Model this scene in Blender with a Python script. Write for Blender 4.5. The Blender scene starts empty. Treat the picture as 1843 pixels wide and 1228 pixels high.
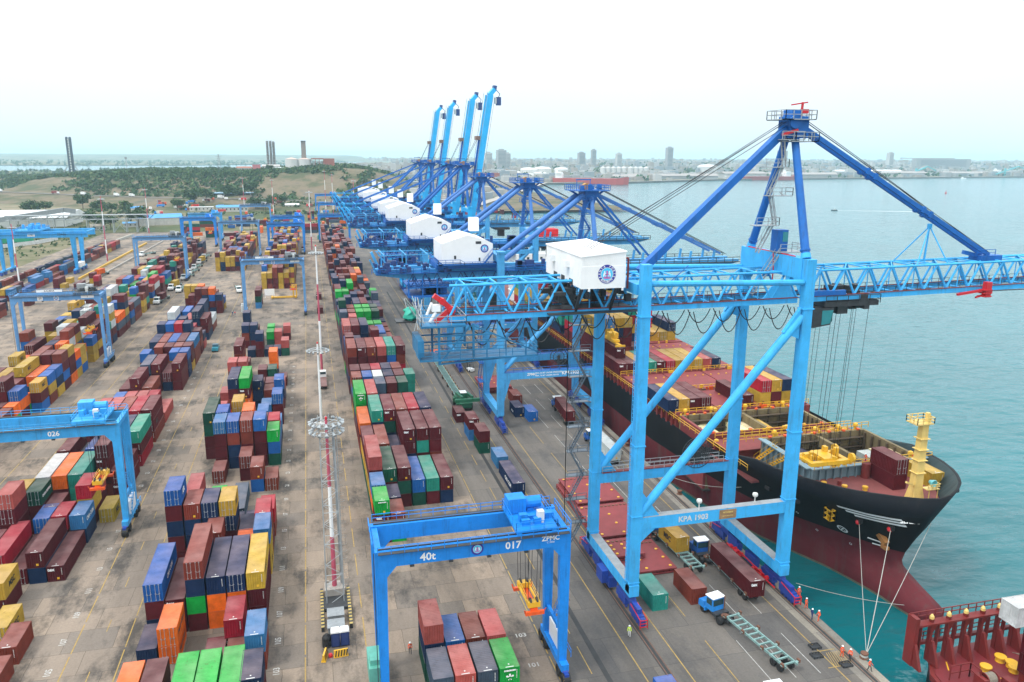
import bpy, bmesh, math, random
from mathutils import Vector, Matrix
R=math.radians
rnd=random.Random(7)
scn=bpy.context.scene
col=scn.collection
# ------------------------------------------------------------------ helpers
class MB:
    """collects shapes given in world metres; build() links them as ONE mesh object"""
    def __init__(s): s.v=[]; s.f=[]; s.m=[]
    def add(s,vs,fs,m=0):
        o=len(s.v); s.v+= [tuple(p) for p in vs]
        for f in fs: s.f.append([i+o for i in f]); s.m.append(m)
    def box(s,x0,y0,z0,x1,y1,z1,m=0):
        if x0>x1:x0,x1=x1,x0
        if y0>y1:y0,y1=y1,y0
        if z0>z1:z0,z1=z1,z0
        s.add([(x0,y0,z0),(x1,y0,z0),(x1,y1,z0),(x0,y1,z0),(x0,y0,z1),(x1,y0,z1),(x1,y1,z1),(x0,y1,z1)],
              [(3,2,1,0),(4,5,6,7),(0,1,5,4),(1,2,6,5),(2,3,7,6),(3,0,4,7)],m)
    def bx(s,c,d,m=0): s.box(c[0]-d[0]/2,c[1]-d[1]/2,c[2]-d[2]/2,c[0]+d[0]/2,c[1]+d[1]/2,c[2]+d[2]/2,m)
    def beam(s,p,q,w,h=None,m=0,w2=None,h2=None,up=(0,0,1)):
        p=Vector(p);q=Vector(q);d=(q-p)
        if d.length<1e-6:return
        d.normalize();u=Vector(up)
        if abs(d.dot(u))>.98:u=Vector((0,1,0))
        a=d.cross(u).normalized();b=a.cross(d).normalized()
        h=h or w; w2=w2 or w; h2=h2 or h
        vs=[p+a*i*w/2+b*j*h/2 for i,j in((-1,-1),(1,-1),(1,1),(-1,1))]+[q+a*i*w2/2+b*j*h2/2 for i,j in((-1,-1),(1,-1),(1,1),(-1,1))]
        s.add(vs,[(0,1,2,3),(7,6,5,4),(1,0,4,5),(2,1,5,6),(3,2,6,7),(0,3,7,4)],m)
    def tube(s,p,q,r,r2=None,n=8,m=0,caps=True):
        p=Vector(p);q=Vector(q);d=(q-p)
        if d.length<1e-6:return
        d.normalize();u=Vector((0,0,1))
        if abs(d.dot(u))>.98:u=Vector((0,1,0))
        a=d.cross(u).normalized();b=a.cross(d).normalized();r2=r if r2 is None else r2
        vs=[p+(a*math.cos(t)+b*math.sin(t))*r for t in[2*math.pi*i/n for i in range(n)]]+[q+(a*math.cos(t)+b*math.sin(t))*r2 for t in[2*math.pi*i/n for i in range(n)]]
        fs=[((i+1)%n,i,n+i,n+(i+1)%n) for i in range(n)]
        if caps: fs+=[tuple(range(n)),tuple(range(2*n-1,n-1,-1))]
        s.add(vs,fs,m)
    def path(s,pts,r,n=5,m=0):
        for a,b in zip(pts,pts[1:]): s.tube(a,b,r,n=n,m=m)
    def lathe(s,c,prof,n=12,m=0,axis='z'):
        vs=[];k=len(prof)
        for i in range(n):
            t=2*math.pi*i/n
            for r,z in prof:
                if axis=='z': vs.append((c[0]+r*math.cos(t),c[1]+r*math.sin(t),c[2]+z))
                elif axis=='x': vs.append((c[0]+z,c[1]+r*math.cos(t),c[2]+r*math.sin(t)))
                else: vs.append((c[0]+r*math.sin(t),c[1]+z,c[2]+r*math.cos(t)))
        fs=[(i*k+j,((i+1)%n)*k+j,((i+1)%n)*k+j+1,i*k+j+1) for i in range(n) for j in range(k-1)]
        s.add(vs,fs,m)
    def prism(s,poly,z0,z1,m=0):
        n=len(poly);vs=[(x,y,z0) for x,y in poly]+[(x,y,z1) for x,y in poly]
        s.add(vs,[tuple(range(n-1,-1,-1)),tuple(range(n,2*n))]+[(i,(i+1)%n,n+(i+1)%n,n+i) for i in range(n)],m)
    def extr(s,poly,vec,m=0):
        n=len(poly);v=Vector(vec);vs=[tuple(p) for p in poly]+[tuple(Vector(p)+v) for p in poly]
        s.add(vs,[tuple(range(n-1,-1,-1)),tuple(range(n,2*n))]+[(i,(i+1)%n,n+(i+1)%n,n+i) for i in range(n)],m)
    def poly(s,pts,m=0): s.add(pts,[tuple(range(len(pts)))],m)
    def rail(s,pts,h=1.1,r=.03,m=0,step=1.8,mid=True):
        for a,b in zip(pts,pts[1:]):
            a=Vector(a);b=Vector(b);L=(b-a).length
            if L<.05: continue
            for z in ((h,h*.5) if mid else (h,)): s.beam(a+Vector((0,0,z)),b+Vector((0,0,z)),r*2,m=m)
            k=max(1,round(L/step))
            for i in range(k+1):
                c=a.lerp(b,i/k); s.beam(c,c+Vector((0,0,h)),r*2,m=m)
    def ladder(s,a,b,w=.5,m=0,side=(1,0,0)):
        a=Vector(a);b=Vector(b);sd=Vector(side)*w/2
        s.beam(a-sd,b-sd,.07,m=m);s.beam(a+sd,b+sd,.07,m=m)
        k=max(2,int((b-a).length/.6))
        for i in range(k): c=a.lerp(b,i/k); s.beam(c-sd,c+sd,.05,m=m)
    def stair(s,a,b,w=.8,m=0,side=(0,1,0),n=None):
        a=Vector(a);b=Vector(b);sd=Vector(side)*w/2
        s.beam(a-sd,b-sd,.06,.22,m=m);s.beam(a+sd,b+sd,.06,.22,m=m)
        k=n or max(3,int((b-a).length/.55))
        for i in range(k):
            c=a.lerp(b,(i+.5)/k); s.beam(c-sd,c+sd,.22,.04,m=m)
        for q in(-1,1):
            s.beam(a+sd*q+Vector((0,0,1)),b+sd*q+Vector((0,0,1)),.05,m=m)
            for i in range(0,k+1,3):
                c=a.lerp(b,i/k)+sd*q; s.beam(c,c+Vector((0,0,1)),.05,m=m)
    def build(s,name,mats,parent=None,smooth=False,recalc=True,origin=None):
        off=Vector(parent['_o']) if parent is not None else Vector(origin or (0,0,0))
        me=bpy.data.meshes.new(name)
        me.from_pydata([tuple(Vector(p)-off) for p in s.v],[],s.f)
        if not isinstance(mats,(list,tuple)): mats=[mats]
        for mt in mats: me.materials.append(mt)
        if len(mats)>1: me.polygons.foreach_set('material_index',s.m)
        if recalc:
            b=bmesh.new();b.from_mesh(me);bmesh.ops.recalc_face_normals(b,faces=b.faces);b.to_mesh(me);b.free()
        if smooth: me.polygons.foreach_set('use_smooth',[True]*len(me.polygons))
        o=bpy.data.objects.new(name,me);col.objects.link(o)
        if parent is not None: o.parent=parent; o['_o']=list(off)
        else: o.location=off; o['_o']=list(off)
        return o
def tag(o,label=None,cat=None,group=None,kind=None):
    if label: o['label']=label
    if cat: o['category']=cat
    if group: o['group']=group
    if kind: o['kind']=kind
    return o
def thing(name,loc,label,cat,group=None):
    o=bpy.data.objects.new(name,None);col.objects.link(o);o.location=loc;o['_o']=list(loc);o.empty_display_size=.5
    return tag(o,label,cat,group)
def copy_tree(o,parent=None):
    c=o.copy();col.objects.link(c);c.parent=parent
    for ch in list(o.children): copy_tree(ch,c)
    return c
def copy_to(o,loc,label,group=None,rz=0):
    c=copy_tree(o);c.location=loc;c.rotation_euler=(0,0,rz);c['label']=label;c['_o']=list(loc)
    if group:c['group']=group
    return c
# ------------------------------------------------------------------ materials
def nodes(name):
    m=bpy.data.materials.new(name);m.use_nodes=True;nt=m.node_tree;nt.nodes.clear()
    out=nt.nodes.new('ShaderNodeOutputMaterial');b=nt.nodes.new('ShaderNodeBsdfPrincipled');nt.links.new(b.outputs[0],out.inputs[0])
    def N(t,**k):
        n=nt.nodes.new('ShaderNode'+t)
        for a,v in k.items():
            if a.startswith('i_'):
                key=a[2:]; n.inputs[int(key) if key.isdigit() else key.replace('_',' ')].default_value=v
            else: setattr(n,a,v)
        return n
    return m,nt,b,N,nt.links.new
def ramp(N,stops,interp='LINEAR'):
    r=N('ValToRGB');r.color_ramp.interpolation=interp
    e=r.color_ramp.elements
    while len(e)>1:e.remove(e[-1])
    e[0].position=stops[0][0];e[0].color=stops[0][1]
    for p,c in stops[1:]:
        q=e.new(p);q.color=c
    return r
def g(v): return (v,v,v,1)
MAT={}
def mat(name,c,rough=.5,var=.18,scale=.5,dirt=.25,dirtcol=(.05,.045,.04),metal=0,streak=True,spec=.5,bump=0):
    if name in MAT:return MAT[name]
    m,nt,b,N,L=nodes(name)
    tc=N('TexCoord')
    n1=N('TexNoise',i_Scale=scale,i_Detail=5.,i_Roughness=.65);L(tc.outputs['Object'],n1.inputs['Vector'])
    mp=N('Mapping');mp.inputs['Scale'].default_value=(1,1,.12) if streak else (1,1,1);L(tc.outputs['Object'],mp.inputs[0])
    n2=N('TexNoise',i_Scale=scale*3.5,i_Detail=6.,i_Roughness=.7);L(mp.outputs[0],n2.inputs['Vector'])
    r1=ramp(N,[(.3,g(1-var)),(.7,g(1+var*.6))]);L(n1.outputs[0],r1.inputs[0])
    mx=N('MixRGB',blend_type='MULTIPLY',i_Fac=1.);mx.inputs[1].default_value=(*c,1);L(r1.outputs[0],mx.inputs[2])
    r2=ramp(N,[(.52,g(0)),(.72,g(dirt))]);L(n2.outputs[0],r2.inputs[0])
    m2=N('MixRGB',blend_type='MIX');m2.inputs[2].default_value=(*dirtcol,1);L(r2.outputs[0],m2.inputs[0]);L(mx.outputs[0],m2.inputs[1])
    n4=N('TexNoise',i_Scale=scale*11,i_Detail=5.,i_Roughness=.8);L(tc.outputs['Object'],n4.inputs['Vector']);r4=ramp(N,[(.61,g(0)),(.70,g(min(1,dirt*1.5)))]);L(n4.outputs[0],r4.inputs[0])
    m4=N('MixRGB');m4.inputs[2].default_value=(*[v*.8 for v in dirtcol],1);L(r4.outputs[0],m4.inputs[0]);L(m2.outputs[0],m4.inputs[1])
    L(m4.outputs[0],b.inputs['Base Color'])
    b.inputs['Roughness'].default_value=rough;b.inputs['Metallic'].default_value=metal;b.inputs['Specular IOR Level'].default_value=spec
    if bump:
        bp=N('Bump',i_Strength=bump,i_Distance=.05);L(n2.outputs[0],bp.inputs['Height']);L(bp.outputs[0],b.inputs['Normal'])
    MAT[name]=m;return m
def container_mat(name,roof,source):
    m,nt,b,N,L=nodes(name)
    tc=N('TexCoord');oi=N('ObjectInfo')
    if source=='obj': cs=oi.outputs['Color']
    else:
        at=N('Attribute',attribute_name='Col');cs=at.outputs['Color']
    ad=N('VectorMath',operation='ADD');L(tc.outputs['Object'],ad.inputs[0])
    sc=N('VectorMath',operation='SCALE');sc.inputs['Scale'].default_value=37.;cb=N('CombineXYZ');L(oi.outputs['Random'],cb.inputs[0]);L(oi.outputs['Random'],cb.inputs[1]);L(cb.outputs[0],sc.inputs[0]);L(sc.outputs[0],ad.inputs[1])
    n1=N('TexNoise',i_Scale=.7,i_Detail=6.,i_Roughness=.7);L(ad.outputs[0],n1.inputs['Vector'])
    r1=ramp(N,[(.3,g(.72)),(.72,g(1.25))]);L(n1.outputs[0],r1.inputs[0])
    mx=N('MixRGB',blend_type='MULTIPLY',i_Fac=1.);L(cs,mx.inputs[1]);L(r1.outputs[0],mx.inputs[2])
    n2=N('TexNoise',i_Scale=2.2,i_Detail=8.,i_Roughness=.75);L(ad.outputs[0],n2.inputs['Vector'])
    if roof:
        # sun-bleached, dusty roof sheet with rust freckles
        n3=N('TexNoise',i_Scale=.35,i_Detail=3.);L(ad.outputs[0],n3.inputs['Vector'])
        r3=ramp(N,[(.3,g(.10)),(.7,g(.34))]);L(n3.outputs[0],r3.inputs[0])
        m3=N('MixRGB');m3.inputs[2].default_value=(.34,.25,.235,1);L(r3.outputs[0],m3.inputs[0]);L(mx.outputs[0],m3.inputs[1])
        r2=ramp(N,[(.585,g(0)),(.70,g(.8))]);L(n2.outputs[0],r2.inputs[0]);src=m3.outputs[0]
    else:
        r2=ramp(N,[(.60,g(0)),(.74,g(.65))]);L(n2.outputs[0],r2.inputs[0]);src=mx.outputs[0]
    m2=N('MixRGB');m2.inputs[2].default_value=(.075,.035,.02,1);L(r2.outputs[0],m2.inputs[0]);L(src,m2.inputs[1])
    L(m2.outputs[0],b.inputs['Base Color']);b.inputs['Roughness'].default_value=.7 if roof else .55
    b.inputs['Specular IOR Level'].default_value=.16
    return m
M_CB=container_mat('container_paint',False,'obj');M_CR=container_mat('container_roof_paint',True,'obj')
M_MB=container_mat('container_mass_paint',False,'att');M_MR=container_mat('container_mass_roof_paint',True,'att')
crane=mat('crane_sky_blue',(.045,.40,.78),.5,.16,.4,.45,(.07,.11,.14),spec=.3)
crane_dk=mat('crane_royal_blue',(.010,.125,.43),.5,.18,.4,.4,(.02,.03,.05),spec=.3)
crane_2=mat('crane_pale_blue',(.06,.33,.64),.5,.2,.4,.45,(.05,.07,.09),spec=.3)
crane_peri=mat('crane_periwinkle',(.055,.18,.48),.5,.15,.4,.35,spec=.3)
crane_cy=mat('crane_cyan',(.015,.42,.80),.42,.12,.3,.2)
rtg_blue=mat('gantry_blue',(.008,.22,.68),.5,.16,.4,.4,(.02,.04,.07),spec=.3)
rtg_pale=mat('gantry_faded_blue',(.11,.30,.58),.5,.2,.5,.4,(.12,.13,.14))
rtg_sky=mat('gantry_light_blue',(.04,.34,.70),.5,.18,.4,.45,(.06,.08,.1),spec=.3)
bogie=mat('bogie_blue',(.012,.05,.30),.45,.25,.8,.4)
white=mat('white_paint',(.80,.81,.80),.4,.05,.4,.10,(.5,.5,.48))
offwhite=mat('off_white_paint',(.62,.63,.60),.5,.12,.5,.2)
red=mat('red_paint',(.55,.012,.02),.4,.15,.6,.2)
darkred=mat('oxide_red_paint',(.20,.025,.022),.6,.25,.5,.3)
yellow=mat('yellow_paint',(.72,.40,.02),.45,.15,.6,.25)
cream=mat('cream_yellow_paint',(.72,.52,.16),.45,.12,.5,.25,(.25,.12,.04))
orange=mat('orange_paint',(.75,.09,.01),.45,.2,.6,.25)
black=mat('black_rubber',(.012,.012,.013),.7,.3,1.,.1)
dark=mat('dark_machinery',(.03,.033,.037),.55,.4,1.2,.3)
grey=mat('grey_steel',(.26,.28,.29),.5,.2,.8,.35)
galv=mat('galvanised_steel',(.36,.39,.40),.45,.15,.8,.3,metal=.3)
greycab=mat('cable_black',(.01,.01,.012),.6,.1,1.,0)
glass=mat('tinted_glass',(.015,.05,.06),.08,.1,1.,0,spec=.8)
tealglass=mat('teal_glass',(.02,.22,.24),.1,.1,1.,0,spec=.8)
rope=mat('pale_rope',(.42,.43,.39),.8,.2,3.,.2)
green=mat('machine_green',(.012,.13,.06),.5,.25,.8,.3)
tarp=mat('teal_tarpaulin',(.02,.36,.26),.6,.2,.8,.1)
markw=mat('road_paint_white',(.42,.41,.38),.7,.35,1.5,.7,(.22,.20,.18),streak=False)
marky=mat('road_paint_yellow',(.34,.22,.05),.7,.35,1.5,.7,(.24,.2,.14),streak=False)
pinkband=mat('faded_red_band',(.48,.08,.13),.5,.12,.6,.2)
skin=mat('dark_skin',(.10,.055,.035),.5,.1,5.,0)
hiviz=mat('orange_workwear',(.85,.10,.02),.7,.2,6.,0)
hivest=mat('yellow_vest',(.55,.75,.06),.7,.2,6.,0)
navycl=mat('navy_workwear',(.015,.03,.12),.8,.2,6.,0)
blackcl=mat('dark_trousers',(.02,.02,.025),.8,.2,6.,0)
whitecl=mat('white_shirt',(.7,.7,.68),.8,.1,6.,0)
concrete=mat('weathered_concrete',(.36,.33,.29),.85,.25,.5,.5,(.12,.11,.10))
rust=mat('rusty_steel',(.16,.07,.04),.75,.35,1.2,.4)
# ------------------------------------------------------------------ lettering
_tx={}
def text_mesh(s,size,mt,bold=0.0,align='CENTER'):
    k=(s,size,mt.name,bold,align)
    if k in _tx:return _tx[k]
    c=bpy.data.curves.new('lettering','FONT');c.body=s;c.size=size;c.align_x=align;c.align_y='CENTER';c.offset=bold;c.resolution_u=2
    o=bpy.data.objects.new('tmp',c);col.objects.link(o)
    dg=bpy.context.evaluated_depsgraph_get();me=bpy.data.meshes.new_from_object(o.evaluated_get(dg))
    bpy.data.objects.remove(o);bpy.data.curves.remove(c)
    me.materials.clear();me.materials.append(mt);me.name='lettering';_tx[k]=me;return me
def text(s,size,mt,loc,rot,parent=None,bold=0.,name='lettering',align='CENTER'):
    o=bpy.data.objects.new(name,text_mesh(s,size,mt,bold,align));col.objects.link(o)
    off=Vector(parent['_o']) if parent is not None else Vector((0,0,0))
    o.location=Vector(loc)-off;o.rotation_euler=rot
    if parent is not None:o.parent=parent
    o['_o']=list(loc)
    return o
FRONT=(R(90),0,0)      # readable from -y
EAST=(R(90),0,R(90))   # readable from +x
WEST=(R(90),0,R(-90))
# ------------------------------------------------------------------ camera, sky, sun
cam=bpy.data.objects.new('camera',bpy.data.cameras.new('camera'));col.objects.link(cam);scn.camera=cam
cam.data.sensor_width=36;cam.data.lens=1410.17/1843*36;cam.data.clip_start=.5;cam.data.clip_end=60000
_ps,_th,_ro=R(14.4022),R(13.3461),R(.29597)
fw=Vector((math.sin(_ps)*math.cos(_th),math.cos(_ps)*math.cos(_th),-math.sin(_th)))
rt=Vector((math.cos(_ps),-math.sin(_ps),0));up=rt.cross(fw)
r2=rt*math.cos(_ro)+up*math.sin(_ro); u2=up*math.cos(_ro)-rt*math.sin(_ro)
cam.matrix_world=Matrix(((r2.x,u2.x,-fw.x,0),(r2.y,u2.y,-fw.y,0),(r2.z,u2.z,-fw.z,65.037),(0,0,0,1)))
SUN_EL,SUN_AZ=R(58),R(250)
w=bpy.data.worlds.new('World');scn.world=w;w.use_nodes=True;nt=w.node_tree;nt.nodes.clear()
wo=nt.nodes.new('ShaderNodeOutputWorld');bg=nt.nodes.new('ShaderNodeBackground');sk=nt.nodes.new('ShaderNodeTexSky')
sk.sky_type='NISHITA';sk.sun_disc=False;sk.sun_elevation=SUN_EL;sk.sun_rotation=SUN_AZ;sk.air_density=1.;sk.dust_density=3.;sk.ozone_density=1.
# thin even overcast: cloud white over the blue
mx=nt.nodes.new('ShaderNodeMixRGB');mx.inputs[0].default_value=.82
tcw=nt.nodes.new('ShaderNodeTexCoord');nz=nt.nodes.new('ShaderNodeTexNoise');nz.inputs['Scale'].default_value=1.6;nz.inputs['Detail'].default_value=5
cr=nt.nodes.new('ShaderNodeValToRGB');cr.color_ramp.elements[0].position=.3;cr.color_ramp.elements[0].color=(9.3,10.2,10.9,1);cr.color_ramp.elements[1].position=.7;cr.color_ramp.elements[1].color=(11.2,11.4,11.5,1)
nt.links.new(tcw.outputs['Generated'],nz.inputs['Vector']);nt.links.new(nz.outputs[0],cr.inputs[0])
sp=nt.nodes.new('ShaderNodeSeparateXYZ');nt.links.new(tcw.outputs['Generated'],sp.inputs[0]);gr=nt.nodes.new('ShaderNodeValToRGB');gr.color_ramp.elements[0].position=0.;gr.color_ramp.elements[0].color=(.355,.395,.42,1);gr.color_ramp.elements[1].position=1.;gr.color_ramp.elements[1].color=(1,1,1,1)
for p_,c_ in((.12,(.45,.48,.495,1)),(.25,(.55,.555,.56,1)),(.6,(.85,.85,.85,1))):
    e_=gr.color_ramp.elements.new(p_);e_.color=c_
gr.color_ramp.interpolation='LINEAR';nt.links.new(sp.outputs[2],gr.inputs[0]);ml=nt.nodes.new('ShaderNodeMixRGB');ml.blend_type='MULTIPLY';ml.inputs[0].default_value=1.;hv=nt.nodes.new('ShaderNodeMixRGB');hv.blend_type='MULTIPLY';hv.inputs[0].default_value=1.;hv.inputs[2].default_value=(2.05,2.05,2.05,1);nt.links.new(cr.outputs[0],hv.inputs[1]);nt.links.new(hv.outputs[0],ml.inputs[1]);nt.links.new(gr.outputs[0],ml.inputs[2])
nt.links.new(sk.outputs[0],mx.inputs[1]);nt.links.new(ml.outputs[0],mx.inputs[2]);nt.links.new(mx.outputs[0],bg.inputs[0])
bg.inputs[1].default_value=.1;nt.links.new(bg.outputs[0],wo.inputs[0])
sl=bpy.data.lights.new('sun','SUN');sl.energy=1.35;sl.angle=R(11);sl.color=(1,.96,.9)
so=bpy.data.objects.new('sun',sl);col.objects.link(so)
sd=Vector((math.sin(SUN_AZ)*math.cos(SUN_EL),math.cos(SUN_AZ)*math.cos(SUN_EL),math.sin(SUN_EL)))
so.rotation_euler=sd.to_track_quat('Z','Y').to_euler()
scn.view_settings.view_transform='Standard';scn.view_settings.look='None';scn.view_settings.exposure=.42;scn.view_settings.gamma=1
HAZE=.00009
# ------------------------------------------------------------------ shipping containers
W_,H_,T_=2.44,2.59,2.65
COL={'m':(.082,.007,.011),'b':(.165,.030,.018),'r':(.30,.008,.022),'p':(.33,.065,.058),'n':(.006,.020,.062),'u':(.010,.092,.31),'l':(.03,.145,.32),
'g':(.006,.06,.038),'G':(.005,.29,.04),'t':(.018,.23,.165),'y':(.40,.25,.028),'o':(.66,.115,.008),'w':(.50,.53,.53),'s':(.04,.062,.095),'c':(.75,.62,.34)}
CN={'m':'maroon','b':'brown','r':'red','p':'salmon','n':'navy','u':'blue','l':'pale blue','g':'dark green','G':'bright green','t':'teal','y':'mustard','o':'orange','w':'white','s':'slate','c':'cream'}
def corr(mb,a,b,n,depth,z0,z1,m):
    """corrugated sheet from a to b (xy), depth along the left normal"""
    a=Vector((*a,0));b=Vector((*b,0));d=b-a;nr=Vector((-d.y,d.x,0)).normalized()
    pts=[]
    for i in range(n):
        for t,o in((0,0),(.28,0),(.5,1),(.78,1)): pts.append(a+d*((i+t)/n)+nr*depth*o)
    pts.append(b)
    k=len(pts);vs=[(p.x,p.y,z0) for p in pts]+[(p.x,p.y,z1) for p in pts]
    mb.add(vs,[(i,i+1,k+i+1,k+i) for i in range(k-1)],m)
def cont_body(L,doors):
    mb=MB();h=H_;w=W_/2;l=L/2
    p=.13
    for sx in(-1,1):
        for sy in(-1,1): mb.box(sx*w,sy*l,0,sx*(w-p),sy*(l-p),h)
        mb.box(sx*w,-l+p,0,sx*(w-.06),l-p,.16);mb.box(sx*w,-l+p,h-.09,sx*(w-.06),l-p,h-.005)
    for sy in(-1,1):
        mb.box(-w+p,sy*l,0,w-p,sy*(l-.08),.17);mb.box(-w+p,sy*l,h-.12,w-p,sy*(l-.08),h-.005)
    n=round(L/.36)
    corr(mb,(w-.015,-l+p),(w-.015,l-p),n,.05,.16,h-.09,0)
    corr(mb,(-w+.015,l-p),(-w+.015,-l+p),n,.05,.16,h-.09,0)
    corr(mb,(w-p,l-.02),(-w+p,l-.02),7,.05,.17,h-.12,0)
    if not doors: corr(mb,(-w+p,-l+.02),(w-p,-l+.02),7,.05,.17,h-.12,0)
    else: mb.box(-w+p,-l+.07,.17,w-p,-l+.10,h-.12)
    # roof: shallow cross corrugation
    k=n;ys=[-l+.08+(L-.16)*i/(2*k) for i in range(2*k+1)]
    vs=[];
    for i,y in enumerate(ys):
        z=h-.02-(.025 if i%2 else 0); vs+=[(-w+.06,y,z),(w-.06,y,z)]
    mb.add(vs,[(2*i,2*i+1,2*i+3,2*i+2) for i in range(2*k)],1)
    for sx in(-1,1): mb.box(sx*w,-l+p,h-.005,sx*(w-.07),l-p,h,1)
    for sy in(-1,1): mb.box(-w+p,sy*l,h-.005,w-p,sy*(l-.09),h,1)
    return mb
def door_mesh(s):
    mb=MB();w=W_/2;p=.13
    x0,x1=(-w+p,-.01) if s<0 else (.01,w-p)
    mb.box(x0,-.035,.17,x1,.025,H_-.12,0)
    for i in range(4):
        z=.3+i*.56; mb.box(x0+.08,-.05,z,x1-.08,-.035,z+.38,0)
    for t in(.28,.72):
        x=x0+(x1-x0)*t; mb.tube((x,-.075,.1),(x,-.075,H_-.05),.032,n=5,m=1)
        for z in(.12,1.1,H_-.14): mb.box(x-.09,-.1,z,x+.09,-.04,z+.09,1)
        mb.box(x-.02,-.1,1.0,x+.34*(1 if t<.5 else -1),-.07,1.06,1)
    return mb
_cm={}
def cmesh(L,doors):
    k=(L,doors)
    if k not in _cm:
        o=cont_body(L,doors).build('shipping_container',[M_CB,M_CR],recalc=False);me=o.data;bpy.data.objects.remove(o);_cm[k]=me
    return _cm[k]
_dm={}
def dmesh(s):
    if s not in _dm:
        o=door_mesh(s).build('door',[M_CB,galv]);me=o.data;bpy.data.objects.remove(o);_dm[s]=me
    return _dm[s]
def obcol(o,c):
    j=rnd.uniform(.82,1.18); o.color=(c[0]*j*rnd.uniform(.93,1.07),c[1]*j*rnd.uniform(.93,1.07),c[2]*j*rnd.uniform(.93,1.07),1)
CONTS=[]   # every container of the place: dict
def put(x,y,z,L,c,blk='',row=0,bay=0,tier=1,top=True,below='',above='',rz=0.,txt=None,doors=None,label=None,group=None):
    """x,y = centre of the base"""
    CONTS.append(dict(x=x,y=y,z=z,L=L,c=c,blk=blk,row=row,bay=bay,tier=tier,top=top,below=below,above=above,rz=rz,txt=txt,doors=doors,label=label,group=group))
BLK={'R':(8.2,'quayside block'),'C':(-24.6,'middle block'),'L':(-53.0,'inner block'),'M':(-84.8,'outer block')}
CELL={}
def stack(blk,k,y,L,s,txt=None,dx=0.,doors=None):
    """front face at y, left edge at row k of the block; s = colours bottom to top; txt {tier:text}"""
    x0=BLK[blk][0]+2.67*k+dx
    CELL.setdefault((blk,k),[]).append((y,L,len(s),s))
    for i,ch in enumerate(s):
        put(x0+W_/2+rnd.uniform(-.05,.05),y+L/2,i*T_,L,ch,blk,k,y,i+1,i==len(s)-1,s[i-1] if i else '',s[i+1] if i<len(s)-1 else '',0.,(txt or {}).get(i+1),(doors or {}).get(i+1) if isinstance(doors,dict) else doors)
S,LL=6.06,12.19
# --- quayside block, read off the photograph bay by bay (front first)
for k,s in((1,'gs'),(2,'mp'),(3,'ns'),(4,'gG')): stack('R',k,79.8,S,s,{2:'@evergreen'} if k==4 else None,.35,False)
for k,s in((1,'gnp'),(2,'nu'),(3,'bb'),(4,'rp')): stack('R',k,86.6,S,s,None,.3,False)
for k,s in((0,'mmG'),(1,'Gb')): stack('R',k,124.6,S,s,{2:'tex',3:'@evergreen2'} if k==0 else None,0,False)
for k,s in((0,'gol'),(1,'mn')): stack('R',k,131.3,S,s)
for k,s in((0,'gymp'),(1,'bmg'),(2,'mgm'),(3,'gu'),(4,'mt'),(5,'nm')): stack('R',k,138.1,LL,s,{1:'tex'} if k==4 else None,0,False)
for k,s in((0,'gym'),(1,'mob'),(2,'nn'),(3,'nnmm'),(4,'mmtm'),(5,'bbmm')): stack('R',k,151.6,LL,s,{3:'tex'} if k==5 else None,0,False)
for k,s in((0,'bmo'),(1,'bont'),(2,'nngm'),(3,'mmbb'),(4,'mmmr'),(5,'mmnn')): stack('R',k,165.2,LL,s,None,0,False)
for k,s in((0,'mnGG'),(1,'bmmp')): stack('R',k,178.6,LL,s,{4:'@evergreen'} if k==0 else None,0,False)
for k,s in((2,'gbl'),(3,'mnG'),(4,'bml'),(5,'mt')): stack('R',k,179.2,S,s)
for k,s in((2,'bmls'),(3,'bnmm'),(4,'mmgg'),(5,'nb')): stack('R',k,186.,S,s)
for k,s in((0,'ymlb'),(1,'mmmu'),(2,'nmnw'),(3,'mmnn'),(4,'nbbm'),(5,'gmtt')): stack('R',k,193.,S,s)
for k,s in((0,'mnbm'),(1,'mbmm'),(2,'nmmr'),(3,'bmnn'),(4,'nmmb'),(5,'mt')): stack('R',k,200.,S,s)
for k,s in((0,'mnmmb'),(1,'nmbmm'),(2,'mmmmb'),(3,'bmmmp'),(4,'gmnut'),(5,'mmrbm')): stack('R',k,213.5,LL,s,None,0,{5:k==4} if k==4 else False)
for k,s in((0,'nmmnm'),(1,'mnnn'),(2,'nnmo'),(3,'mmns'),(4,'mnbm'),(5,'bnmn')): stack('R',k,227.5,S,s)
for k,s in((0,'Gmnu'),(1,'mmnn'),(2,'nbm'),(3,'mmgmm'),(4,'bmnn'),(5,'nmm')): stack('R',k,235.,S,s)
for k,s in((0,'mmmmp'),(1,'nmmmm'),(2,'bmnnn'),(3,'nmmm'),(4,'mnnu'),(5,'mmb')): stack('R',k,243.,LL,s)
for k,s in((0,'nnnn'),(1,'mmmbp'),(2,'ngmm'),(3,'mmnG'),(4,'nmGG'),(5,'bmb')): stack('R',k,257.,S,s)
for k,s in((0,'nnmgs'),(1,'mmmpb'),(2,'mgmbG'),(3,'nmmGG'),(4,'mmnsg'),(5,'mnb')): stack('R',k,265.,S,s)
for k,s in((0,'nmmnng'),(1,'mmnmb'),(2,'mnnmG'),(3,'nmmmG'),(4,'mmmng'),(5,'bnn')): stack('R',k,273.,S,s)
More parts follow.
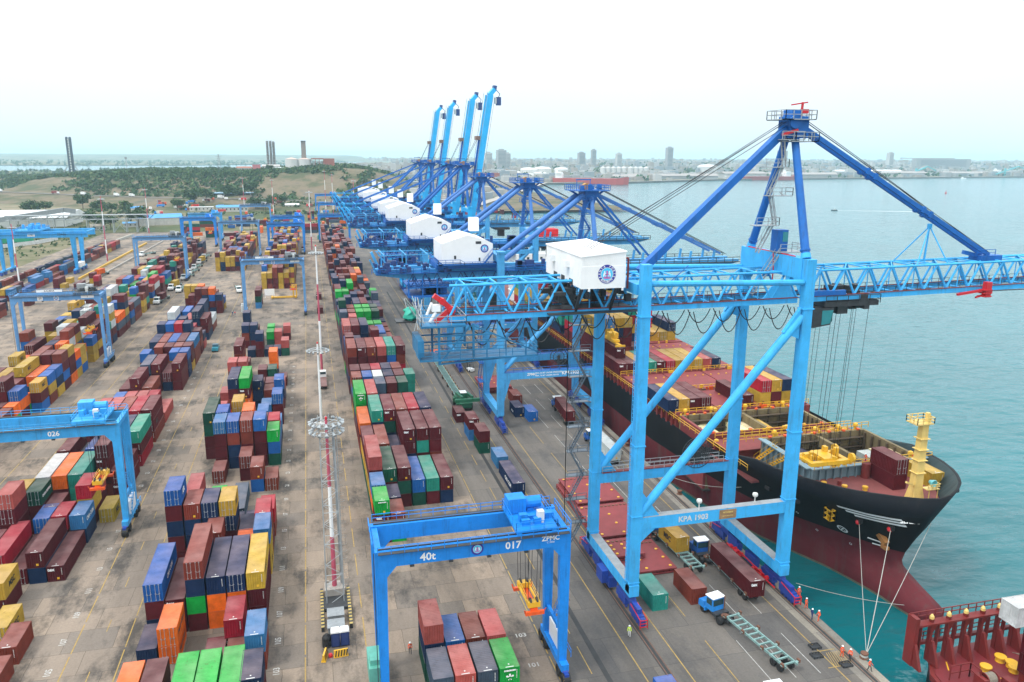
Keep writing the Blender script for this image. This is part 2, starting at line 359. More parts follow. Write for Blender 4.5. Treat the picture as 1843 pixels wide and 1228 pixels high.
# --- middle block
for k,s,t in((0,'mo',{2:'@hapag'}),(1,'bm',None),(2.3,'mG',None),(3.3,'gG',None),(4.3,'tG',{2:'@evergreen_side'}),(5,'mn',None)):
    L=LL if k!=5 else S; stack('C',int(k),(92.3 if k>1.5 else 91.9)-L-(1.2 if k==5 else 0),L,s,t,(k-int(k))*2.67+(.5 if k==5 else 0),False)
stack('C',5,94.,S,'bl',None,.4);stack('C',3,92.9,S,'m',None,.6);stack('C',4,92.9,S,'b',None,.6)
stack('C',0,98.2,S,'n',None,0,False);stack('C',1,98.2,S,'oo',{1:'@hapag',2:'@hapag'},0,True);stack('C',4,98.2,S,'mr',None,.1,False)
for k,s,t,d in((0,'nmu',{3:'@cma'},{3:True}),(1,'mm',{2:'tex'},False),(2,'mGnb',{3:'@evergreen2'},{4:True}),(3,'oon',None,False),(4,'oon',None,{3:True}),(5,'mmy',{1:'tex',3:'@msc'},False)): stack('C',k,105.2,LL,s,t,0,d)
stack('C',2,119,S,'mmb',None,.9);stack('C',5,118.6,S,'yyl',{1:'@msc'},.1,False);stack('C',4,118.8,S,'mo')
for k,s,t,d in((0,'mmnmu',{2:'tex',5:'@apl'},True),(1,'mnnb',None,False),(2,'nnnn',None,True),(3,'mmny',{4:'@msc'},True),(4,'mn',None,None),(5,'mbr',None,False)): stack('C',k,124.6,S,s,t,0,d)
for k,s in((2,'nmG'),(3,'n'),(4,'n'),(5,'br')): stack('C',k,131.7,S,s,None,.2)
stack('C',0,139.2,LL,'mp');stack('C',3,138.9,LL,'s');stack('C',1,139,S,'n')
for k,s in((4,'ub'),): stack('C',k,151.8,S,s,None,0,False)
for k,s,d in((1,'b',True),(3,'mb',True)): stack('C',k,158.,S,s,None,.15,d)
stack('C',5,151.8,S,'b',None,0,True)
for k,s,t,d in((1,'mmml',None,True),(2,'nnbu',None,True),(3,'mmbb',None,{4:True,2:True}),(4,'mmmu',{3:'tex'},False),(5,'guG',None,{2:True})): stack('C',k,165.2,S,s,t,.1,d)
for k,s in((0,'mmgg'),(1,'nmbu'),(2,'mmt'),(3,'nbmo'),(4,'mbm'),(5,'nlr')): stack('C',k,172.,LL if k==0 else S,s)
for k,s in((2,'nmgy'),(3,'ml'),(4,'nml'),(5,'nl')): stack('C',k,179,S,s)
for k,s in((0,'mp'),(1,'obmn'),(2,'momG'),(4,'nl'),(5,'mmu')): stack('C',k,198.5 if k in(1,2) else 192.,LL if k in(1,2) else S,s,{3:'tex'} if k==2 else None,0,k==5)
for k,s in((0,'bp'),(3,'nnn'),(4,'mb'),(5,'mnu')): stack('C',k,205.,S,s)
for k,s in((1,'mp'),(3,'bm'),(4,'nm'),(5,'np')): stack('C',k,212.,S,s)
for k,s in((0,'mbp'),(1,'mbp'),(3,'mm'),(4,'ng'),(5,'m')): stack('C',k,226.,S,s)
for k,s in((0,'obm'),(1,'mm'),(4,'noo')): stack('C',k,236. if k else 246,LL if k==0 else S,s)
for k,s in((1,'n'),(2,'mmn'),(3,'n'),(4,'n'),(5,'gp')): stack('C',k,262.,S,s)
for k,s in((0,'mbn'),(1,'mnn'),(3,'gG'),(4,'pp')): stack('C',k,276.,S,s)
for k,s in((0,'nmnn'),(1,'mm'),(3,'GG'),(4,'m'),(5,'mp')): stack('C',k,285.,S,s)
stack('C',0,349.5,S,'lgm');stack('C',0,356.5,S,'mgm')
# --- inner block (under gantry 026)
stack('L',4,95.2,S,'b');stack('L',4,102.9,S,'b');stack('L',3,108,S,'y');stack('L',2,115.5,S,'my',{2:'@msc'},.1,False);stack('L',1,113,S,'mm')
stack('L',4,124.3,LL,'m',None,0,False);stack('L',3,124.3,LL,'nm',None,0,False);stack('L',2,124.5,LL,'m');stack('L',1,124.5,LL,'mr')
stack('L',0,122,LL,'mm')
stack('L',4,136.8,S,'nl',{1:'@cma',2:'@cma'},.2,False);stack('L',3,137.2,S,'mr',None,0,False);stack('L',2,136.8,S,'mu',None,0,True)
stack('L',0,135.6,S,'mmmp',None,.9,{3:True,2:True});stack('L',5,144.4,S,'y',{1:'@msc'},.1,True)
stack('L',1,142.4,S,'mmg',{3:'@china'},.2,True);stack('L',0,142.8,S,'myy',{3:'@msc'},.2,True)
stack('L',2,141.5,S,'mm',None,.3,False);stack('L',4,143.4,S,'myr',{2:'@msc'},-.2,False)
for k,s in((1,'mmw'),(2,'mmo'),(3,'mtt')): stack('L',k,149.0,LL,s,None,-.2)
stack('L',4,149.9,S,'mp',None,-.9);stack('L',4,156.4,LL,'bmmm',None,.1);stack('L',5,156.,LL,'mm',None,-.1)
for k,s,t in((0,'mm',None),(1,'s',None),(2,'lu',None),(3,'mmn',None),(4,'mmm',{3:'tex'})): stack('L',k,170,LL if k<2 else S,s,t,0,{3:True} if k==3 else None)
for k,s in((5,'rmt'),(4,'mmn'),(3,'bmm'),(2,'mn')): stack('L',k,171.2,LL,s)
for k,s in((5,'bmm'),(4,'mbr'),(3,'mmb'),(2,'nmp'),(1,'mmp'),(0,'mm')): stack('L',k,186,LL,s,{2:'@msc'} if k==5 else None)
for k,s in((5,'p'),(4,'mr'),(3,'mp'),(2,'mp'),(1,'nu')): stack('L',k,200.,LL,s)
for k,s in((1,'mm'),(2,'mmm'),(3,'mb')): stack('L',k,214.5,LL,s)
for k,s in((2,'nns'),(3,'mmm'),(4,'nm'),(5,'mmm')): stack('L',k,228.5,LL,s)
for k,s in((1,'mmu'),(2,'mm'),(4,'nyu'),(5,'nnu')): stack('L',k,242,S,s)
for k,s in((2,'mlb'),(3,'mbm'),(4,'unb'),(5,'ymm')): stack('L',k,249.5,S,s,None,0,k in(2,3))
for k,s in((1,'mun'),(2,'mmb'),(3,'mbu'),(4,'mbm'),(5,'bbl')): stack('L',k,257,LL,s)
for k,s in((0,'mm'),(1,'mmnn'),(2,'mmpu'),(3,'mnrr'),(4,'mmnn'),(5,'mbm')): stack('L',k,271,S,s)
for k,s in((1,'mnu'),(2,'mmp'),(3,'bmmn'),(4,'mmr'),(5,'pn')): stack('L',k,279,S,s)
for k,s in((1,'nnuw'),(3,'mmp'),(4,'mmnn'),(5,'nmm')): stack('L',k,292,LL,s)
for k,s in((0,'mmb'),(1,'nnn'),(2,'mmu'),(4,'bwnn'),(5,'bw')): stack('L',k,306.5,LL,s)
for k,s in((1,'mmm'),(2,'mbmm'),(3,'mnnb'),(4,'nmuo'),(5,'mmn')): stack('L',k,342,S,s)
for k,s in((0,'mmyy'),(1,'mmby'),(2,'mbbo'),(3,'umb'),(4,'mmb'),(5,'yu')): stack('L',k,351,S,s)
# --- anything further back: filled at random with the mix of each block
def fill(blk,y0,y1,pal,tmin,tmax,seed,pe=.1,ks=range(6)):
    q=random.Random(seed);y=y0
    while y<y1:
        L=LL if q.random()<.45 else S
        for k in ks:
            if L==LL and q.random()<.25:
                for yy in(y,y+6.75):
                    if q.random()>pe: stack(blk,k,yy,S,''.join(q.choice(pal) for _ in range(q.randint(tmin,tmax))))
            elif q.random()>pe: stack(blk,k,y,L,''.join(q.choice(pal) for _ in range(q.randint(tmin,tmax))))
        y+=L+.75+(2.5 if q.random()<.2 else 0)
fill('R',281,345,'mmmmmnnnnbbnGsm',3,5,1,.06);fill('R',350,520,'nnnmmmmbbnnsmyo',3,5,2,.1);fill('R',530,640,'nmmbpsrmn',2,4,3,.25)
fill('C',400.5,520,'yymmbyrmuymn',3,5,4,.05);fill('C',535,650,'ymmyrbmuol',3,4,5,.08)
fill('L',469,500,'ymmbynmuym',3,4,6,.1);fill('L',506,600,'mmymnmrmb',3,4,7,.08)
fill('M',150,206,'mmyonbpyGtw',2,3,8,.12,range(5));fill('M',209,250,'mymnmbynouym',3,4,9,.08);fill('M',254,345,'mmyybnsutmwoy',3,5,10,.06);fill('M',350,425,'ymubtymrnwG',3,4,11,.12);fill('M',428,560,'mymnbmtymn',2,4,12,.15)
# --- beyond the yard and on the rail pads
def loose(cells,label_of=None):
    for (x,y,L,s,rz) in cells:
        for i,ch in enumerate(s): put(x,y,i*T_,L,ch,'P',0,y,i+1,i==len(s)-1,s[i-1] if i else '',s[i+1] if i<len(s)-1 else '',rz)
q=random.Random(5)
for x in(-135.5,-132.6):
    y=392
    while y<600:
        L=q.choice((S,LL));n=q.choice((1,2,2,2))
        if not 500<y<512: loose([(x+q.uniform(-.2,.2),y+L/2,L,''.join(q.choice('nnlmmbrsyub') for _ in range(n)),0)])
        y+=L+.8
for (x,y,L,s) in((-121.5,427,LL,'mm'),(-118.6,424,S,'y'),(-112.5,427,LL,'m'),(-109.6,441,S,'ym'),(-105,430,S,'mr'),(-121,443,S,'y'),(-124,352,LL,'bm'),(-127,366,S,'nn'),(-121,380,S,'mn'),(-125.5,338,S,'yb')): loose([(x,y,L,s,0)])
for i in range(46):
    loose([(q.uniform(-105,45),q.uniform(660,850),q.choice((S,LL)),''.join(q.choice('nmmrbgousm') for _ in range(q.randint(1,3))),q.choice((0,R(90))))])
for i in range(60):   # second terminal round the bend
    t=q.random();loose([(q.uniform(70,210)+t*20,760+t*330+q.uniform(0,60),q.choice((S,LL)),''.join(q.choice('mmrrobmn') for _ in range(q.randint(2,4))),R(q.choice((0,60))))])
# --- single boxes on the apron
for (x,y,L,c,lab,dr) in((46.9,97.3,S,'t','teal short container standing alone beside the near landside crane bogies',False),(53.2,97.5,S,'b','dull brown container standing alone right of the teal one',False)):
    put(x,y,0,L,c,label=lab,doors=dr)
def ap(x,y,L,c,label,group=None,z=0,doors=False,txt=None): put(x+W_/2,y+L/2,z,L,c,label=label,group=group,doors=doors,txt=txt)
ap(35.8,137.9,LL,'n','long navy container with white lettering, second in the line beside the landside crane rail',txt='@cma_w')
ap(35.9,152,S,'l','steel blue short container just behind the long navy one by the landside rail')
ap(34.,161.2,S,'g','dark green container on the ground under a maroon one beside the landside rail');ap(34.,161.2,S,'m','maroon short container on a dark green one beside the landside rail',z=T_)
ap(33.4,169.9,S,'l','steel blue container on the ground under a maroon one beside the landside rail');ap(33.4,169.9,S,'m','maroon short container on a steel blue one beside the landside rail',z=T_)
ap(32.8,183,S,'m','low maroon container on the ground in front of the green reach stacker')
ap(50.2,193.6,S,'b','rust brown container standing alone under the portal of the second crane')
ap(48.1,183.6,S,'n','navy container with white swoosh on its side, under the second crane',txt='@swoosh')
ap(50.5,179.5,S,'u','bright blue container standing right of the navy one under the second crane')
ap(38.,77.3-S,S,'u','bright blue container cut by the lower edge of the picture, beside the crane rail')
ap(36.4,244.3,S,'o','orange container standing alone beside the rail ahead of the reach stacker')
ap(1.,331.6,S,'m','small maroon container standing alone in the mast lane')
ap(1.,365,S,'m','maroon container parked beside the third light mast base')
# ------------------------------------------------------------------ rubber tyred gantries
def make_rtg(m,deep,loc,label,trol=.82,spread=9.5,cab=True,W=23.7,D=7.6,H=20.6,cont=None):
    """local: x 0..W, y 0..D"""
    t=thing('gantry_crane',loc,label,'gantry crane','rubber tyred gantry cranes over the container blocks')
    ox,oy=loc[0],loc[1]
    P=lambda x,y,z:(ox+x,oy+y,z)
    gd=2.0 if deep else 1.5; gw=.95 if deep else .8; lw=1.35 if deep else .95
    for y in(.5,D-.5):
        mb=MB();mb.box(ox,oy+y-gw/2,H-gd,ox+W,oy+y+gw/2,H)
        # haunches where girder meets leg
        for x,s in((lw,1),(W-lw,-1)):
            mb.extr([P(x,y-gw/2+.02,H-gd),P(x+s*1.1,y-gw/2+.02,H-gd),P(x,y-gw/2+.02,H-gd-1.3)],(0,gw-.04,0))
        mb.build('girder',m,t)
        mb=MB();mb.beam(P(.4,y,H+.08),P(W-.4,y,H+.08),.18,.16)
        yy=y+(-1 if y<D/2 else 1)*(gw/2+.3)
        mb.box(ox+.3,oy+yy-.3,H-.12,ox+W-.3,oy+yy+.3,H-.05)
        mb.build('walkway',dark,t)
        mb=MB();yo=yy+(-.28 if y<D/2 else .28);mb.rail([P(.3,yo,H-.05),P(W-.3,yo,H-.05)],.95,.035,step=1.5);mb.build('handrail',m,t)
    for x in(lw/2,W-lw/2):
        for y in(.5,D-.5):
            mb=MB();mb.beam(P(x,y,H-gd+.01),P(x,y,2.6),lw,gw,w2=lw*.72,h2=gw*.85,up=(0,1,0));mb.build('leg',m,t)
        mb=MB();mb.box(ox+x-.5,oy-.9,1.7,ox+x+.5,oy+D+.9,2.6)
        mb.beam(P(x,.9,6.3),P(x,D-.9,6.3),.45,.5);mb.build('sill_beam',m,t)
        for yb in(-.2,D+.2):
            b=MB();b.box(ox+x-.28,oy+yb-1.5,1.25,ox+x+.28,oy+yb+1.5,1.75);b.extr([P(x-.4,yb-.9,1.7),P(x-.4,yb+.9,1.7),P(x-.4,yb,2.2)],(.8,0,0))
            bo=b.build('bogie',bogie,t)
            for dy in(-1.0,1.0):
                k=MB();k.lathe(P(x-.55,yb+dy,.8),[(0,.15),(.4,.12),(.45,0),(.75,.05),(.8,.2),(.8,.9),(.75,1.05),(.45,1.1),(.4,.98),(0,.95)],16,axis='x');k.build('wheel',black,bo,smooth=False)
            s_=MB()
            e=-1.62 if yb<D/2 else 1.62
            for i in range(5): s_.box(ox+x-.5+.2*i,oy+yb+e-.06,.55,ox+x-.5+.2*i+.2,oy+yb+e+.06,1.15,i%2)
            s_.build('bumper',[yellow,black],bo)
    # top ties between frames
    for x in(.45,W-.45): mb=MB();mb.box(ox+x-.35,oy+1.0,H-.9,ox+x+.35,oy+D-1.0,H-.15);mb.build('end_tie',m,t)
    # trolley
    tx=W*trol
    mb=MB();mb.box(ox+tx-2.6,oy+.2,H+.25,ox+tx+2.6,oy+D-.2,H+.6)
    for i in range(9):
        a=rnd.uniform(-2.2,2.0);c=rnd.uniform(.8,D-1.2);mb.box(ox+tx+a,oy+c,H+.6,ox+tx+a+rnd.uniform(.5,1.1),oy+c+rnd.uniform(.5,1.1),H+rnd.uniform(.9,1.7))
    for y in(.3,D-.3):
        for s in(-2.2,2.2): mb.box(ox+tx+s-.3,oy+y-.25,H+.05,ox+tx+s+.3,oy+y+.25,H+.5)
    mb.rail([P(tx-2.6,.25,H+.6),P(tx+2.6,.25,H+.6),P(tx+2.6,D-.25,H+.6),P(tx-2.6,D-.25,H+.6),P(tx-2.6,.25,H+.6)],1.0,.03)
    tr=mb.build('trolley',m if deep else dark,t)
    mb=MB();mb.tube(P(tx-1.6,D-1.9,H+1.6),P(tx+1.9,D-1.9,H+1.6),.75,n=12);mb.box(ox+tx-2.5,oy+D-3.0,H+.7,ox+tx-.2,oy+D-.9,H+2.6)
    mb.build('hoist_drum',m if deep else grey,tr)
    mb=MB();mb.box(ox+tx+.5,oy+1.6,H+.6,ox+tx+1.3,oy+2.4,H+2.1);mb.build('control_cabinet',offwhite,tr)
    if cab:
        mb=MB();mb.box(ox+tx-1.0,oy-1.4,H-3.5,ox+tx+.7,oy+.0-.02,H-1.4);cb=mb.build('operator_cab',m,t)
        mb=MB();mb.box(ox+tx-.9,oy-1.43,H-3.2,ox+tx+.6,oy-1.40,H-1.9);mb.build('window',glass,cb)
    # spreader with head block and ropes
    sx=tx;z=spread
    mb=MB()
    for a in(-.7,.7):
        for b in(1.2,2.6,D-2.6,D-1.2): mb.beam(P(sx+a,b,z+1.4),P(sx+a*1.3,b,H+.3),.05)
    mb.build('hoist_rope',greycab,t)
    mb=MB();mb.box(ox+sx-.8,oy+1.0,z+.5,ox+sx+.8,oy+1.9,z+1.2);mb.box(ox+sx-.8,oy+D-1.9,z+.5,ox+sx+.8,oy+D-1.0,z+1.2)
    for a in(-.65,.65): mb.box(ox+sx+a-.12,oy+1.9,z+.55,ox+sx+a+.12,oy+D-1.9,z+.8)
    mb.rail([P(sx-.75,1.9,z+.8),P(sx-.75,D-1.9,z+.8)],.9,.03);mb.rail([P(sx+.75,1.9,z+.8),P(sx+.75,D-1.9,z+.8)],.9,.03)
    sp=mb.build('head_block',yellow,t)
    mb=MB()
    for y in(1.4,D-1.4):
        for a in(-.42,.42): mb.lathe(P(sx+a-.1,y,z+1.25),[(0,0),(.42,0),(.42,.2),(0,.2)],12,axis='x')
    mb.build('sheave',dark,sp)
    mb=MB();yc=D/2
    mb.box(ox+sx-.45,oy+yc-2.8,z-.05,ox+sx+.45,oy+yc+2.8,z+.4)
    for s in(-1,1):
        mb.box(ox+sx-1.22,oy+yc+s*2.75,z-.35,ox+sx+1.22,oy+yc+s*3.15,z+.1)
        for a in(-1,1): mb.beam(P(sx+a*1.2,yc+s*2.95,z-.1),P(sx+a*1.35,yc+s*3.2,z+.5),.2,.06)
    mb.build('spreader',orange,t)
    # power pack, electrics, ladders
    mb=MB();mb.box(ox-1.1,oy+1.4,1.9,ox+.5,oy+D-1.6,4.6);mb.box(ox-.9,oy+2.0,4.6,ox+.3,oy+3.4,5.3);mb.build('power_pack',mat('pack_green',(.10,.36,.28),.5,.2) if deep else offwhite,t)
    mb=MB();mb.box(ox+W-.7,oy+1.6,2.7,ox+W-.1,oy+D-1.6,5.2);mb.build('electrical_house',white,t)
    mb=MB();mb.stair(P(W-.2,1.2,2.7),P(W-.2,4.4,6.4),.7,side=(1,0,0));mb.stair(P(W-.2,4.6,6.4),P(W-.2,1.4,11.),.7,side=(1,0,0));mb.ladder(P(W+.05,2.6,6.2),P(W+.05,2.6,H-.6),side=(0,1,0))
    mb.rail([P(W+.5,.4,2.7),P(W+.5,D-.4,2.7)],1.1,.035);mb.build('access_ladder',m,t)
    for x in(-.2,W+.1): mb=MB();mb.rail([P(x,.4,H),P(x,D-.4,H)],1.0,.035);mb.build('handrail',m,t)
    mb=MB();mb.tube(P(.2,.3,4),P(.2,.3,H-1),.06);mb.tube(P(-.15,-.1,3),P(-.15,-.1,H),.05)
    for i in range(4): mb.box(ox+4+i*4.6,oy-.1,H-gd-.25,ox+4.5+i*4.6,oy+.25,H-gd-.02)
    mb.build('floodlight',dark,t)
    return t
rtg17=make_rtg(rtg_blue,True,(5.2,83.,0),'deep blue gantry crane marked 017 and 40t in the foreground',.82,9.6,False)
text('40t',1.35,white,(11.3,83.0,19.35),FRONT,rtg17,.03);text('017',1.3,white,(21.6,83.0,19.5),FRONT,rtg17,.03)
text('ZPMC',.85,white,(26.3,83.0,19.85),FRONT,rtg17,.02);text('C 2006',.32,white,(26.3,83.0,19.35),FRONT,rtg17)
def roundel(loc,r,parent,rot=FRONT,big=False):
    """harbour authority badge: ring of letters round two supporters and an anchor"""
    c=Vector(loc);M=Matrix.Rotation(rot[2],3,'Z')
    def pt(x,z,o): return tuple(c+M@Vector((x,-o,z)))
    def disc(r0,r1,o,n=36):
        mb=MB()
        for i in range(n):
            a,b=2*math.pi*i/n,2*math.pi*(i+1)/n
            mb.poly([pt(r0*math.cos(a),r0*math.sin(a),o),pt(r1*math.cos(a),r1*math.sin(a),o),pt(r1*math.cos(b),r1*math.sin(b),o),pt(r0*math.cos(b),r0*math.sin(b),o)] if r0>0 else [pt(0,0,o),pt(r1*math.cos(a),r1*math.sin(a),o),pt(r1*math.cos(b),r1*math.sin(b),o)])
        return mb
    navy=mat('badge_navy',(.02,.025,.28),.5,.05,1,0);cy=mat('badge_cyan',(.05,.50,.78),.5,.05,1,0);mg=mat('badge_magenta',(.60,.03,.28),.5,.05,1,0)
    root=disc(0,r,.03).build('badge',navy,parent,recalc=False)
    disc(.66*r,.70*r,.036).build('ring',white,root,recalc=False);disc(0,.66*r,.036).build('field',cy,root,recalc=False)
    if big:
        for word,a0,a1,fl in(('KENYA PORTS',200,-20,1),('AUTHORITY',225,315,-1)):
            for i,ch in enumerate(word):
                a=R(a0+(a1-a0)*i/(len(word)-1))
                if ch==' ':continue
                o=text(ch,.30*r,white,pt(.84*r*math.cos(a),.84*r*math.sin(a),.04),(0,0,0),root,.008*r,'letter')
                o.rotation_euler=(Matrix.Rotation(rot[2],4,'Z')@Matrix.Rotation(R(90),4,'X')@Matrix.Rotation(a-R(90)*fl,4,'Z')).to_euler()
    mb=MB()
    for pl in([(-.06,-.35),(.06,-.35),(.05,.2),(-.05,.2)],[(-.45,-.38),(.45,-.38),(.3,-.28),(-.3,-.28)],[(-.12,.2),(.12,.2),(.0,.42)],[(-.2,-.05),(.2,-.05),(.2,.02),(-.2,.02)],[(-.3,-.5),(.3,-.5),(.34,-.43),(-.34,-.43)]):
        mb.poly([pt(x*r,z*r,.042) for x,z in pl])
    mb.build('anchor',mg,root,recalc=False)
    mb=MB()
    for s in(-1,1):
        for pl in([(.16,-.25),(.24,-.25),(.26,-.02),(.36,-.25),(.44,-.25),(.40,.05),(.30,.22),(.14,.12),(.14,.05),(.24,.04)],[(.2,.2),(.33,.2),(.33,.33),(.22,.34)]):
            mb.poly([pt(s*x*r,z*r,.042) for x,z in pl])
    mb.build('supporter',white,root,recalc=False)
    return root
roundel((17.2,83.0,19.6),.75,rtg17)
rtg26=make_rtg(rtg_sky,True,(-57.,139.,0),'light blue gantry crane marked 026 over the inner block',.80,8.6,False,H=20.4)
text('026',1.2,white,(-43.4,139.,19.25),FRONT,rtg26,.03)
o=MB();
rp=make_rtg(rtg_pale,False,(-88.2,260.5,0),'faded pale blue gantry crane marked 39 over the outer block',.80,10.8,False,W=24.8,D=7.6,H=23)
def plate(x,y,z,w,h,tx,parent,size,mt=None,bg=white):
    mb=MB();mb.box(x-w/2,y-.03,z-h/2,x+w/2,y,z+h/2);o=mb.build('name_plate',bg,parent)
    if tx: text(tx,size,mt or dark,(x,y-.034,z),FRONT,o,.01)
def palemarks(rp,x0,y0,num):
    plate(x0+8.2,y0+.1,22.2,1.5,1.1,num,rp,.9);plate(x0+9,y0+7.6-.95,23.45,7.2,.75,'KALMAR',rp,.75)
    plate(x0+21.2,y0+.1,22.4,3.6,.8,'5',rp,.6);plate(x0+12.6,y0+.1,22.2,1.3,1.1,None,rp,1);roundel((x0+12.6,y0+.04,22.2),.5,rp)
rp2=copy_to(rp,(-28.,331,0),'faded pale blue gantry crane marked 37 standing over the gap in the middle block')
rp3=copy_to(rp,(-88.4,437,0),'pale gantry crane over the yellow stacks of the outer block behind the truck line')
rp4=copy_to(rp,(-56.5,529,0),'pale gantry crane over the mustard and maroon stacks beyond the inner block')
rp5=copy_to(rp,(-56.5,700,0),'pale gantry crane at the far edge of the yard before the stacked red boxes')
palemarks(rp,-88.2,260.5,'39');palemarks(rp2,-28,331,'37')
for a,(x,y),lb in((rtg17,(-27.5,540),'blue gantry crane over the far end of the middle block beside the mast lane'),(rtg17,(-89,598),'blue gantry crane at the far left end of the yard near the blue roofed shed'),(rtg17,(-27.5,600),'blue gantry crane directly behind another at the far end of the middle block'),(rtg17,(6.,613),'blue gantry crane over the far end of the quayside block'),(rtg17,(7.,930),'blue gantry crane standing alone far beyond the quay cranes'),(rtg26,(-89,640),'light blue gantry crane behind the deep blue one at the yard corner'),(rtg17,(8,760),'blue gantry crane beyond the quayside block near the bend')):
    c=copy_to(a,(x,y,0),lb)
    for ch in list(c.children):
        if ch.name.startswith(('lettering','badge')):
            for g_ in list(ch.children_recursive): bpy.data.objects.remove(g_)
            bpy.data.objects.remove(ch)
# ------------------------------------------------------------------ rail mounted gantry
def make_rmg():
    t=thing('rail_gantry_crane',(-144,485,0),'wide light blue rail gantry crane marked 32601 over the railway pads','gantry crane')
    m=rtg_sky
    for y in(477.5,493.5):
        mb=MB();mb.box(-190,y-.8,20.,-119,y+.8,23.4);mb.build('girder',m,t)
        mb=MB();mb.rail([(-190,y-1.2 if y<485 else y+1.2,22.2),(-119,y-1.2 if y<485 else y+1.2,22.2)],1.2,.06,step=3);mb.box(-190,(y-1.5 if y<485 else y+.8),22.0,-119,(y-.8 if y<485 else y+1.5),22.2);mb.build('handrail',m,t)
        for x in(-162.5,-126.5):
            mb=MB();mb.beam((x,y,20.01),(x,y+(1.5 if y<485 else -1.5),2.8),2.6,1.6,w2=1.3,h2=1.2,up=(0,1,0));mb.build('leg',m,t)
    for x in(-162.5,-126.5):
        mb=MB();mb.box(x-.7,474,2.0,x+.7,497,2.8);mb.build('sill_beam',m,t)
        for y in(474.5,480,490,496.5):
            mb=MB();mb.box(x-.5,y-1.6,.5,x+.5,y+1.6,2.0)
            for d in(-.9,.9): mb.lathe((x-.2,y+d,.45),[(0,0),(.42,0),(.42,.4),(0,.4)],10,axis='x')
            mb.build('bogie',bogie,t)
    mb=MB();mb.box(-127.6,480,3,-125,484,5.4);mb.box(-127.6,486,3,-125,490,5.4);mb.build('electrical_house',white,t)
    for x in(-119.6,-189.8): mb=MB();mb.box(x,477,22.4,x+.8,494,23.3);mb.build('end_tie',m,t)
    mb=MB();mb.box(-154,476,23.5,-142,495,24.3)
    for i in range(14):
        x=rnd.uniform(-153,-144);y=rnd.uniform(478,492);mb.box(x,y,24.3,x+rnd.uniform(1,2.5),y+rnd.uniform(1,2.5),24.3+rnd.uniform(.6,2.8))
    mb.rail([(-154,476,24.3),(-142,476,24.3),(-142,495,24.3),(-154,495,24.3),(-154,476,24.3)],1.1,.05)
    mb.build('trolley',m,t)
    text('32601',1.8,dark,(-131.5,476.6,21.8),FRONT,t,.03);plate(-146.5,476.65,21.6,3.6,1.5,'ZPMC',t,1.0)
make_rmg()
# ------------------------------------------------------------------ ship-to-shore cranes
XL,XW=42.4,66.9
def bogies(t,xs,y0,y1,mt=bogie,gm=None):
    for x in xs:
        for yc,s in((y0,-1),(y1,1)):
            mb=MB()
            mb.beam((x,yc-3.6,2.2),(x,yc+3.6,2.2),.7,.7);mb.extr([(x-.5,yc-1.2,2.5),(x-.5,yc+1.2,2.5),(x-.5,yc,3.6)],(1,0,0))
            for d in(-2.5,2.5):
                mb.box(x-.42,yc+d-1.7,.75,x+.42,yc+d+1.7,1.85);mb.extr([(x-.3,yc+d-.7,1.85),(x-.3,yc+d+.7,1.85),(x-.3,yc+d,2.3)],(.6,0,0))
                for w_ in(-1.25,-.42,.42,1.25): mb.lathe((x-.14,yc+d+w_,.4),[(0,0),(.36,0),(.36,.28),(0,.28)],10,axis='x')
            mb.box(x-.35,yc+s*4.4-.5,.6,x+.35,yc+s*4.4+.5,1.7)
            bo=mb.build('bogie',mt,t)
            mb=MB()
            e=yc+s*5.1
            for z in(.7,1.2,1.7): mb.beam((x-.55,e,z),(x+.55,e,z),.1)
            for q in(-.55,.55): mb.beam((x+q,e,.4),(x+q,e,1.8),.1);mb.beam((x+q,e,1.75),(x+q,yc+s*1.5,2.3),.09)
            mb.build('guard',gm or red,bo)
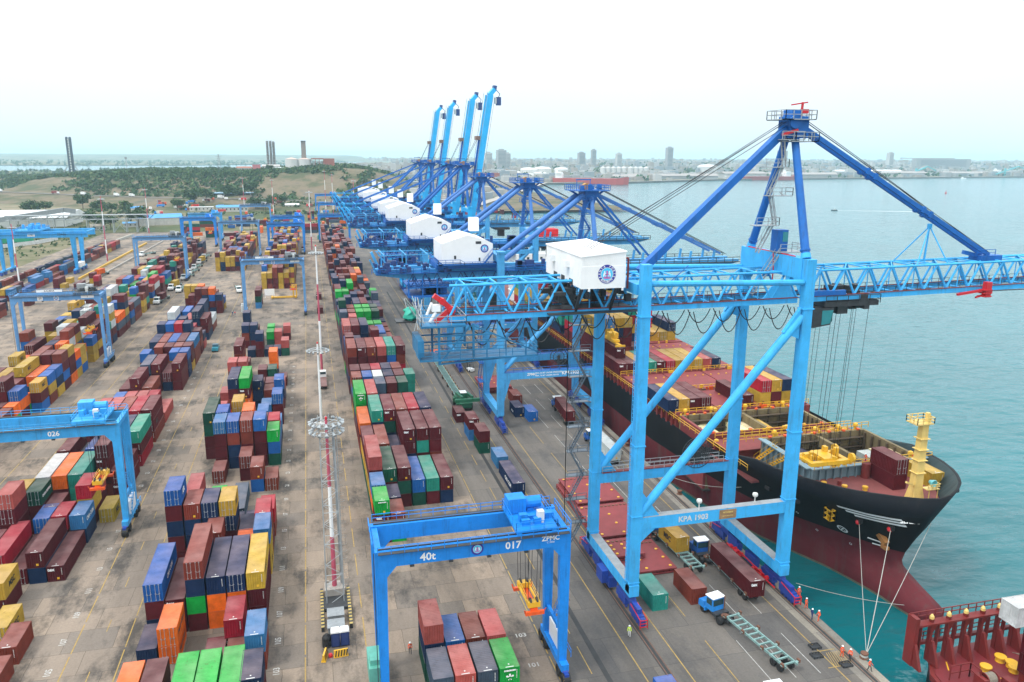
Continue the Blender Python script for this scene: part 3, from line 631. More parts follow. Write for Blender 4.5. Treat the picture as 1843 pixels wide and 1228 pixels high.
def sts_lattice():
    t=thing('quay_crane',(54.6,102.5,0),'nearest quay crane with a sky blue lattice boom and boxy white machine house','quay crane','ship-to-shore cranes along the quay')
    y0,y1=94.6,111.
    ZT=51.2
    for x,y,w,d,nm in((XL,y0,1.5,1.4,0),(XL,y1,1.5,1.4,0),(XW,y0,1.6,1.35,0),(XW,y1,1.6,1.35,0)):
        mb=MB();top=ZT if not(x==XL and y==y1) else 49
        mb.beam((x,y,3.6),(x,y,15),w,d,up=(0,1,0));mb.beam((x,y,15.01),(x,y,top),w,d,w2=w*.86,h2=d*.9,up=(0,1,0))
        for z in(44.2,26,15.5,5.2): mb.box(x-w/2-.08,y-d/2-.08,z,x+w/2+.08,y+d/2+.08,z+.16)
        for i in range(11): z=6.5+i*3.6;f_=1-(.12*(z-15)/36 if z>15 else 0);mb.box(x-w*f_/2-.012,y-d*f_/2-.012,z,x+w*f_/2+.012,y+d*f_/2+.012,z+.05)
        mb.build('leg',crane,t)
    for x in(XL,XW):   # sills along the quay
        mb=MB();mb.box(x-.75,y0-.9,3.2,x+.75,y1+.9,4.9)
        for i in range(9): mb.box(x-.8,y0+1.5+i*1.8,3.3,x-.75,y0+1.6+i*1.8,4.85)
        mb.build('sill_beam',crane,t)
        mb=MB();mb.box(x-.73,y0+.8,4.9,x+.73,y1-.8,4.93);mb.build('sill_top',grey,t)
    # portal beams
    mb=MB();mb.box(XL+.76,y0-.62,13.5,XW-.82,y0+.62,15.3)
    mb.extr([(XL+.76,y0-.55,13.5),(XL+3,y0-.55,13.5),(XL+.76,y0-.55,11.5)],(0,1.1,0))
    fb=mb.build('portal_beam',crane,t)
    mb=MB();mb.box(XL+1,y0-.6,15.3,XW-1.1,y0+.6,15.33);mb.build('beam_top',grey,fb)
    text('KPA 1903',1.15,mat('faded_white',(.55,.60,.60),.6,.3,2,.4,(.2,.35,.5)),(51.2,y0-.64,14.4),FRONT,fb,.04)
    mb=MB();mb.box(55.3,y0-.70,13.75,58.0,y0-.63,15.15);pl=mb.build('name_plate',mat('plate_brown',(.32,.19,.09),.6,.3),t)
    text('MITSUBISHI',.32,cream,(56.65,y0-.72,14.75),FRONT,pl,.01);text('HEAVY INDUSTRIES',.2,cream,(56.65,y0-.72,14.2),FRONT,pl,.005)
    mb=MB();mb.box(XL+.76,y1-.62,13.6,XW-.82,y1+.62,15.3);mb.box(XL+1,y1-.6,15.3,XW-1.1,y1+.6,15.34,1);mb.beam((XL+1,y1-.7,15.4),(XW-1,y1-.7,15.4),.16,.16,m=1)
    rb=mb.build('portal_beam',[crane,darkred],t)
    mb=MB();mb.rail([(XL+1,y1-.8,15.35),(XW-2,y1-.8,15.35)],1.1,.035);mb.rail([(XL+1,y1+.8,15.35),(XW-2,y1+.8,15.35)],1.1,.035);mb.build('handrail',galv,rb)
    # cable reel on the rear beam
    rc=Vector((60.2,y1-.4,17.2))
    mb=MB()
    for k in range(28):
        a=2*math.pi*k/28; mb.beam(rc+Vector((.3*math.cos(a),-.15,.3*math.sin(a))),rc+Vector((2.55*math.cos(a),-.3,2.55*math.sin(a))),.05,.05);mb.beam(rc+Vector((.3*math.cos(a),.15,.3*math.sin(a))),rc+Vector((2.55*math.cos(a),.3,2.55*math.sin(a))),.05,.05)
    for rr in(2.55,1.9,1.2):
        for k in range(28):
            a,b=2*math.pi*k/28,2*math.pi*(k+1)/28
            for yy in(-.3,.3): mb.beam(rc+Vector((rr*math.cos(a),yy,rr*math.sin(a))),rc+Vector((rr*math.cos(b),yy,rr*math.sin(b))),.09)
    mb.lathe((rc.x,rc.y-.5,rc.z),[(0,0),(.4,0),(.4,1),(0,1)],10,axis='y');mb.box(rc.x-.3,rc.y-.35,15.3,rc.x+.3,rc.y+.35,16.9)
    mb.build('cable_reel',dark,t)
    # diagonals
    for y in(y0,y1):
        mb=MB();mb.tube((XL+.5,y,15.6),(XW-.5,y,43.2),.62,n=14);mb.extr([(XL+.9,y-.3,15.3),(XL+3.6,y-.3,15.3),(XL+.9,y-.3,19)],(0,.6,0));mb.extr([(XW-.9,y-.3,44.5),(XW-3.4,y-.3,41),(XW-.9,y-.3,40)],(0,.6,0));mb.build('diagonal_brace',crane,t)
        mb=MB();mb.tube((XL+.8,y,48.6),(XW-.8,y,48.0),.42,n=10);mb.build('tie_tube',crane,t)
    # top portal beam over the boom, waterside, with clipped soffit
    mb=MB();ya,yb=y0+.62,y1-.62
    prof=[(ya,ZT),(yb,ZT),(yb,46.4),(yb-1.6,48.3),(ya+1.8,48.3),(ya,46.2)]
    mb.extr([(XW-.8,y,z) for y,z in prof],(1.6,0,0));
    for y in(98.5,106): mb.box(XW-.7,y-.5,47.2,XW+.7,y+.5,48.3)
    tb=mb.build('top_beam',crane,t)
    mb=MB();mb.path([(XW-.6,ya+2,ZT+.12),(XW-.6,yb,ZT+.12)],.09);mb.path([(XW-1.1,102,ZT+.1),(XW-1.15,101.6,49),(XW-1.15,101.6,46)],.1);mb.build('pipe',red,tb)
    mb=MB();mb.box(XL-.8,y0+.9,47.,XL+.8,y1-.9,48.4);mb.build('top_beam',crane,t)
    # lattice boom
    x0,x1=17.2,124.
    ya,yb=100.,105.2;zb,zt=44.,48.4
    def zb_(x): return zb+.017*max(0,x-44)
    def zt_(x): return zt+.012*max(0,x-44)
    for nm,xa,xb in(('backreach_truss',x0,69.),('boom_truss',70.6,x1)):
        n=round((xb-xa)/4.2);dx=(xb-xa)/n
        mb=MB()
        for y in(ya,yb):
            mb.beam((xa,y,zb_(xa)),(xb,y,zb_(xb)),.5,.75);mb.tube((xa+dx/2 if xa>60 else xa,y,zt_(xa)),(xb-dx/2 if xb<100 else xb,y,zt_(xb)),.2,n=6)
            for i in range(n):
                a=xa+i*dx;mid=a+dx/2;e=a+dx
                mb.tube((a,y,zb_(a)+.3),(mid,y,zt_(mid)),.17,n=6,caps=False);mb.tube((mid,y,zt_(mid)),(e,y,zb_(e)+.3),.17,n=6,caps=False)
                if i%2==0: mb.tube((mid,y,zt_(mid)),(mid,y,zb_(mid)),.09,n=5,caps=False)
        for i in range(n):
            a=xa+i*dx;mid=a+dx/2;e=a+dx
            mb.tube((mid,ya,zt_(mid)),(mid,yb,zt_(mid)),.13,n=5);mb.tube((a,ya,zb_(a)),(a,yb,zb_(a)),.16,n=5)
            if i<n-1: mb.tube((mid,ya,zt_(mid)),(mid+dx,yb,zt_(mid+dx)),.1,n=5) if i%2 else mb.tube((mid,yb,zt_(mid)),(mid+dx,ya,zt_(mid+dx)),.1,n=5)
        tr=mb.build(nm,crane,t)
        mb=MB()
        for y in(ya+.75,yb-.75):
            mb.box(xa,y-.35,zb_(xa)-.1,xb,y+.35,zb_(xa)-.04)
            mb.rail([(xa,y-.35 if y<102 else y+.35,zb_(xa)-.04),(xb,y-.35 if y<102 else y+.35,zb_(xb)-.04)],1.1,.03,step=2)
        mb.build('walkway',dark,tr)
        mb=MB();mb.beam((xa,ya-.3,zb_(xa)+.45),(xb,ya-.3,zb_(xb)+.45),.12,.14);mb.beam((xa,yb-.5,zb_(xa)+.5),(xb,yb-.5,zb_(xb)+.5),.12,.14);mb.build('pipe',darkred,tr)
    # gusset near hinge, trolley festoon
    mb=MB();mb.extr([(63.2,ya-.12,44.5),(68.8,ya-.12,44.5),(67.3,ya-.12,47.2),(64.6,ya-.12,46.6)],(0,.2,0));mb.build('hinge_plate',crane,t)
    mb=MB();mb.lathe((70.,ya-.3,47),[(0,0),(.55,0),(.55,.6),(0,.6)],12,axis='y');mb.box(71,ya-.5,45,77,ya,45.7);mb.build('hinge_pin',crane_dk,t)
    mb=MB()
    x=46.
    pts=[(20+i*4.1,) for i in range(13)]
    for yy,sag in((ya-.5,3.2),(ya+1.2,2.0)):
        mb=MB()
        for i in range(13):
            a=19.5+i*4.05;b=a+4.05
            pr=None
            for k in range(11):
                s_=k/10;p=(a+.25+(b-a-.5)*s_,yy,43.5-sag*(1-(2*s_-1)**2))
                if pr: mb.tube(pr,p,.075,n=4,caps=False)
                pr=p
        mb.build('festoon_cable',greycab,t)
    # trolley and cab at boom root
    mb=MB();mb.box(73.6,99.6,43.2,83.,105.6,44.0)
    for i in range(16):
        xx=rnd.uniform(74,81.5);yy=rnd.uniform(99.4,104.5);mb.box(xx,yy,44.0,xx+rnd.uniform(.5,1.4),yy+rnd.uniform(.5,1.4),44+rnd.uniform(.3,2.2));xx=rnd.uniform(73.6,81);mb.box(xx,yy,43.2-rnd.uniform(.3,1.3),xx+rnd.uniform(.6,1.8),yy+1.2,43.2)
    mb.rail([(73.6,99.3,43.6),(83,99.3,43.6),(83,105.8,43.6)],1.3,.04)
    tr=mb.build('trolley',dark,t)
    mb=MB();mb.extr([(71.2,99.2,43.1),(75.0,99.2,43.1),(74.6,99.2,40.6),(71.6,99.2,40.2),(71.0,99.2,41.0)],(0,2.4,0));cb=mb.build('operator_cab',dark,t)
    mb=MB();mb.poly([(73.0,99.16,42.8),(74.9,99.16,42.8),(74.5,99.16,40.8),(73.0,99.16,40.6)]);mb.box(74.96,99.4,41.,75.0,101.4,42.8);mb.build('window',tealglass,cb)
    mb=MB()
    for xx in(75.6,76.4,79.,79.8,82.):
        for yy in(100.4,103.8): mb.beam((xx,yy,43.2),(xx-.9,yy,18.4),.045)
    mb.build('hoist_rope',greycab,tr)
    mb=MB();mb.box(74.2,99.8,17.6,81.6,100.6,18.2);mb.box(74.2,103.6,17.6,81.6,104.4,18.2);mb.box(74.4,100.6,17.7,75.2,103.6,18.1);mb.box(80.6,100.6,17.7,81.4,103.6,18.1);mb.box(76.8,100.2,17.4,79.2,104,18.6)
    for i in range(14): xx=rnd.uniform(74.2,80.8);yy=rnd.uniform(99.6,103.8);mb.box(xx,yy,17.2,xx+rnd.uniform(.3,.9),yy+rnd.uniform(.3,.9),18+rnd.uniform(.2,1.6))
    for yy in(99.7,103.9): mb.lathe((81.2,yy,18.6),[(0,0),(.75,0),(.75,.4),(0,.4)],12,axis='x')
    mb.build('head_block',yellow,tr)
    # red fittings
    for xx,yy,zz in((45.2,ya-.3,43.2),(102.4,ya-.75,45.3)):
        mb=MB();mb.box(xx-.5,yy-.4,zz-1.6,xx+.5,yy+.4,zz+.8)
        for k in(0,.5,1.): mb.box(xx-1.1,yy-.6,zz-1.5+k,xx+.5,yy+.6,zz-1.35+k)
        if xx>90: mb.beam((xx-5.5,yy,zz-1.0),(xx,yy,zz-.4),.4,.35);mb.beam((xx-2,yy,zz-1.6),(xx+1,yy,zz-.8),.25)
        mb.build('boom_stop',red,t)
    # machine house: white clad box hung over the back-reach
    hx0,hx1,hy0,hy1=34.,40.2,96.2,112.;hz0,hz1=48.,52.1
    mb=MB();mb.extr([(hx0,hy0,hz0),(hx1,hy0,hz0),(hx1,hy0,52.7),(hx0,hy0,hz1)],(0,hy1-hy0,0));h=mb.build('machine_house',white,t)
    mb=MB()
    nr=24
    for i in range(nr): mb.box(hx0-.03,hy0+(hy1-hy0)*i/nr+.04,hz0+.1,hx0,hy0+(hy1-hy0)*i/nr+.2,hz1-.15)
    for i in range(20): mb.box(hx0+.1+6.0*i/20,hy0-.03,51.1,hx0+.2+6.0*i/20,hy0,hz1-.1)
    mb.box(hx0-.05,hy0-.06,hz0-.05,hx1+.02,hy0,50.95)
    mb.extr([(hx0-.12,hy0-.12,hz1),(hx1+.1,hy0-.12,52.7),(hx1+.1,hy0-.12,52.85),(hx0-.12,hy0-.12,hz1+.15)],(0,hy1-hy0+.24,0))
    for yy in(101.,107.5): mb.box(hx0-.75,yy,50.2,hx0,yy+1.,51.1)
    mb.box(hx0+1,hy0-.1,hz0-.4,hx0+1.25,hy0+.1,hz0);mb.box(hx1-.5,hy0-.1,hz0-.4,hx1-.25,hy0+.1,hz0)
    mb.build('cladding',white,h)
    mb=MB()
    for yy in(99.5,103.,106.5): mb.box(hx0-.04,yy,hz0-.02,hx0-.01,yy+1.6,hz0+.75)
    mb.build('vent',dark,h)
    roundel((37.55,hy0-.06,49.85),1.25,t,big=True)
    mb=MB();mb.path([(40.4,98,51.8),(41.3,98,51.6),(41.3,98,47.5)],.16);mb.path([(40.4,101,51.9),(41.6,101,51.7),(41.6,101,47)],.14);mb.build('pipe',darkred,h)
    mb=MB()
    for i in range(26):
        xx=rnd.uniform(31,42);yy=rnd.uniform(99,106);zz=rnd.uniform(44.3,46.6);mb.box(xx,yy,zz,xx+rnd.uniform(.6,2.),yy+rnd.uniform(.6,1.6),zz+rnd.uniform(.4,1.3))
    mb.box(30.5,98.6,44.1,43.5,107.2,44.25)
    for yy in(97.5,103,110):
        for xx in(34.6,39.6): mb.beam((xx,yy,48),(xx,yy if 99<yy<106 else (100. if yy<99 else 105.2),44.2),.35)
    mb.build('winch_machinery',dark,t)
    # maintenance platform with red knuckle crane
    px0,px1=13.2,17.6
    mb=MB();mb.box(px0,98.4,43.2,px1+1.5,106.4,43.45);mb.beam((15.6,99.2,43.2),(15.6,99.2,38),.28);mb.beam((15.6,105.4,43.2),(15.6,105.4,38),.28);mb.beam((20.2,99.2,43.4),(20.2,99.2,38.9),.28);mb.beam((20.2,105.4,43.4),(20.2,105.4,38.9),.28)
    mb.box(13.,98.8,38.6,29.,102.8,38.8);mb.beam((15.6,99.2,38.1),(28,99.2,38.7),.2);mb.beam((15.6,99.2,38.2),(19.8,99.2,43.1),.18);mb.beam((20,99.2,43.2),(29.5,99.2,38.9),.18)
    for xx in(22,24.6,27.4): mb.beam((xx,99,38.8),(xx,99,41.2),.12)
    mb.beam((20.2,99,41.2),(27.4,99,41.2),.1)
    for zz in(39.9,40.9,41.9): mb.beam((15,99.1,zz),(23,99.1,zz),.12,.2);mb.beam((14,104.6,zz),(20,104.6,zz),.12,.2)
    mb.rail([(13,98.8,38.8),(29,98.8,38.8),(29,102.8,38.8)],1.1,.04);mb.rail([(13,102.8,38.8),(29,102.8,38.8)],1.1,.04)
    mb.box(12.8,99,39.2,13.6,105,41.4)
    pf=mb.build('maintenance_platform',mat('platform_teal',(.012,.16,.33),.55,.3),t)
    mb=MB();mb.rail([(px0,98.4,43.45),(px1+1.5,98.4,43.45),(px1+1.5,106.4,43.45),(px0,106.4,43.45),(px0,98.4,43.45)],1.2,.04)
    for i in range(16): mb.beam((rnd.uniform(12,14.5),rnd.uniform(99,106),42.8),(rnd.uniform(11.5,14),rnd.uniform(99,106),46.2),.07)
    mb.build('handrail',galv,pf)
    mb=MB();mb.beam((17.4,100.5,43.45),(17.5,100.5,45.2),.8,.6);mb.beam((15.3,100.5,43.5),(17.3,100.5,45.2),.6,.6);mb.beam((17.5,100.5,45.1),(16.3,100.5,46.4),.75,.7);mb.beam((16.3,100.5,46.3),(15.2,100.5,47.1),.75,.65);mb.lathe((17.5,100.0,45.1),[(0,0),(.5,0),(.5,1.0),(0,1.0)],10,axis='y');mb.lathe((16.3,100.0,46.3),[(0,0),(.45,0),(.45,1.),(0,1.)],10,axis='y')
    kn=mb.build('knuckle_crane',red,t)
    mb=MB();mb.tube((14.6,100.3,43.6),(15.4,100.3,44.9),.22);mb.tube((14.2,100.3,44.6),(14.9,100.3,46.2),.18);mb.box(14.9,100.1,45.,16.,100.9,45.9);mb.build('ram',white,kn)
    # A-frame, apex, stays
    A=Vector((67.8,102.8,69.6))
    for y in(y0+1.0,y1-1.0):
        mb=MB();b=Vector((XW,y,ZT));e=A+Vector((-.2,-.9 if y<102 else .9,-1.5))
        mb.tube(b,b.lerp(e,.04),.72,.66,n=12,m=1);mb.tube(b.lerp(e,.04),e,.60,.52,n=12)
        for s_ in(.06,.97): mb.tube(b.lerp(e,s_),b.lerp(e,s_+.012),.72,n=12)
        mb.build('mast_leg',[crane_dk,crane],t)
    mb=MB();mb.beam((XL+1.0,99.0,49.6),(66.6,102.4,69.),1.0,1.05);mb.build('backstay',crane_dk,t)
    mb=MB();mb.box(66.4,101.3,67.6,69.4,104.3,70.6);mb.box(66.8,101.7,70.6,68.2,103.9,71.5);mb.lathe((67.,100.9,69.8),[(0,0),(.9,0),(.9,.35),(0,.35)],12,axis='y')
    ap_=mb.build('mast_head',crane_dk,t)
    mb=MB()
    for z,x_0,x_1 in((70.2,65.0,69.9),(67.2,66.9,70.6)):
        mb.box(x_0,100.4,z-.12,x_1,101.3,z);mb.box(x_0,104.3,z-.12,x_1,105.2,z);mb.box(x_0,100.4,z-.12,66.3,105.2,z);mb.box(69.5,100.4,z-.12,x_1,105.2,z)
        mb.rail([(x_0,100.4,z),(x_1,100.4,z),(x_1,105.2,z),(x_0,105.2,z),(x_0,100.4,z)],1.2,.045,step=1.2)
    mb.build('mast_platform',galv,ap_)
    mb=MB();mb.beam((69.0,102.8,70.6),(69.1,102.8,72.6),.26);mb.beam((67.3,102.8,72.2),(69.9,102.8,72.6),.2,.18);mb.box(68.4,101.5,71.0,69.3,102.4,71.6);mb.beam((65,100.9,68.),(67.4,100.9,68.7),.3,.35);mb.build('davit',red,ap_)
    tip=Vector((104.6,102.8,49.9))
    for y in(-.75,.75):
        mb=MB();a=A+Vector((1.3,y,-.5));b=tip+Vector((0,y,0));mb.beam(a,b,.34,.62)
        for s_ in(.32,.36,.62,.66): mb.beam(a.lerp(b,s_-.006),a.lerp(b,s_+.006),.6,.95)
        mb.build('forestay',crane_dk,t)
    mb=MB();mb.box(102.8,101.5,48.9,106.8,104.1,49.9);mb.beam((100.4,102.8,50.4),(104,102.8,49.6),.6,.6);mb.rail([(101.5,101.2,50.),(105,101.2,50.)],.9,.04);mb.build('stay_anchor',crane_dk,t)
    mb=MB()
    for dy,dz in((-.9,.5),(-.4,1.0),(.4,1.),(.9,.5)):
        a=A+Vector((1,dy,dz));mb.path([a,a.lerp(tip,.5)+Vector((0,0,.4)),tip+Vector((0,dy,.4))],.05,n=4);
        b=Vector((36.5,102.8+dy*1.5,52.2));mb.path([A+Vector((-1.,dy,dz-.5)),b],.045,n=4)
    mb.build('boom_rope',greycab,t)
    # ladder tower on the mast, stair tower on the landside rear leg
    mb=MB()
    zz=[51.4,55.4,59.6,63.6,67.4];xs=[64.3,63.6,65.4,64.4,66.6];yy=101.4
    for i in range(4):
        a=(xs[i]+(1.2 if i%2 else -1.2),yy,zz[i]);b=(xs[i+1]+(1.2 if i%2==0 else -1.2)*-1,yy,zz[i+1])
        mb.stair((xs[i]-1.6,yy,zz[i]) if i%2==0 else (xs[i]+1.6,yy,zz[i]),(xs[i+1]+1.2,yy,zz[i+1]) if i%2==0 else (xs[i+1]-1.2,yy,zz[i+1]),.8)
        mb.box(xs[i+1]-1.8,yy-.9,zz[i+1]-.1,xs[i+1]+1.8,yy+.9,zz[i+1]);mb.rail([(xs[i+1]-1.8,yy-.9,zz[i+1]),(xs[i+1]+1.8,yy-.9,zz[i+1]),(xs[i+1]+1.8,yy+.9,zz[i+1])],1.1,.04)
        mb.beam((xs[i+1]+1.5,yy+.9,zz[i+1]),(67.,103.4,zz[i+1]+.3),.14)
    mb.stair((62.2,yy,45.2),(66.4,yy,51.4),.9);mb.build('access_ladder',galv,t)
    mb=MB();mb.box(66.0,101.6,ZT+.3,67.8,103.2,ZT+3.4);cb=mb.build('checker_cabin',crane_dk,t)
    mb=MB();mb.box(66.9,101.56,ZT+1.7,67.75,101.6,ZT+3.1);mb.box(67.8,101.8,ZT+1.7,67.84,103,ZT+3.1);mb.build('window',tealglass,cb)
    mb=MB();mb.box(66.,100.6,ZT+.15,69.8,103.4,ZT+.3);mb.rail([(66,100.6,ZT+.3),(69.8,100.6,ZT+.3),(69.8,103.4,ZT+.3)],1.1,.04);mb.build('cabin_platform',galv,cb)
    mb=MB();zs=[2.2+4.15*i for i in range(11)]
    for i in range(10):
        xa,xb=(38.6,40.8) if i%2==0 else(40.8,38.6)
        mb.stair((xa,112.4,zs[i]),(xb,112.4,zs[i+1]),.75,n=9);mb.box(38.,111.9,zs[i+1]-.1,41.4,112.9,zs[i+1]);mb.rail([(38.,111.9,zs[i+1]),(41.4,111.9,zs[i+1])],1.,.04)
        mb.beam((41.2,112.2,zs[i+1]-.1),(42.2,111.5,zs[i+1]-.1),.16)
    for xx in(38.,38.0): mb.beam((xx,112.8,1.6),(xx,112.8,zs[-1]),.1)
    mb.build('stair_tower',mat('stair_grey',(.12,.15,.18),.5,.3),t)
    mb=MB();mb.ladder((XL-1.05,y0,5),(XL-1.05,y0,44),.5,side=(0,1,0));mb.build('leg_ladder',crane,t)
    bogies(t,(XL,XW),y0+.5,y1-.5)
    mb=MB();mb.box(XL-1.9,101.5,1.2,XL-.9,104,3.2);mb.box(XL-.9,101,.6,XL+.4,104.4,2.2);mb.build('drive_box',bogie,t);mb=MB();mb.box(XW-.5,101,.6,XW+.4,104,2.2);mb.build('drive_box',bogie,t)
    mb=MB()
    for a,b in(((XW-1.3,97.5,1.6),(XW-1.3,105,1.9)),((XW-1.3,94,1.2),(XW-1.3,98.6,1.2)),((XW-1.2,104,1.2),(XW-1.2,108.6,1.2))): mb.beam(a,b,.14,.16)
    for yy in(97,99,104.5,106.5): mb.tube((XW-1.3,yy,1.1),(XW-.6,yy,1.1),.4);mb.box(XW-1.6,yy+.5,.6,XW-.9,yy+1.2,1.5)
    mb.build('motor',red,t)
    for yy,xx in((y0-.2,52.2),(y0-.2,61.2)):
        mb=MB();mb.tube((xx,yy,15.3),(xx,yy,16.5),.08);mb.lathe((xx,yy,16.5),[(0,0),(.32,0),(.42,.25),(.36,.5),(0,.55)],10);mb.build('warning_lamp',offwhite,fb)
    mb=MB();mb.beam((44.6,99.2,45),(50.8,99.2,50.2),.1,.1);mb.build('rope_guide',crane_dk,t)
    mb=MB();k=Vector((93.4,102.8,54.6))
    for e in((89.4,100,48.9),(89.4,105.2,48.9),(95.2,100,48.9),(95.2,105.2,48.9),(93.2,102.8,48.9)): mb.tube(k,e,.10,n=6)
    mb.box(93.15,102.55,54.3,93.65,103.05,55.0);mb.build('stay_support',crane,t)
    return t
sts_lattice()
def sts_plate(yc,up_,label,num=None):
    t=thing('quay_crane',(54.6,yc,0),label,'quay crane','ship-to-shore cranes along the quay')
    y0,y1=yc-8,yc+8
    c2,ca=(crane_2,crane_peri) if not up_ else (crane_cy,crane_dk)
    for y in(y0,y1):
        for x in(XL,XW):
            mb=MB();mb.beam((x,y,3.6),(x,y,14.2),1.5,1.5,up=(0,1,0));mb.beam((x,y,14.21),(x,y,43),1.6,1.6,w2=1.5,up=(0,1,0));s=1 if x==XL else -1
            mb.extr([(x+s*.75,y-.6,12.6),(x+s*2.4,y-.6,12.6),(x+s*.75,y-.6,7)],(0,1.2,0))
            mb.box(x-1,y-1,43,x+1,y+1,43.4);mb.build('leg',c2,t)
        mb=MB();mb.box(XL+.76,y-.7,12.5,XW-.76,y+.7,14.2);b=mb.build('portal_beam',c2,t)
        mb=MB();mb.rail([(XL+.8,y-.65,14.2),(XW-.8,y-.65,14.2)],1.1,.05,step=2.2);mb.box(XL+.8,y-.65,14.2,XW-.8,y+.65,14.24);mb.build('handrail',crane_dk,b)
        if y==y0:
            if num: text(num,1.15,white,(59.8,y-.72,13.4),FRONT,b,.03)
            text('ZPMC',.9,white,(50.,y-.72,13.55),FRONT,b,.02);text('SWL 50 MT UNDER SPREADER',.5,white,(54.3,y-.72,13.75),FRONT,b,.01);text('SWL 70 MT UNDER HOOK',.5,white,(53.9,y-.72,13.1),FRONT,b,.01)
        mb=MB();mb.tube((XL+.7,y,14.8),(XW-.8,y,37.6),.62,n=10);mb.build('diagonal_brace',c2,t)
        mb=MB();mb.box(XL+.8,y-.6,35.6,XW-.8,y+.6,36.8);mb.build('upper_beam',c2,t)
    for x in(XL,XW):
        mb=MB();mb.box(x-.75,y0,3.0,x+.75,y1,4.6);mb.build('sill_beam',c2,t)
        mb=MB();mb.box(x-.7,y0+.8,40.8,x+.7,y1-.8,42.4);mb.build('top_beam',c2,t)
    # cable reel
    rc=Vector((57.6,y0+2,16.8));mb=MB()
    for k in range(20):
        a=2*math.pi*k/20;b=2*math.pi*(k+1)/20
        mb.beam(rc,rc+Vector((2.2*math.cos(a),0,2.2*math.sin(a))),.08)
        for rr in(2.2,1.4): mb.beam(rc+Vector((rr*math.cos(a),0,rr*math.sin(a))),rc+Vector((rr*math.cos(b),0,rr*math.sin(b))),.14)
    mb.beam((57.6,y0+2,14),(57.6,y0+2,16.8),.5);mb.beam((57.6,y0+.5,14.1),(57.6,y0+2.4,14.1),.4)
    mb.build('cable_reel',dark,t)
    # main girder and boom
    mb=MB();mb.box(21,yc-3.6,37.,68.4,yc-2.2,39.2);mb.box(21,yc+2.2,37.,68.4,yc+3.6,39.2);mb.extr([(14.,yc-3.6,38.),(21,yc-3.6,37),(21,yc-3.6,39.2),(14,yc-3.6,39.2)],(0,1.4,0));mb.extr([(14.,yc+2.2,38.),(21,yc+2.2,37),(21,yc+2.2,39.2),(14,yc+2.2,39.2)],(0,1.4,0))
    mb.box(14,yc-3.6,38,15,yc+3.6,39.2);mb.box(26,yc-2.2,37.6,27,yc+2.2,39.2)
    gi=mb.build('main_girder',c2,t)
    mb=MB();mb.box(14,yc-5.2,38.4,68,yc-3.62,38.5);mb.rail([(13,yc-5.2,38.5),(30,yc-5.2,38.5)],1.1,.06);mb.rail([(42,yc-5.2,38.5),(68,yc-5.2,38.5)],1.1,.06,step=2.4)
    mb.rail([(21,yc-6.,35.3),(31,yc-6,35.3)],1.1,.06);mb.box(21,yc-6,35.1,31.6,yc+6,35.3)
    for xx in(21.2,24.4,27.8,31.2): mb.box(xx-.15,yc-5.9,33.0,xx+.15,yc-5.6,37.2);mb.box(xx-.15,yc+5.6,33.,xx+.15,yc+5.9,37.2)
    mb.box(21,yc-6,33,31.6,yc-5.8,33.4);mb.box(21,yc-6,32.9,31.6,yc+6,33.0)
    for i in range(10): xx=rnd.uniform(21.5,30);mb.box(xx,yc-4,33.4,xx+1.1,yc+3,34.8)
    mb.build('walkway',crane_dk if not up_ else crane_dk,gi)
    mb=MB()
    for xx in(16,21,26): mb.beam((xx,yc-4,39.2),(xx,yc-4,42.6),.22);mb.beam((xx,yc+4,39.2),(xx,yc+4,42.6),.22);mb.beam((xx,yc-4,42.6),(xx-1,yc+1,43.4),.2)
    for yy in(-4,4): mb.beam((14.6,yc+yy,42.6),(26.4,yc+yy,42.6),.2)
    mb.beam((15,yc,39.2),(13.4,yc,43),.8,.6);mb.beam((17.4,yc-1,39.4),(14.6,yc-1,43),.3);mb.beam((14,yc-3,39),(12.8,yc-3,41.6),.4)
    mb.build('service_gantry',c2,gi)
    mb=MB()
    for i in range(46):
        xx=rnd.uniform(13.5,31);yy=yc+rnd.choice((-1,1))*rnd.uniform(3.7,5.6);zz=rnd.uniform(38.5,40.2);mb.box(xx,yy,zz,xx+rnd.uniform(.4,1.5),yy+rnd.uniform(.3,1.2),zz+rnd.uniform(.4,1.6))
    for i in range(40):
        xx=rnd.uniform(21,66);yy=yc-rnd.uniform(2.4,5.4);zz=rnd.uniform(34.6,37);mb.beam((xx,yy,zz),(xx+rnd.uniform(-2,2),yy+rnd.uniform(-.5,2),zz+rnd.uniform(.8,2.2)),rnd.uniform(.12,.3))
    for zz in(36.6,35.6): mb.beam((21,yc-4.6,zz),(66,yc-4.6,zz),.2)
    for i in range(16): mb.beam((21+i*2.8,yc-4.6,35.6),(22.4+i*2.8,yc-4.6,38.3),.14);mb.beam((22.4+i*2.8,yc-4.6,38.3),(23.8+i*2.8,yc-4.6,35.6),.14)
    for i in range(14): xx=rnd.uniform(32,64);mb.box(xx,yc-4.8,39.2,xx+rnd.uniform(.6,2.2),yc-3.6,39.2+rnd.uniform(.6,1.8))
    mb.build('electrical_gear',mat('gear_dark_blue',(.008,.04,.17),.6,.3,.6,.4),gi)
    for xx in(24,27.6):
        mb=MB()
        for q in range(8):
            s0,s1=q/8,(q+1)/8;z=lambda s_:33-3.4*(1-(2*s_-1)**2)
            mb.tube((xx+2.6*s0,yc-5.6,z(s0)),(xx+2.6*s1,yc-5.6,z(s1)),.09,n=4,caps=False)
        mb.build('festoon_cable',greycab,t)
    # machine house with gable roof
    mb=MB();mb.extr([(29.,yc-6,40.6),(41,yc-6,40.6),(41,yc-6,45.),(39.3,yc-6,45.9),(35,yc-6,47.1),(29.,yc-6,45.2)] if not up_ else [(29.,yc-6,40.6),(41,yc-6,40.6),(41,yc-6,44.8),(35,yc-6,46.2),(29.,yc-6,45.0)],(0,12.5,0));h=mb.build('machine_house',white,t)
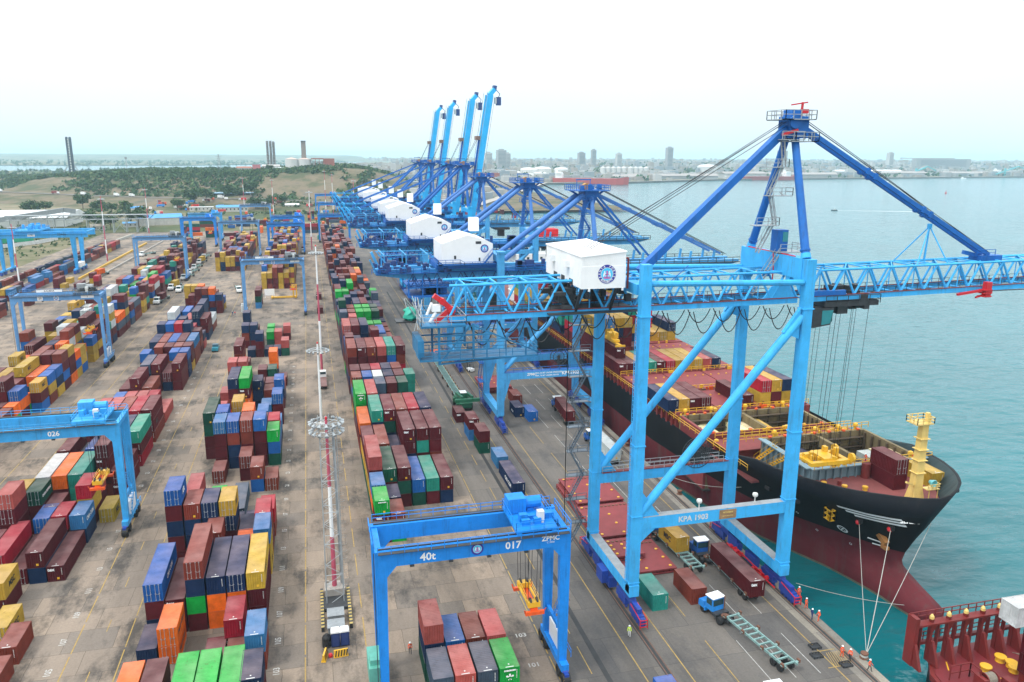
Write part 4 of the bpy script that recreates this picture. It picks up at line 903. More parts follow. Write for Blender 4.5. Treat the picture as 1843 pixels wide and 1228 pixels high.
    roundel((39.,yc-6.0,43.9),.95,t)
    mb=MB()
    mb.box(36.9,yc-6.04,45.0,38.2,yc-6.,45.6);mb.box(31.8,yc-6.04,41.6,32.3,yc-6.,42.4);mb.box(37.6,yc-6.04,41.0,38.,yc-6.,41.8);mb.build('window',dark,h)
    mb=MB();mb.box(28,yc-7.2,40.3,41.5,yc-6.06,40.45);mb.rail([(28,yc-7.2,40.45),(33,yc-7.2,40.45),(34.,yc-7.2,39.9),(41.5,yc-7.2,39.9)],1.1,.05);mb.box(27.9,yc-7.2,40.3,28.95,yc+7,40.45);mb.rail([(28,yc+7,40.45),(28,yc-7.2,40.45)],1.1,.05);mb.stair((38.6,yc-6.9,40.4),(40.8,yc-6.9,43),.7);mb.box(27.8,yc-5,39.2,42,yc+6,40.3);mb.build('house_platform',crane_dk,h)
    mb=MB();mb.box(37.6,yc+4.,47.,39.8,yc+6.4,50.2);mb.build('lift_house',white,h)
    # A frame
    za=56.6 if not up_ else 60.6
    for s in(-1,1):
        a=Vector((66.4,yc+s*1.5,za))
        mb=MB();mb.tube((XW-.5,yc+s*6.2,43.4),a,.62,.5,n=10);mb.build('mast_leg',ca,t)
        mb=MB();mb.tube((XL+1.8,yc+s*4.4,41.),a+Vector((-2.2,s*.8,-.9)),.62 if not up_ else .55,n=10);mb.build('backstay',ca,t)
    if up_:
        mb=MB()
        for s in(-1,1):
            mb.beam((21.5,yc+s*3,43.2),(65,yc+s*1.6,60.4),.42,.42);mb.beam((21.5,yc+s*3,43.2),(18.8,yc+s*3,39.2),.42)
        mb.build('backstay',crane_dk,t)
    mb=MB();mb.box(64.6,yc-2.4,za-1.4,68.2,yc+2.4,za+.4);mb.box(61.4,yc-3.6,za+.1,70.6,yc+3.6,za+.3);mb.extr([(65.2,yc-2,za-1.4),(67.8,yc-2,za-1.4),(66.9,yc-2,za-4),(66,yc-2,za-4)],(0,4,0))
    mb.beam((61.6,yc,za+.2),(64.6,yc,za-1.4),.5,.4);mb.beam((70.4,yc,za+.2),(68,yc,za-1.6),.5,.4)
    for i in range(8): xx=rnd.uniform(62,69.5);yy=yc+rnd.uniform(-3,2.4);mb.box(xx,yy,za+.3,xx+.9,yy+.7,za+.3+rnd.uniform(.5,1.4))
    mb.rail([(61.4,yc-3.6,za+.3),(70.6,yc-3.6,za+.3),(70.6,yc+3.6,za+.3),(61.4,yc+3.6,za+.3),(61.4,yc-3.6,za+.3)],1.2,.06,step=1.6)
    mh=mb.build('mast_head',crane_dk,t)
    mb=MB();mb.lathe((65.6,yc-.8,za+1.1),[(0,0),(.8,0),(.8,1.6),(0,1.6)],10,axis='y');mb.box(64.2,yc-.6,za+.4,65.,yc+.6,za+1.5);mb.build('rope_sheave',mat('sheave_ochre',(.45,.22,.03),.5,.3),mh)
    mb=MB();mb.beam((62.6,yc-2,za+.3),(62.6,yc-2,za+2.8),.14);mb.beam((66.,yc-2,za+.3),(66,yc-2,za+2.8),.14);mb.beam((62.4,yc-2,za+2.8),(66.2,yc-2,za+2.8),.25);mb.build('davit',crane_dk,mh)
    mb=MB();zz=44.
    for i in range(3):
        xa,xb=(63.8,66) if i%2==0 else(66,63.8)
        mb.stair((xa,yc-2.6,zz),(xb,yc-2.6,zz+3.6),.8);zz+=3.6;mb.box(63,yc-3.1,zz-.1,66.6,yc-2.1,zz);mb.rail([(63,yc-3.1,zz),(66.6,yc-3.1,zz)],1,.05)
    mb.ladder((65.4,yc-2.2,zz),(66,yc-1.6,za-1.4),.6);mb.build('access_ladder',crane_dk,t)
    mb=MB()
    zs=[3+5.*i for i in range(8)]
    for i in range(7):
        ya_,yb_=(y1+1.2,y1-1.6) if i%2 else(y1-1.6,y1+1.2)
        mb.stair((XL-1.6,ya_,zs[i]),(XL-1.6,yb_,zs[i+1]),.7,side=(1,0,0));mb.box(XL-2.1,y1-2,zs[i+1]-.1,XL-.9,y1+1.6,zs[i+1])
    mb.build('stair_tower',crane_dk,t)
    if not up_:
        X2=106.5
        mb=MB()
        for s in(-1,1):
            ya_,yb_=sorted((yc+s*3.6,yc+s*2.2))
            mb.extr([(69.2,ya_,37.2),(X2-6,ya_,37.2),(X2,ya_,38.6),(X2,ya_,39.3),(69.2,ya_,39.3)],(0,1.4,0))
        for xx in(75,90,104): mb.box(xx,yc-2.2,38.2,xx+.8,yc+2.2,39.2)
        bm=mb.build('boom',c2,t)
        mb=MB()
        for s in(-1,1):
            mb.box(69.2,yc+s*3.62,38.7,X2,yc+s*4.7,38.8);mb.rail([(69.2,yc+s*4.7,38.8),(X2,yc+s*4.7,38.8)],1.2,.06,step=2.4)
        mb.build('walkway',dark,bm)
        mb=MB()
        for xx in(73,80,86,93,99.5):
            for s in(-1,1): mb.beam((xx,yc+s*2.9,39.3),(xx+.3,yc+s*2.9,41.6),.5,.4)
        mb.build('stay_bracket',c2,bm)
        for s in(-1,1):
            a=Vector((67.6,yc+s*1.4,za-.4))
            for e in(Vector((82.,yc+s*2.9,40.4)),Vector((101.5,yc+s*2.9,40.8))):
                mb=MB();mb.beam(a,e,.36,.5)
                for q_ in(.25,.5,.53,.75): mb.beam(a.lerp(e,q_),a.lerp(e,q_+.02),.7,.8)
                mb.build('forestay',crane_dk if e.x<90 else ca,t)
        mb=MB()
        for dy in(-1.2,-.5,.5,1.2): mb.path([(68.5,yc+dy,za+.9),(104.,yc+dy*1.5,40.4)],.05,n=4)
        mb.build('boom_rope',greycab,t)
        mb=MB();mb.box(71,yc-4,36.2,77,yc+4,37);mb.box(73,yc-1.5,33.4,75.4,yc+1.2,36.2);mb.build('trolley',dark,t)
    else:
        a=Vector((68.9,yc,38.2));e=Vector((77.2,yc,90.));d=(e-a).normalized();nr=Vector((-d.z,0,d.x))
        mb=MB()
        for s in(-1,1): mb.beam(a+Vector((0,s*2.6,0)),e+Vector((0,s*2.6,0)),1.1,2.3,up=nr)
        mb.beam(e,e+d*2.6+nr*-1.7,4.6,1.7,up=nr)
        for q_ in range(9): p=a+d*(4+q_*5.6);mb.beam(p+Vector((0,-2.2,0)),p+Vector((0,2.2,0)),.6,.6)
        bm=mb.build('boom',c2,t)
        mb=MB();p=e+d*2.8-nr*1.8
        mb.beam(p-d*.8,p+d*1.4,2.6,1.5,up=nr);q_=p-nr*2.6-d*4.6;mb.bx(tuple(q_),(1.9,2.0,3.4));mb.beam(p-nr*.6,p-nr*2.7-d*1.5,.25);mb.beam(p-nr*2.7-d*1.5,q_+Vector((0,0,1.5)),.25);mb.build('boom_tip',mat('tip_navy',(.02,.06,.20),.5,.2),bm)
        mb=MB();mb.bx(tuple(q_+Vector((-1.4,0,.2))),(.8,1.8,2.4));mb.build('maintenance_cage',offwhite,bm)
        mb=MB()
        for s in(-3.5,3.5): mb.rail([tuple(a+nr*1.6+Vector((0,s,0))),tuple(e+nr*1.6+Vector((0,s,0)))],.9,.05,step=3)
        for q_ in range(24): p=a+d*(2+q_*2.1)+nr*1.7;mb.beam(p+Vector((0,-3.2,0)),p+Vector((0,-2.4,0)),.12)
        mb.build('walkway',galv,bm)
        mb=MB();p=a+d*34+nr*1.6
        mb.beam(a+d*6+nr*1.4,p,1.0,.7,up=nr);mb.build('folded_stay',crane_dk,bm)
        mb=MB();mb.bx(tuple(p+nr*.8),(1.8,4,1.6));mb.build('stay_sheave',mat('sheave_brown',(.20,.12,.09),.5,.3),bm)
        mb=MB()
        for s in(-1.6,1.6): mb.path([(66.5,yc+s*.6,za+1.2),tuple(p+nr*.9+Vector((0,s,0)))],.09,n=4);mb.path([tuple(e-nr*2.2+Vector((0,s,0))),tuple(a-nr*2+Vector((0,s,0)))],.06,n=4)
        mb.build('boom_rope',greycab,t)
    bogies(t,(XL,XW),y0+.5,y1-.5,bogie,bogie)
    return t
k2=sts_plate(184.,False,'second quay crane from the front, marked KPA1902, boom lowered over the black ship','KPA1902')
def nolet(c):
    for o in c.children_recursive:
        if o.name.startswith('lettering') and o.data.name.startswith('lettering') and o.data is _tx.get(('KPA1902',1.15,white.name,.03,'CENTER')): bpy.data.objects.remove(o);return
for y,lb in((240.,'third quay crane from the front with gabled white house and lowered boom'),(308.,'pale quay crane with lowered boom standing just in front of the raised booms')): nolet(copy_to(k2,(54.6,y,0),lb))
u=sts_plate(342.,True,'nearest and tallest looking of the four quay cranes with raised cyan booms')
for y,lb in((380.,'second of the four quay cranes with raised cyan booms, counted from the water side'),(438.,'third of the four raised boom quay cranes, behind two taller looking ones'),(483.,'farthest quay crane with raised boom, leftmost of the four')): copy_to(u,(54.6,y,0),lb)
# ------------------------------------------------------------------ black container ship
hull_blk=mat('hull_black',(.007,.008,.010),.6,.3,.12,.3,(.035,.025,.02),spec=.15);hull_red=mat('antifouling_red',(.12,.018,.024),.7,.25,.15,.5,(.075,.065,.055),spec=.2)
deckred=mat('deck_red',(.22,.055,.05),.75,.2,.3,.35,(.12,.06,.05),streak=False);holdbeige=mat('hold_beige',(.19,.145,.07),.8,.3,.4,.6,(.06,.035,.018))
coam=mat('coaming_grey_blue',(.17,.27,.31),.55,.15,.4,.3,(.15,.08,.05));coverred=mat('hatch_cover_red',(.21,.032,.034),.7,.2,.4,.3,(.12,.05,.04),streak=False)
stain=mat('waterline_green_stain',(.10,.105,.07),.75,.35,.4,.3)
def interp(tab,y):
    if y<=tab[0][0]:return tab[0][1]
    for (a,b),(c,d) in zip(tab,tab[1:]):
        if y<=c:return b+(d-b)*(y-a)/(c-a)
    return tab[-1][1]
XC=88.4
top=[(88.3,15.8),(92,15.6),(96,15.2),(103,14.7),(109,14.2),(114,14.),(119,12.6),(124,11.),(130,10.2),(440,10.2)]
lev=[ # (z, stem y, half breadth table)
(-4.6,87.2,[(87.2,0),(88.2,1.8),(90,2.5),(95,3.0),(104,5),(110,7.6),(120,11.5),(135,15),(150,16.8)]),
(-3.2,85.6,[(85.6,0),(86.4,1.5),(88,2.3),(91,2.8),(95,3.1),(104,5.2),(110,7.8),(120,11.7),(135,15.1),(150,16.8)]),
(-1.6,85.2,[(85.2,0),(86,1.2),(88,2.0),(91,2.5),(95,2.8),(104,5.2),(110,8),(120,12),(135,15.3),(150,16.8)]),
(-.4,88.2,[(88.2,0),(89.2,.9),(91.5,1.6),(95,2.1),(104,5.2),(110,8.2),(120,12.2),(135,15.4),(150,16.8)]),
(.8,93.4,[(93.4,0),(94.5,.9),(98,2.3),(104,5.3),(110,8.4),(120,12.5),(135,15.6),(150,16.8)]),
(2.4,94.3,[(94.3,0),(95.4,1.),(98,2.5),(104,5.8),(110,9.),(120,13.),(135,16.),(150,16.8)]),
(4.2,93.8,[(93.8,0),(95,1.2),(98,3.1),(104,6.6),(110,9.8),(120,13.8),(135,16.3),(150,16.8)]),
(7.,92.3,[(92.3,0),(93.5,1.6),(96,3.8),(100,6.6),(104,9.),(110,12.),(120,14.9),(130,16.4),(140,16.8)]),
(9.4,91.,[(91.,0),(92,2.),(94,4.2),(97,6.8),(100,8.8),(104,11.2),(110,13.9),(120,15.9),(130,16.8)]),
(None,90.2,[(90.2,0),(91,2.4),(92.5,4.8),(95,7.6),(98,9.8),(102,12.),(106,13.7),(111,15.2),(118,16.3),(130,16.8)]),
('top',88.3,[(88.3,0),(89,2.6),(90.5,5.2),(92.8,8.),(96,10.7),(99.5,12.7),(103,14.1),(108,15.5),(114,16.3),(120,16.6),(130,16.8)])]
ts=[0,.0012,.003,.006,.010,.015,.02,.027,.035,.045,.06,.08,.1,.13,.17,.25,.5,1]
def hull_pt(i,k,side):
    z,ys,tab=lev[i];y=ys+(330-ys)*ts[k];hb=interp(tab,y)
    zt=interp(top,y)
    if z is None: z=min(11.8,zt-.4) if y<124 else zt-.5
    elif z=='top': z=zt
    if i==6: z-=max(0,min(1.5,(y-135)*.05))
    return (XC+side*hb,y,z)
ship=thing('container_ship',(XC,160,-3.6),'black hulled container ship with red boot topping and bulbous bow berthed at the quay','ship')
mb=MB();nl=len(lev);nk=len(ts)
for side in(-1,1):
    vs=[hull_pt(i,k,side) for i in range(nl) for k in range(nk)]
    o0=len(mb.v);mb.v+=vs
    for i in range(nl-1):
        for k in range(nk-1):
            mb.f.append([o0+i*nk+k,o0+i*nk+k+1,o0+(i+1)*nk+k+1,o0+(i+1)*nk+k]);mb.m.append(2 if i<1 else(1 if i<6 else(0 if i<9 else 3)))
# bulwark inside
for side in(-1,1):
    for k in range(0,13):
        a=hull_pt(nl-1,k,side);b=hull_pt(nl-1,k+1,side)
        f=lambda p:(XC+(p[0]-XC)*.965,p[1]+.35,p[2])
        mb.poly([a,b,f(b),f(a)],0);ia,ib=f(a),f(b);ka,kb=hull_pt(nl-2,k,side),hull_pt(nl-2,k+1,side);h_=lambda p:(XC+(p[0]-XC)*.95,p[1]+.7,min(11.6,p[2]));mb.poly([ia,ib,h_(kb),h_(ka)],4)
hull=mb.build('hull',[hull_blk,hull_red,stain,mat('bulwark_black',(.010,.012,.017),.65,.2,.2,.2,spec=.15),mat('bulwark_inside',(.025,.05,.055),.6,.2,.5,.4)],ship,smooth=False)
bmh=bmesh.new();bmh.from_mesh(hull.data);bmesh.ops.remove_doubles(bmh,verts=bmh.verts,dist=.002);bmesh.ops.recalc_face_normals(bmh,faces=bmh.faces)
for f in bmh.faces: f.smooth=f.material_index in(0,1,2,3)
bmh.to_mesh(hull.data);bmh.free()
# white bow lines and marks lie on the flare
def hull_at(y,z,side=-1,off=.16):
    pr=None
    for i in range(nl-1):
        def zz(i): 
            q=lev[i][0];zt=interp(top,y)
            return (min(11.8,zt-.4) if y<124 else zt-.5) if q is None else (zt if q=='top' else q)
        if zz(i)<=z<=zz(i+1):
            t_=(z-zz(i))/(zz(i+1)-zz(i)+1e-6);h=interp(lev[i][2],y)*(1-t_)+interp(lev[i+1][2],y)*t_
            return (XC+side*(h+off),y,z)
    return (XC+side*(interp(lev[-1][2],y)+off),y,z)
mb=MB()
for j,(z,ye) in enumerate(((10.9,98.6),(10.35,97.8),(9.8,97.))):
    ys=[ye-(ye-91.8)*i/24 for i in range(25)]
    for a,b in zip(ys,ys[1:]):
        mb.poly([hull_at(a,z),hull_at(b,z),hull_at(b,z+.36),hull_at(a,z+.36)])
mb.build('bow_stripe',white,hull,recalc=False)
mb=MB();
for y,z,r in((101.2,5.4,.7),(108.,5.6,.2),(101.,2.6,.2),(106,3.,.2)):
    for i in range(16):
        a,b=2*math.pi*i/16,2*math.pi*(i+1)/16
        p=lambda t_,q:hull_at(y+q*math.cos(t_),z+q*math.sin(t_),-1,.08)
        mb.poly([p(a,r*.72),p(a,r),p(b,r),p(b,r*.72)])
    if r>.5:
        for a in(.8,2.36): mb.poly([hull_at(y+.08+r*.7*math.cos(a),z+r*.7*math.sin(a),-1,.08),hull_at(y-.08+r*.7*math.cos(a),z+r*.7*math.sin(a),-1,.08),hull_at(y-.08-r*.7*math.cos(a),z-r*.7*math.sin(a),-1,.08),hull_at(y+.08-r*.7*math.cos(a),z-r*.7*math.sin(a),-1,.08)])
pts=[(97.8,5.3),(96.4,5.2),(95.7,4.8),(95.9,4.4),(97.6,4.3)]
for a,b in zip(pts,pts[1:]): mb.beam(hull_at(*a,-1,.1),hull_at(*b,-1,.1),.14)
mb.build('draught_mark',white,hull,recalc=False)
text('SERENA',.95,white,(86.6,91.4,10.9),(R(62),0,R(-20)),ship,.03)
text('M',9,cream,(XC-16.5,196,5.2),WEST,ship,.35)
mb=MB()
c=Vector((XC-16.47,186,4.8))
for i in range(28):
    a,b=2*math.pi*i/28,2*math.pi*(i+1)/28
    mb.poly([tuple(c+Vector((0,4.2*math.cos(a),4.2*math.sin(a)))),tuple(c+Vector((0,3.2*math.cos(a),3.2*math.sin(a)))),tuple(c+Vector((0,3.2*math.cos(b),3.2*math.sin(b)))),tuple(c+Vector((0,4.2*math.cos(b),4.2*math.sin(b))))])
mb.build('lettering',white,ship,recalc=False)
# anchor and hawse openings
mb=MB();p=Vector(hull_at(95.4,6.4,-1,.3));mb.beam(p+Vector((0,-1,-.6)),p+Vector((0,1,.5)),.9,.8);mb.beam(p+Vector((-.1,-1.5,-1.2)),p+Vector((-.1,-.3,-1.2)),.7,.5);mb.build('anchor',mat('anchor_rust',(.30,.13,.03),.7,.3,1,.4),ship)
mb=MB()
for y,z in((97.2,8.9),(93.6,9.1),(106,9.),(111,9.3)): p=hull_at(y,z,-1,.02);mb.bx(p,(.5,1.3,.7))
mb.build('fairlead',black,ship)
# forecastle deck, main decks
mb=MB();P=[]
for k in range(0,13):
    p=hull_pt(nl-2,k,-1);P.append((XC+(p[0]-XC)*.94,p[1]+.9))
Q=[(2*XC-x,y) for x,y in reversed(P)]
mb.prism([p for p in P if p[1]<113]+[q for q in Q if q[1]<113],11.5,11.8)
mb.build('forecastle_deck',deckred,ship)
h1=(79.4,101.6,107.,122.);h2=(72.4,99.6,129.6,141.4)
mb=MB()
for b in((71.9,104.1,122.,129.),(71.9,72.,129,142),(100.,104.1,129,142),(71.9,104.1,142,330)): mb.box(b[0],b[2],9.5,b[1],b[3],9.9)
mb.box(72.3,113,9.5,79.,122,9.9);mb.box(103.6,113,9.5,104.1,122,9.9)
mb.build('main_deck',deckred,ship)
def hold(h,z0,z1,zf,wallm,taper=0):
    x0,x1,y0,y1=h;mb=MB();t_=.55
    mb.box(x0,y0,z0,x1,y0+t_,z1,1);mb.box(x0,y1-t_,zf,x1,y1,z1);mb.box(x0,y0+t_,zf,x0+t_,y1-t_,z1,1 if z0>9 else 0);mb.box(x1-t_,y0+t_,zf,x1,y1-t_,z1)
    mb.box(x0+t_,y0+t_,zf,x0+t_+.05,y1-t_,z1-.02);mb.box(x0+t_,y0+t_,zf,x1-t_,y0+t_+.05,z1-.02)
    mb.box(x0,y0,zf-.3,x1,y1,zf,2)
    xm=(x0+x1)/2+.6
    mb.box(xm-.35,y0+t_,z1-2.2,xm+.35,y1-t_,z1-.35);mb.box(xm-.2,y0+t_,zf,xm+.2,y1-t_,z1-3.4)
    for i in range(9):
        xx=x0+1.2+(x1-x0-2.4)*i/8
        mb.beam((xx,y1-t_-.12,zf),(xx,y1-t_-.12,z1-.2),.28,.25,up=(0,1,0));mb.beam((xx,y0+t_+.2,zf),(xx,y0+t_+.2,z1-.2),.28,.25,up=(0,1,0))
    for z in(z1-2,z1-4): mb.box(x0+t_,y1-t_-.3,z,x1-t_,y1-t_-.06,z+.2)
    o=mb.build('cargo_hold',[holdbeige,wallm,mat('hold_floor',(.03,.026,.022),.8,.4,.4,.5)],ship)  # floor coloured near black: painted-in shade so the shallow hold looks deep
    mb=MB()
    for i in range(7):
        xx=x0+1.6+(x1-x0-3.2)*i/6
        for yy in(y0+.3,y1-.3): mb.lathe((xx,yy,z1),[(0,0),(.32,0),(.36,.3),(0,.45)],8)
    mb.build('guide_cap',orange,o);return o
hold(h1,11.8,14.,9.3,coam);hold(h2,9.9,12.6,1.,coverred)
for h,z1,zf_ in((h1,14.,9.3),(h2,12.6,1.)):      # cell guides, frames and ladders that fill the open holds
    mb=MB();x0,x1,y0,y1=h
    for i in range(10):
        xx=x0+1.5+(x1-x0-3)*i/9
        for yy in(y0+.8,y1-.8): mb.beam((xx,yy,zf_),(xx,yy,z1+.15),.16,.3,up=(0,1,0))
        if i%2==0:
            for z in(z1-3.5,z1-2.): mb.beam((xx,y1-1.1,z),(xx+2.4,y1-1.1,z),.5,.25)
    for z in(z1-1.2,z1-3): mb.box(x0+.6,y1-1.5,z,x1-.6,y1-.6,z+.12)
    for i in range(7): yy=y0+1.5+(y1-y0-3)*i/6;mb.beam((x1-.9,yy,zf_),(x1-.9,yy,z1-.2),.3,.3);mb.beam((x0+.9,yy,zf_),(x0+.9,yy,z1-.2),.3,.3)
    mb.build('cell_guide',mat('guide_brown',(.075,.05,.028),.75,.3,.5,.4),ship)
    mb=MB()
    for i in range(16): xx=rnd.uniform(x0,x1-2);yy=rnd.choice((y0+rnd.uniform(-.7,.3),y1+rnd.uniform(-.4,.6)));mb.box(xx,yy,z1,xx+rnd.uniform(.3,1.4),yy+.35,z1+rnd.uniform(.15,.6))
    mb.build('deck_fitting',yellow,ship)
# ribs and openings on the forward coaming
mb=MB()
for i in range(17):
    xx=79.6+i*1.42; mb.box(xx,106.55,11.8,xx+.16,107,13.8)
for i in range(9): mb.box(78.95,108+i*1.6,10,79.4,108.15+i*1.6,13.8)
mb.box(79.4,106.3,13.82,103.2,107,14.02);mb.box(78.7,107,13.82,79.4,122,14.02)
mb.build('coaming_rib',coam,ship)
mb=MB()
mb.tube((89.6,106.,11.8),(89.6,106.,14.4),.75,n=12);mb.tube((83.2,104.2,11.8),(83.2,104.2,12.6),.35);mb.build('vent_post',darkred,ship)
mb=MB()
for x,y,z in((86,122.3,14),(91,122.3,14),(96,122.3,14),(100,122.5,14),(82.4,122.6,14),(99.6,107.4,14),(93.,106.8,14),(74,142.2,12.5),(80,142.2,12.5),(88,142.2,12.5),(97,142.2,12.5),(101.5,142.2,12.5),(102,128.,11),(73.6,128,11)):
    mb.tube((x,y,z-1.5),(x,y,z+.6),.28,n=8);mb.lathe((x,y,z+.6),[(0,0),(.5,0),(.42,.4),(0,.62)],10)
for x,y in((83,102.6),(86.,101.4),(80.5,104.6),(89.5,95.6)): mb.lathe((x,y,11.8),[(.42,0),(.35,.45),(.5,.5),(.45,.7),(0,.7)],8)
mb.build('mushroom_vent',yellow,ship)
mb=MB()
for y in(106.2,122.6,124.4,127.6): mb.rail([(79.6 if y<122.6 else 73,y,14. if y<124 else 12.5),(103 if y<124 else 103,y,14. if y<124 else 12.5)],1.1,.045,step=1.6)
for y in(142.3,157.6,172.6): mb.rail([(71.9,y,12.6),(103.5,y,12.6)],1.0,.05,step=1.6)
mb.rail([(71.3,113,12.),(71.3,330,10.2)],1.0,.04,step=2.4);mb.stair((76.6,117,10),(78.4,112.4,14),.9);mb.stair((77.8,121.,10),(79.2,117,14.2),.9)
mb.build('deck_rail',yellow,ship)
mb=MB();mb.box(73,122.4,11.6,103.4,128.6,11.75);mb.box(73,123.6,9.9,103.4,124,11.6);mb.box(73,127.4,9.9,103.4,127.8,11.6)
for yy in(142.,157.5,172.4,187.2,202,217,232): mb.box(71.9,yy,9.9,103.8,yy+.6,12.3)
for yy in(143,158,173,188,203,218):
    for xx in(71.4,103.4): 
        for q_ in range(6): mb.box(xx,yy+q_*2.4,9.9,xx+.7,yy+q_*2.4+.5,12.2)
mb.build('lashing_bridge',darkred,ship)
for y0 in(142.8,158.3,173.2,188.,203.,218.,233.,248.,263.):
    for j in range(3):
        mb=MB();mb.box(72.3+10.5*j,y0,11.9,72.3+10.5*j+10.2,y0+13.8,12.5)
        for i in range(10): mb.box(72.9+10.5*j+(i%5)*2.1,y0+2.+(i//5)*8,12.5,73.2+10.5*j+(i%5)*2.1,y0+2.35+(i//5)*8,12.72,1)
        mb.build('hatch_cover',[coverred,yellow],ship)
mb=MB()
for i in range(70):
    yy=rnd.choice((142.4,157.4,172.4,187.4,202.4,143.6,158.4))+rnd.uniform(-.6,.6);xx=rnd.uniform(72,103);mb.box(xx,yy,11.6,xx+rnd.uniform(.2,1.2),yy+rnd.uniform(.2,.6),12.4+rnd.uniform(.1,1.0),rnd.choice((0,0,1,2)))
mb.build('lashing_gear',[yellow,orange,rust],ship)['kind']='stuff'
# foremast
mb=MB();mb.beam((91.2,96.4,11.8),(91.2,96.4,14),2.2,2.,w2=1.5,h2=1.3,up=(0,1,0));mb.beam((91.2,96.4,14),(91.2,96.4,24.4),1.5,1.3,w2=1.1,h2=1.0,up=(0,1,0))
for z in(16.5,18.6,20.4,22.2): mb.box(90.3,95.55,z,92.1,97.25,z+.09)
mb.extr([(90.5,95.9,24.4),(91.9,95.9,24.4),(91.9,95.9,24.8),(89.4,95.9,24.8)],(0,1,0));mb.box(88.9,95.2,24.8,92.,97.6,24.95);mb.rail([(88.9,95.2,24.95),(92,95.2,24.95),(92,97.6,24.95),(88.9,97.6,24.95),(88.9,95.2,24.95)],.95,.05,step=.9)
mb.box(91.4,96,24.9,91.9,96.6,26.4);mb.beam((88.2,95.2,15.6),(90.4,96,14.5),.3);mb.box(89,94.6,11.8,90.3,95.8,12.3)
fm=mb.build('foremast',cream,ship)
mb=MB();mb.box(91.9,94.6,14.,94.2,95.9,14.12);mb.rail([(91.9,94.6,14.12),(94.2,94.6,14.12),(94.2,95.9,14.12)],.8,.04,step=.8);mb.beam((94,94.8,11.8),(94,94.8,14),.12);mb.beam((92.4,94.8,11.8),(92.4,94.8,14),.12);mb.build('lamp_platform',cream,fm)
mb=MB();mb.lathe((93.2,94.9,14.95),[(0,.9),(.3,.85),(.62,0),(.55,-.1),(.3,.1),(0,.2)],12,axis='y');mb.build('searchlight',mat('lamp_teal',(.12,.45,.48),.3,.1),fm)
# deck machinery, pilot basket
mb=MB();mb.lathe((98.4,97.,12.3),[(0,0),(.5,0),(.5,1.6),(0,1.6)],10,axis='x');mb.box(96.6,95.2,11.8,97.2,96.,12.5);mb.build('winch',dark,ship)
mb=MB();p=Vector(hull_at(100.2,8.9,-1,.7))
mb.rail([tuple(p+Vector((0,-.8,-.8))),tuple(p+Vector((0,.8,-.8))),tuple(p+Vector((-.9,.8,-.8))),tuple(p+Vector((-.9,-.8,-.8))),tuple(p+Vector((0,-.8,-.8)))],1.7,.07,step=.8);mb.bx(tuple(p+Vector((-.45,0,-.8))),(1,1.7,.1));mb.build('pilot_basket',yellow,ship)
# accommodation block far aft
mb=MB();mb.box(74,282,10.2,102,294,29);mb.box(71.5,283,29,104.5,292,32);mb.box(84,294,10,94,300,34)
for z in(14,17,20,23,26): mb.box(73.7,281.7,z,102.3,294,z+.25)
ab=mb.build('accommodation',white,ship)
mb=MB()
for i in range(14): mb.box(72.6+i*2.25,282.9,30.1,74.2+i*2.25,282.98,31.4)
for z in(15,18,21,24,27):
    for i in range(10): mb.box(75.4+i*2.6,281.9,z,76.3+i*2.6,281.96,z+.9)
mb.build('window',glass,ab)
mb=MB();mb.box(71.5,282.6,32.01,104.5,292.4,32.6);mb.box(84,294,34.01,94,300,37);mb.build('red_band',red,ab)
# ---- deck cargo
def cargo(x,y,z,cols,L,desc,doors=None):
    for i,ch in enumerate(cols):
        if ch=='.':continue
        put(x+W_/2,y+L/2,z+i*T_,L,ch,'ship',round((x-70)/2.5),y,i+1,i==len(cols)-1,cols[i-1] if i else '',cols[i+1] if i<len(cols)-1 else '',0.,None,doors,None,None)
for k,s in enumerate('nymm'): cargo(70.9+2.52*k,144.,12.55,s,LL,'',k==3)
for k,s in enumerate(('mm','yr','my','yn')): cargo(88.2+2.95*k if k==0 else 90.3+2.55*k,144.2 if k else 143.4,12.55,s if k else 'm',LL,'',k==1)
for k,s in enumerate('mmytmryyypn'): cargo(71.9+2.52*k,173.8,12.55,s,LL,'')
for k,s in enumerate(('mmyy','yyyl','mmny','bmmy','m')): cargo(71.9+2.52*k,190.,12.55,s,LL,'')
q=random.Random(3)
for y in(205.,220.,235.,250.,265.):
    for k in range(12):
        n=q.choice((3,3,4,4,5)) if k<7 else q.choice((0,1,1,2))
        if n: cargo(71.9+2.52*k,y,12.55,''.join(q.choice('mmrbytnym') for _ in range(n)),LL,'')
for x,y,z,c,L,dr in((90.4,100.2,11.8,'m',S,True),(90.4,100.2,11.8+T_,'m',S,True),(97.,99.4,11.8,'y',S,False)): cargo(x,y,z,c,L,'',dr)
CONTS[-2]['tier']=2;CONTS[-2]['top']=True;CONTS[-2]['below']='m';CONTS[-3]['above']='m';CONTS[-3]['top']=False
for k,(c,z) in enumerate((('c',8.0),('c',8.0),('y',8.2),('w',5.4),('m',8.),('c',8))): cargo(82.6+2.55*k if k<4 else 73.2+2.55*(k-4),129.8,z,c,10.8,'')
for k,(c,z,x) in enumerate((('n',9.4,82.),('n',9.4,84.6),('w',10.6,94.),('c',10.8,96.5),('c',10.4,98.9))): cargo(x,108.,z,c,S if k>1 else LL,'')
ap(73.2,179.,LL,'m','maroon container hanging from the yellow spreader of the second crane',None,15.2)
mb=MB();mb.box(73.6,182,18.6,75.2,188.4,19.2);mb.box(73.3,184,19.2,75.6,186.4,20.6);mb.lathe((73.8,183.4,20.4),[(0,0),(.8,0),(.8,.4),(0,.4)],10,axis='x');mb.lathe((74.8,187,20.4),[(0,0),(.8,0),(.8,.4),(0,.4)],10,axis='x')
for yy in(179.4,190.8): mb.box(73.1,yy,18.,75.7,yy+.5,18.4)
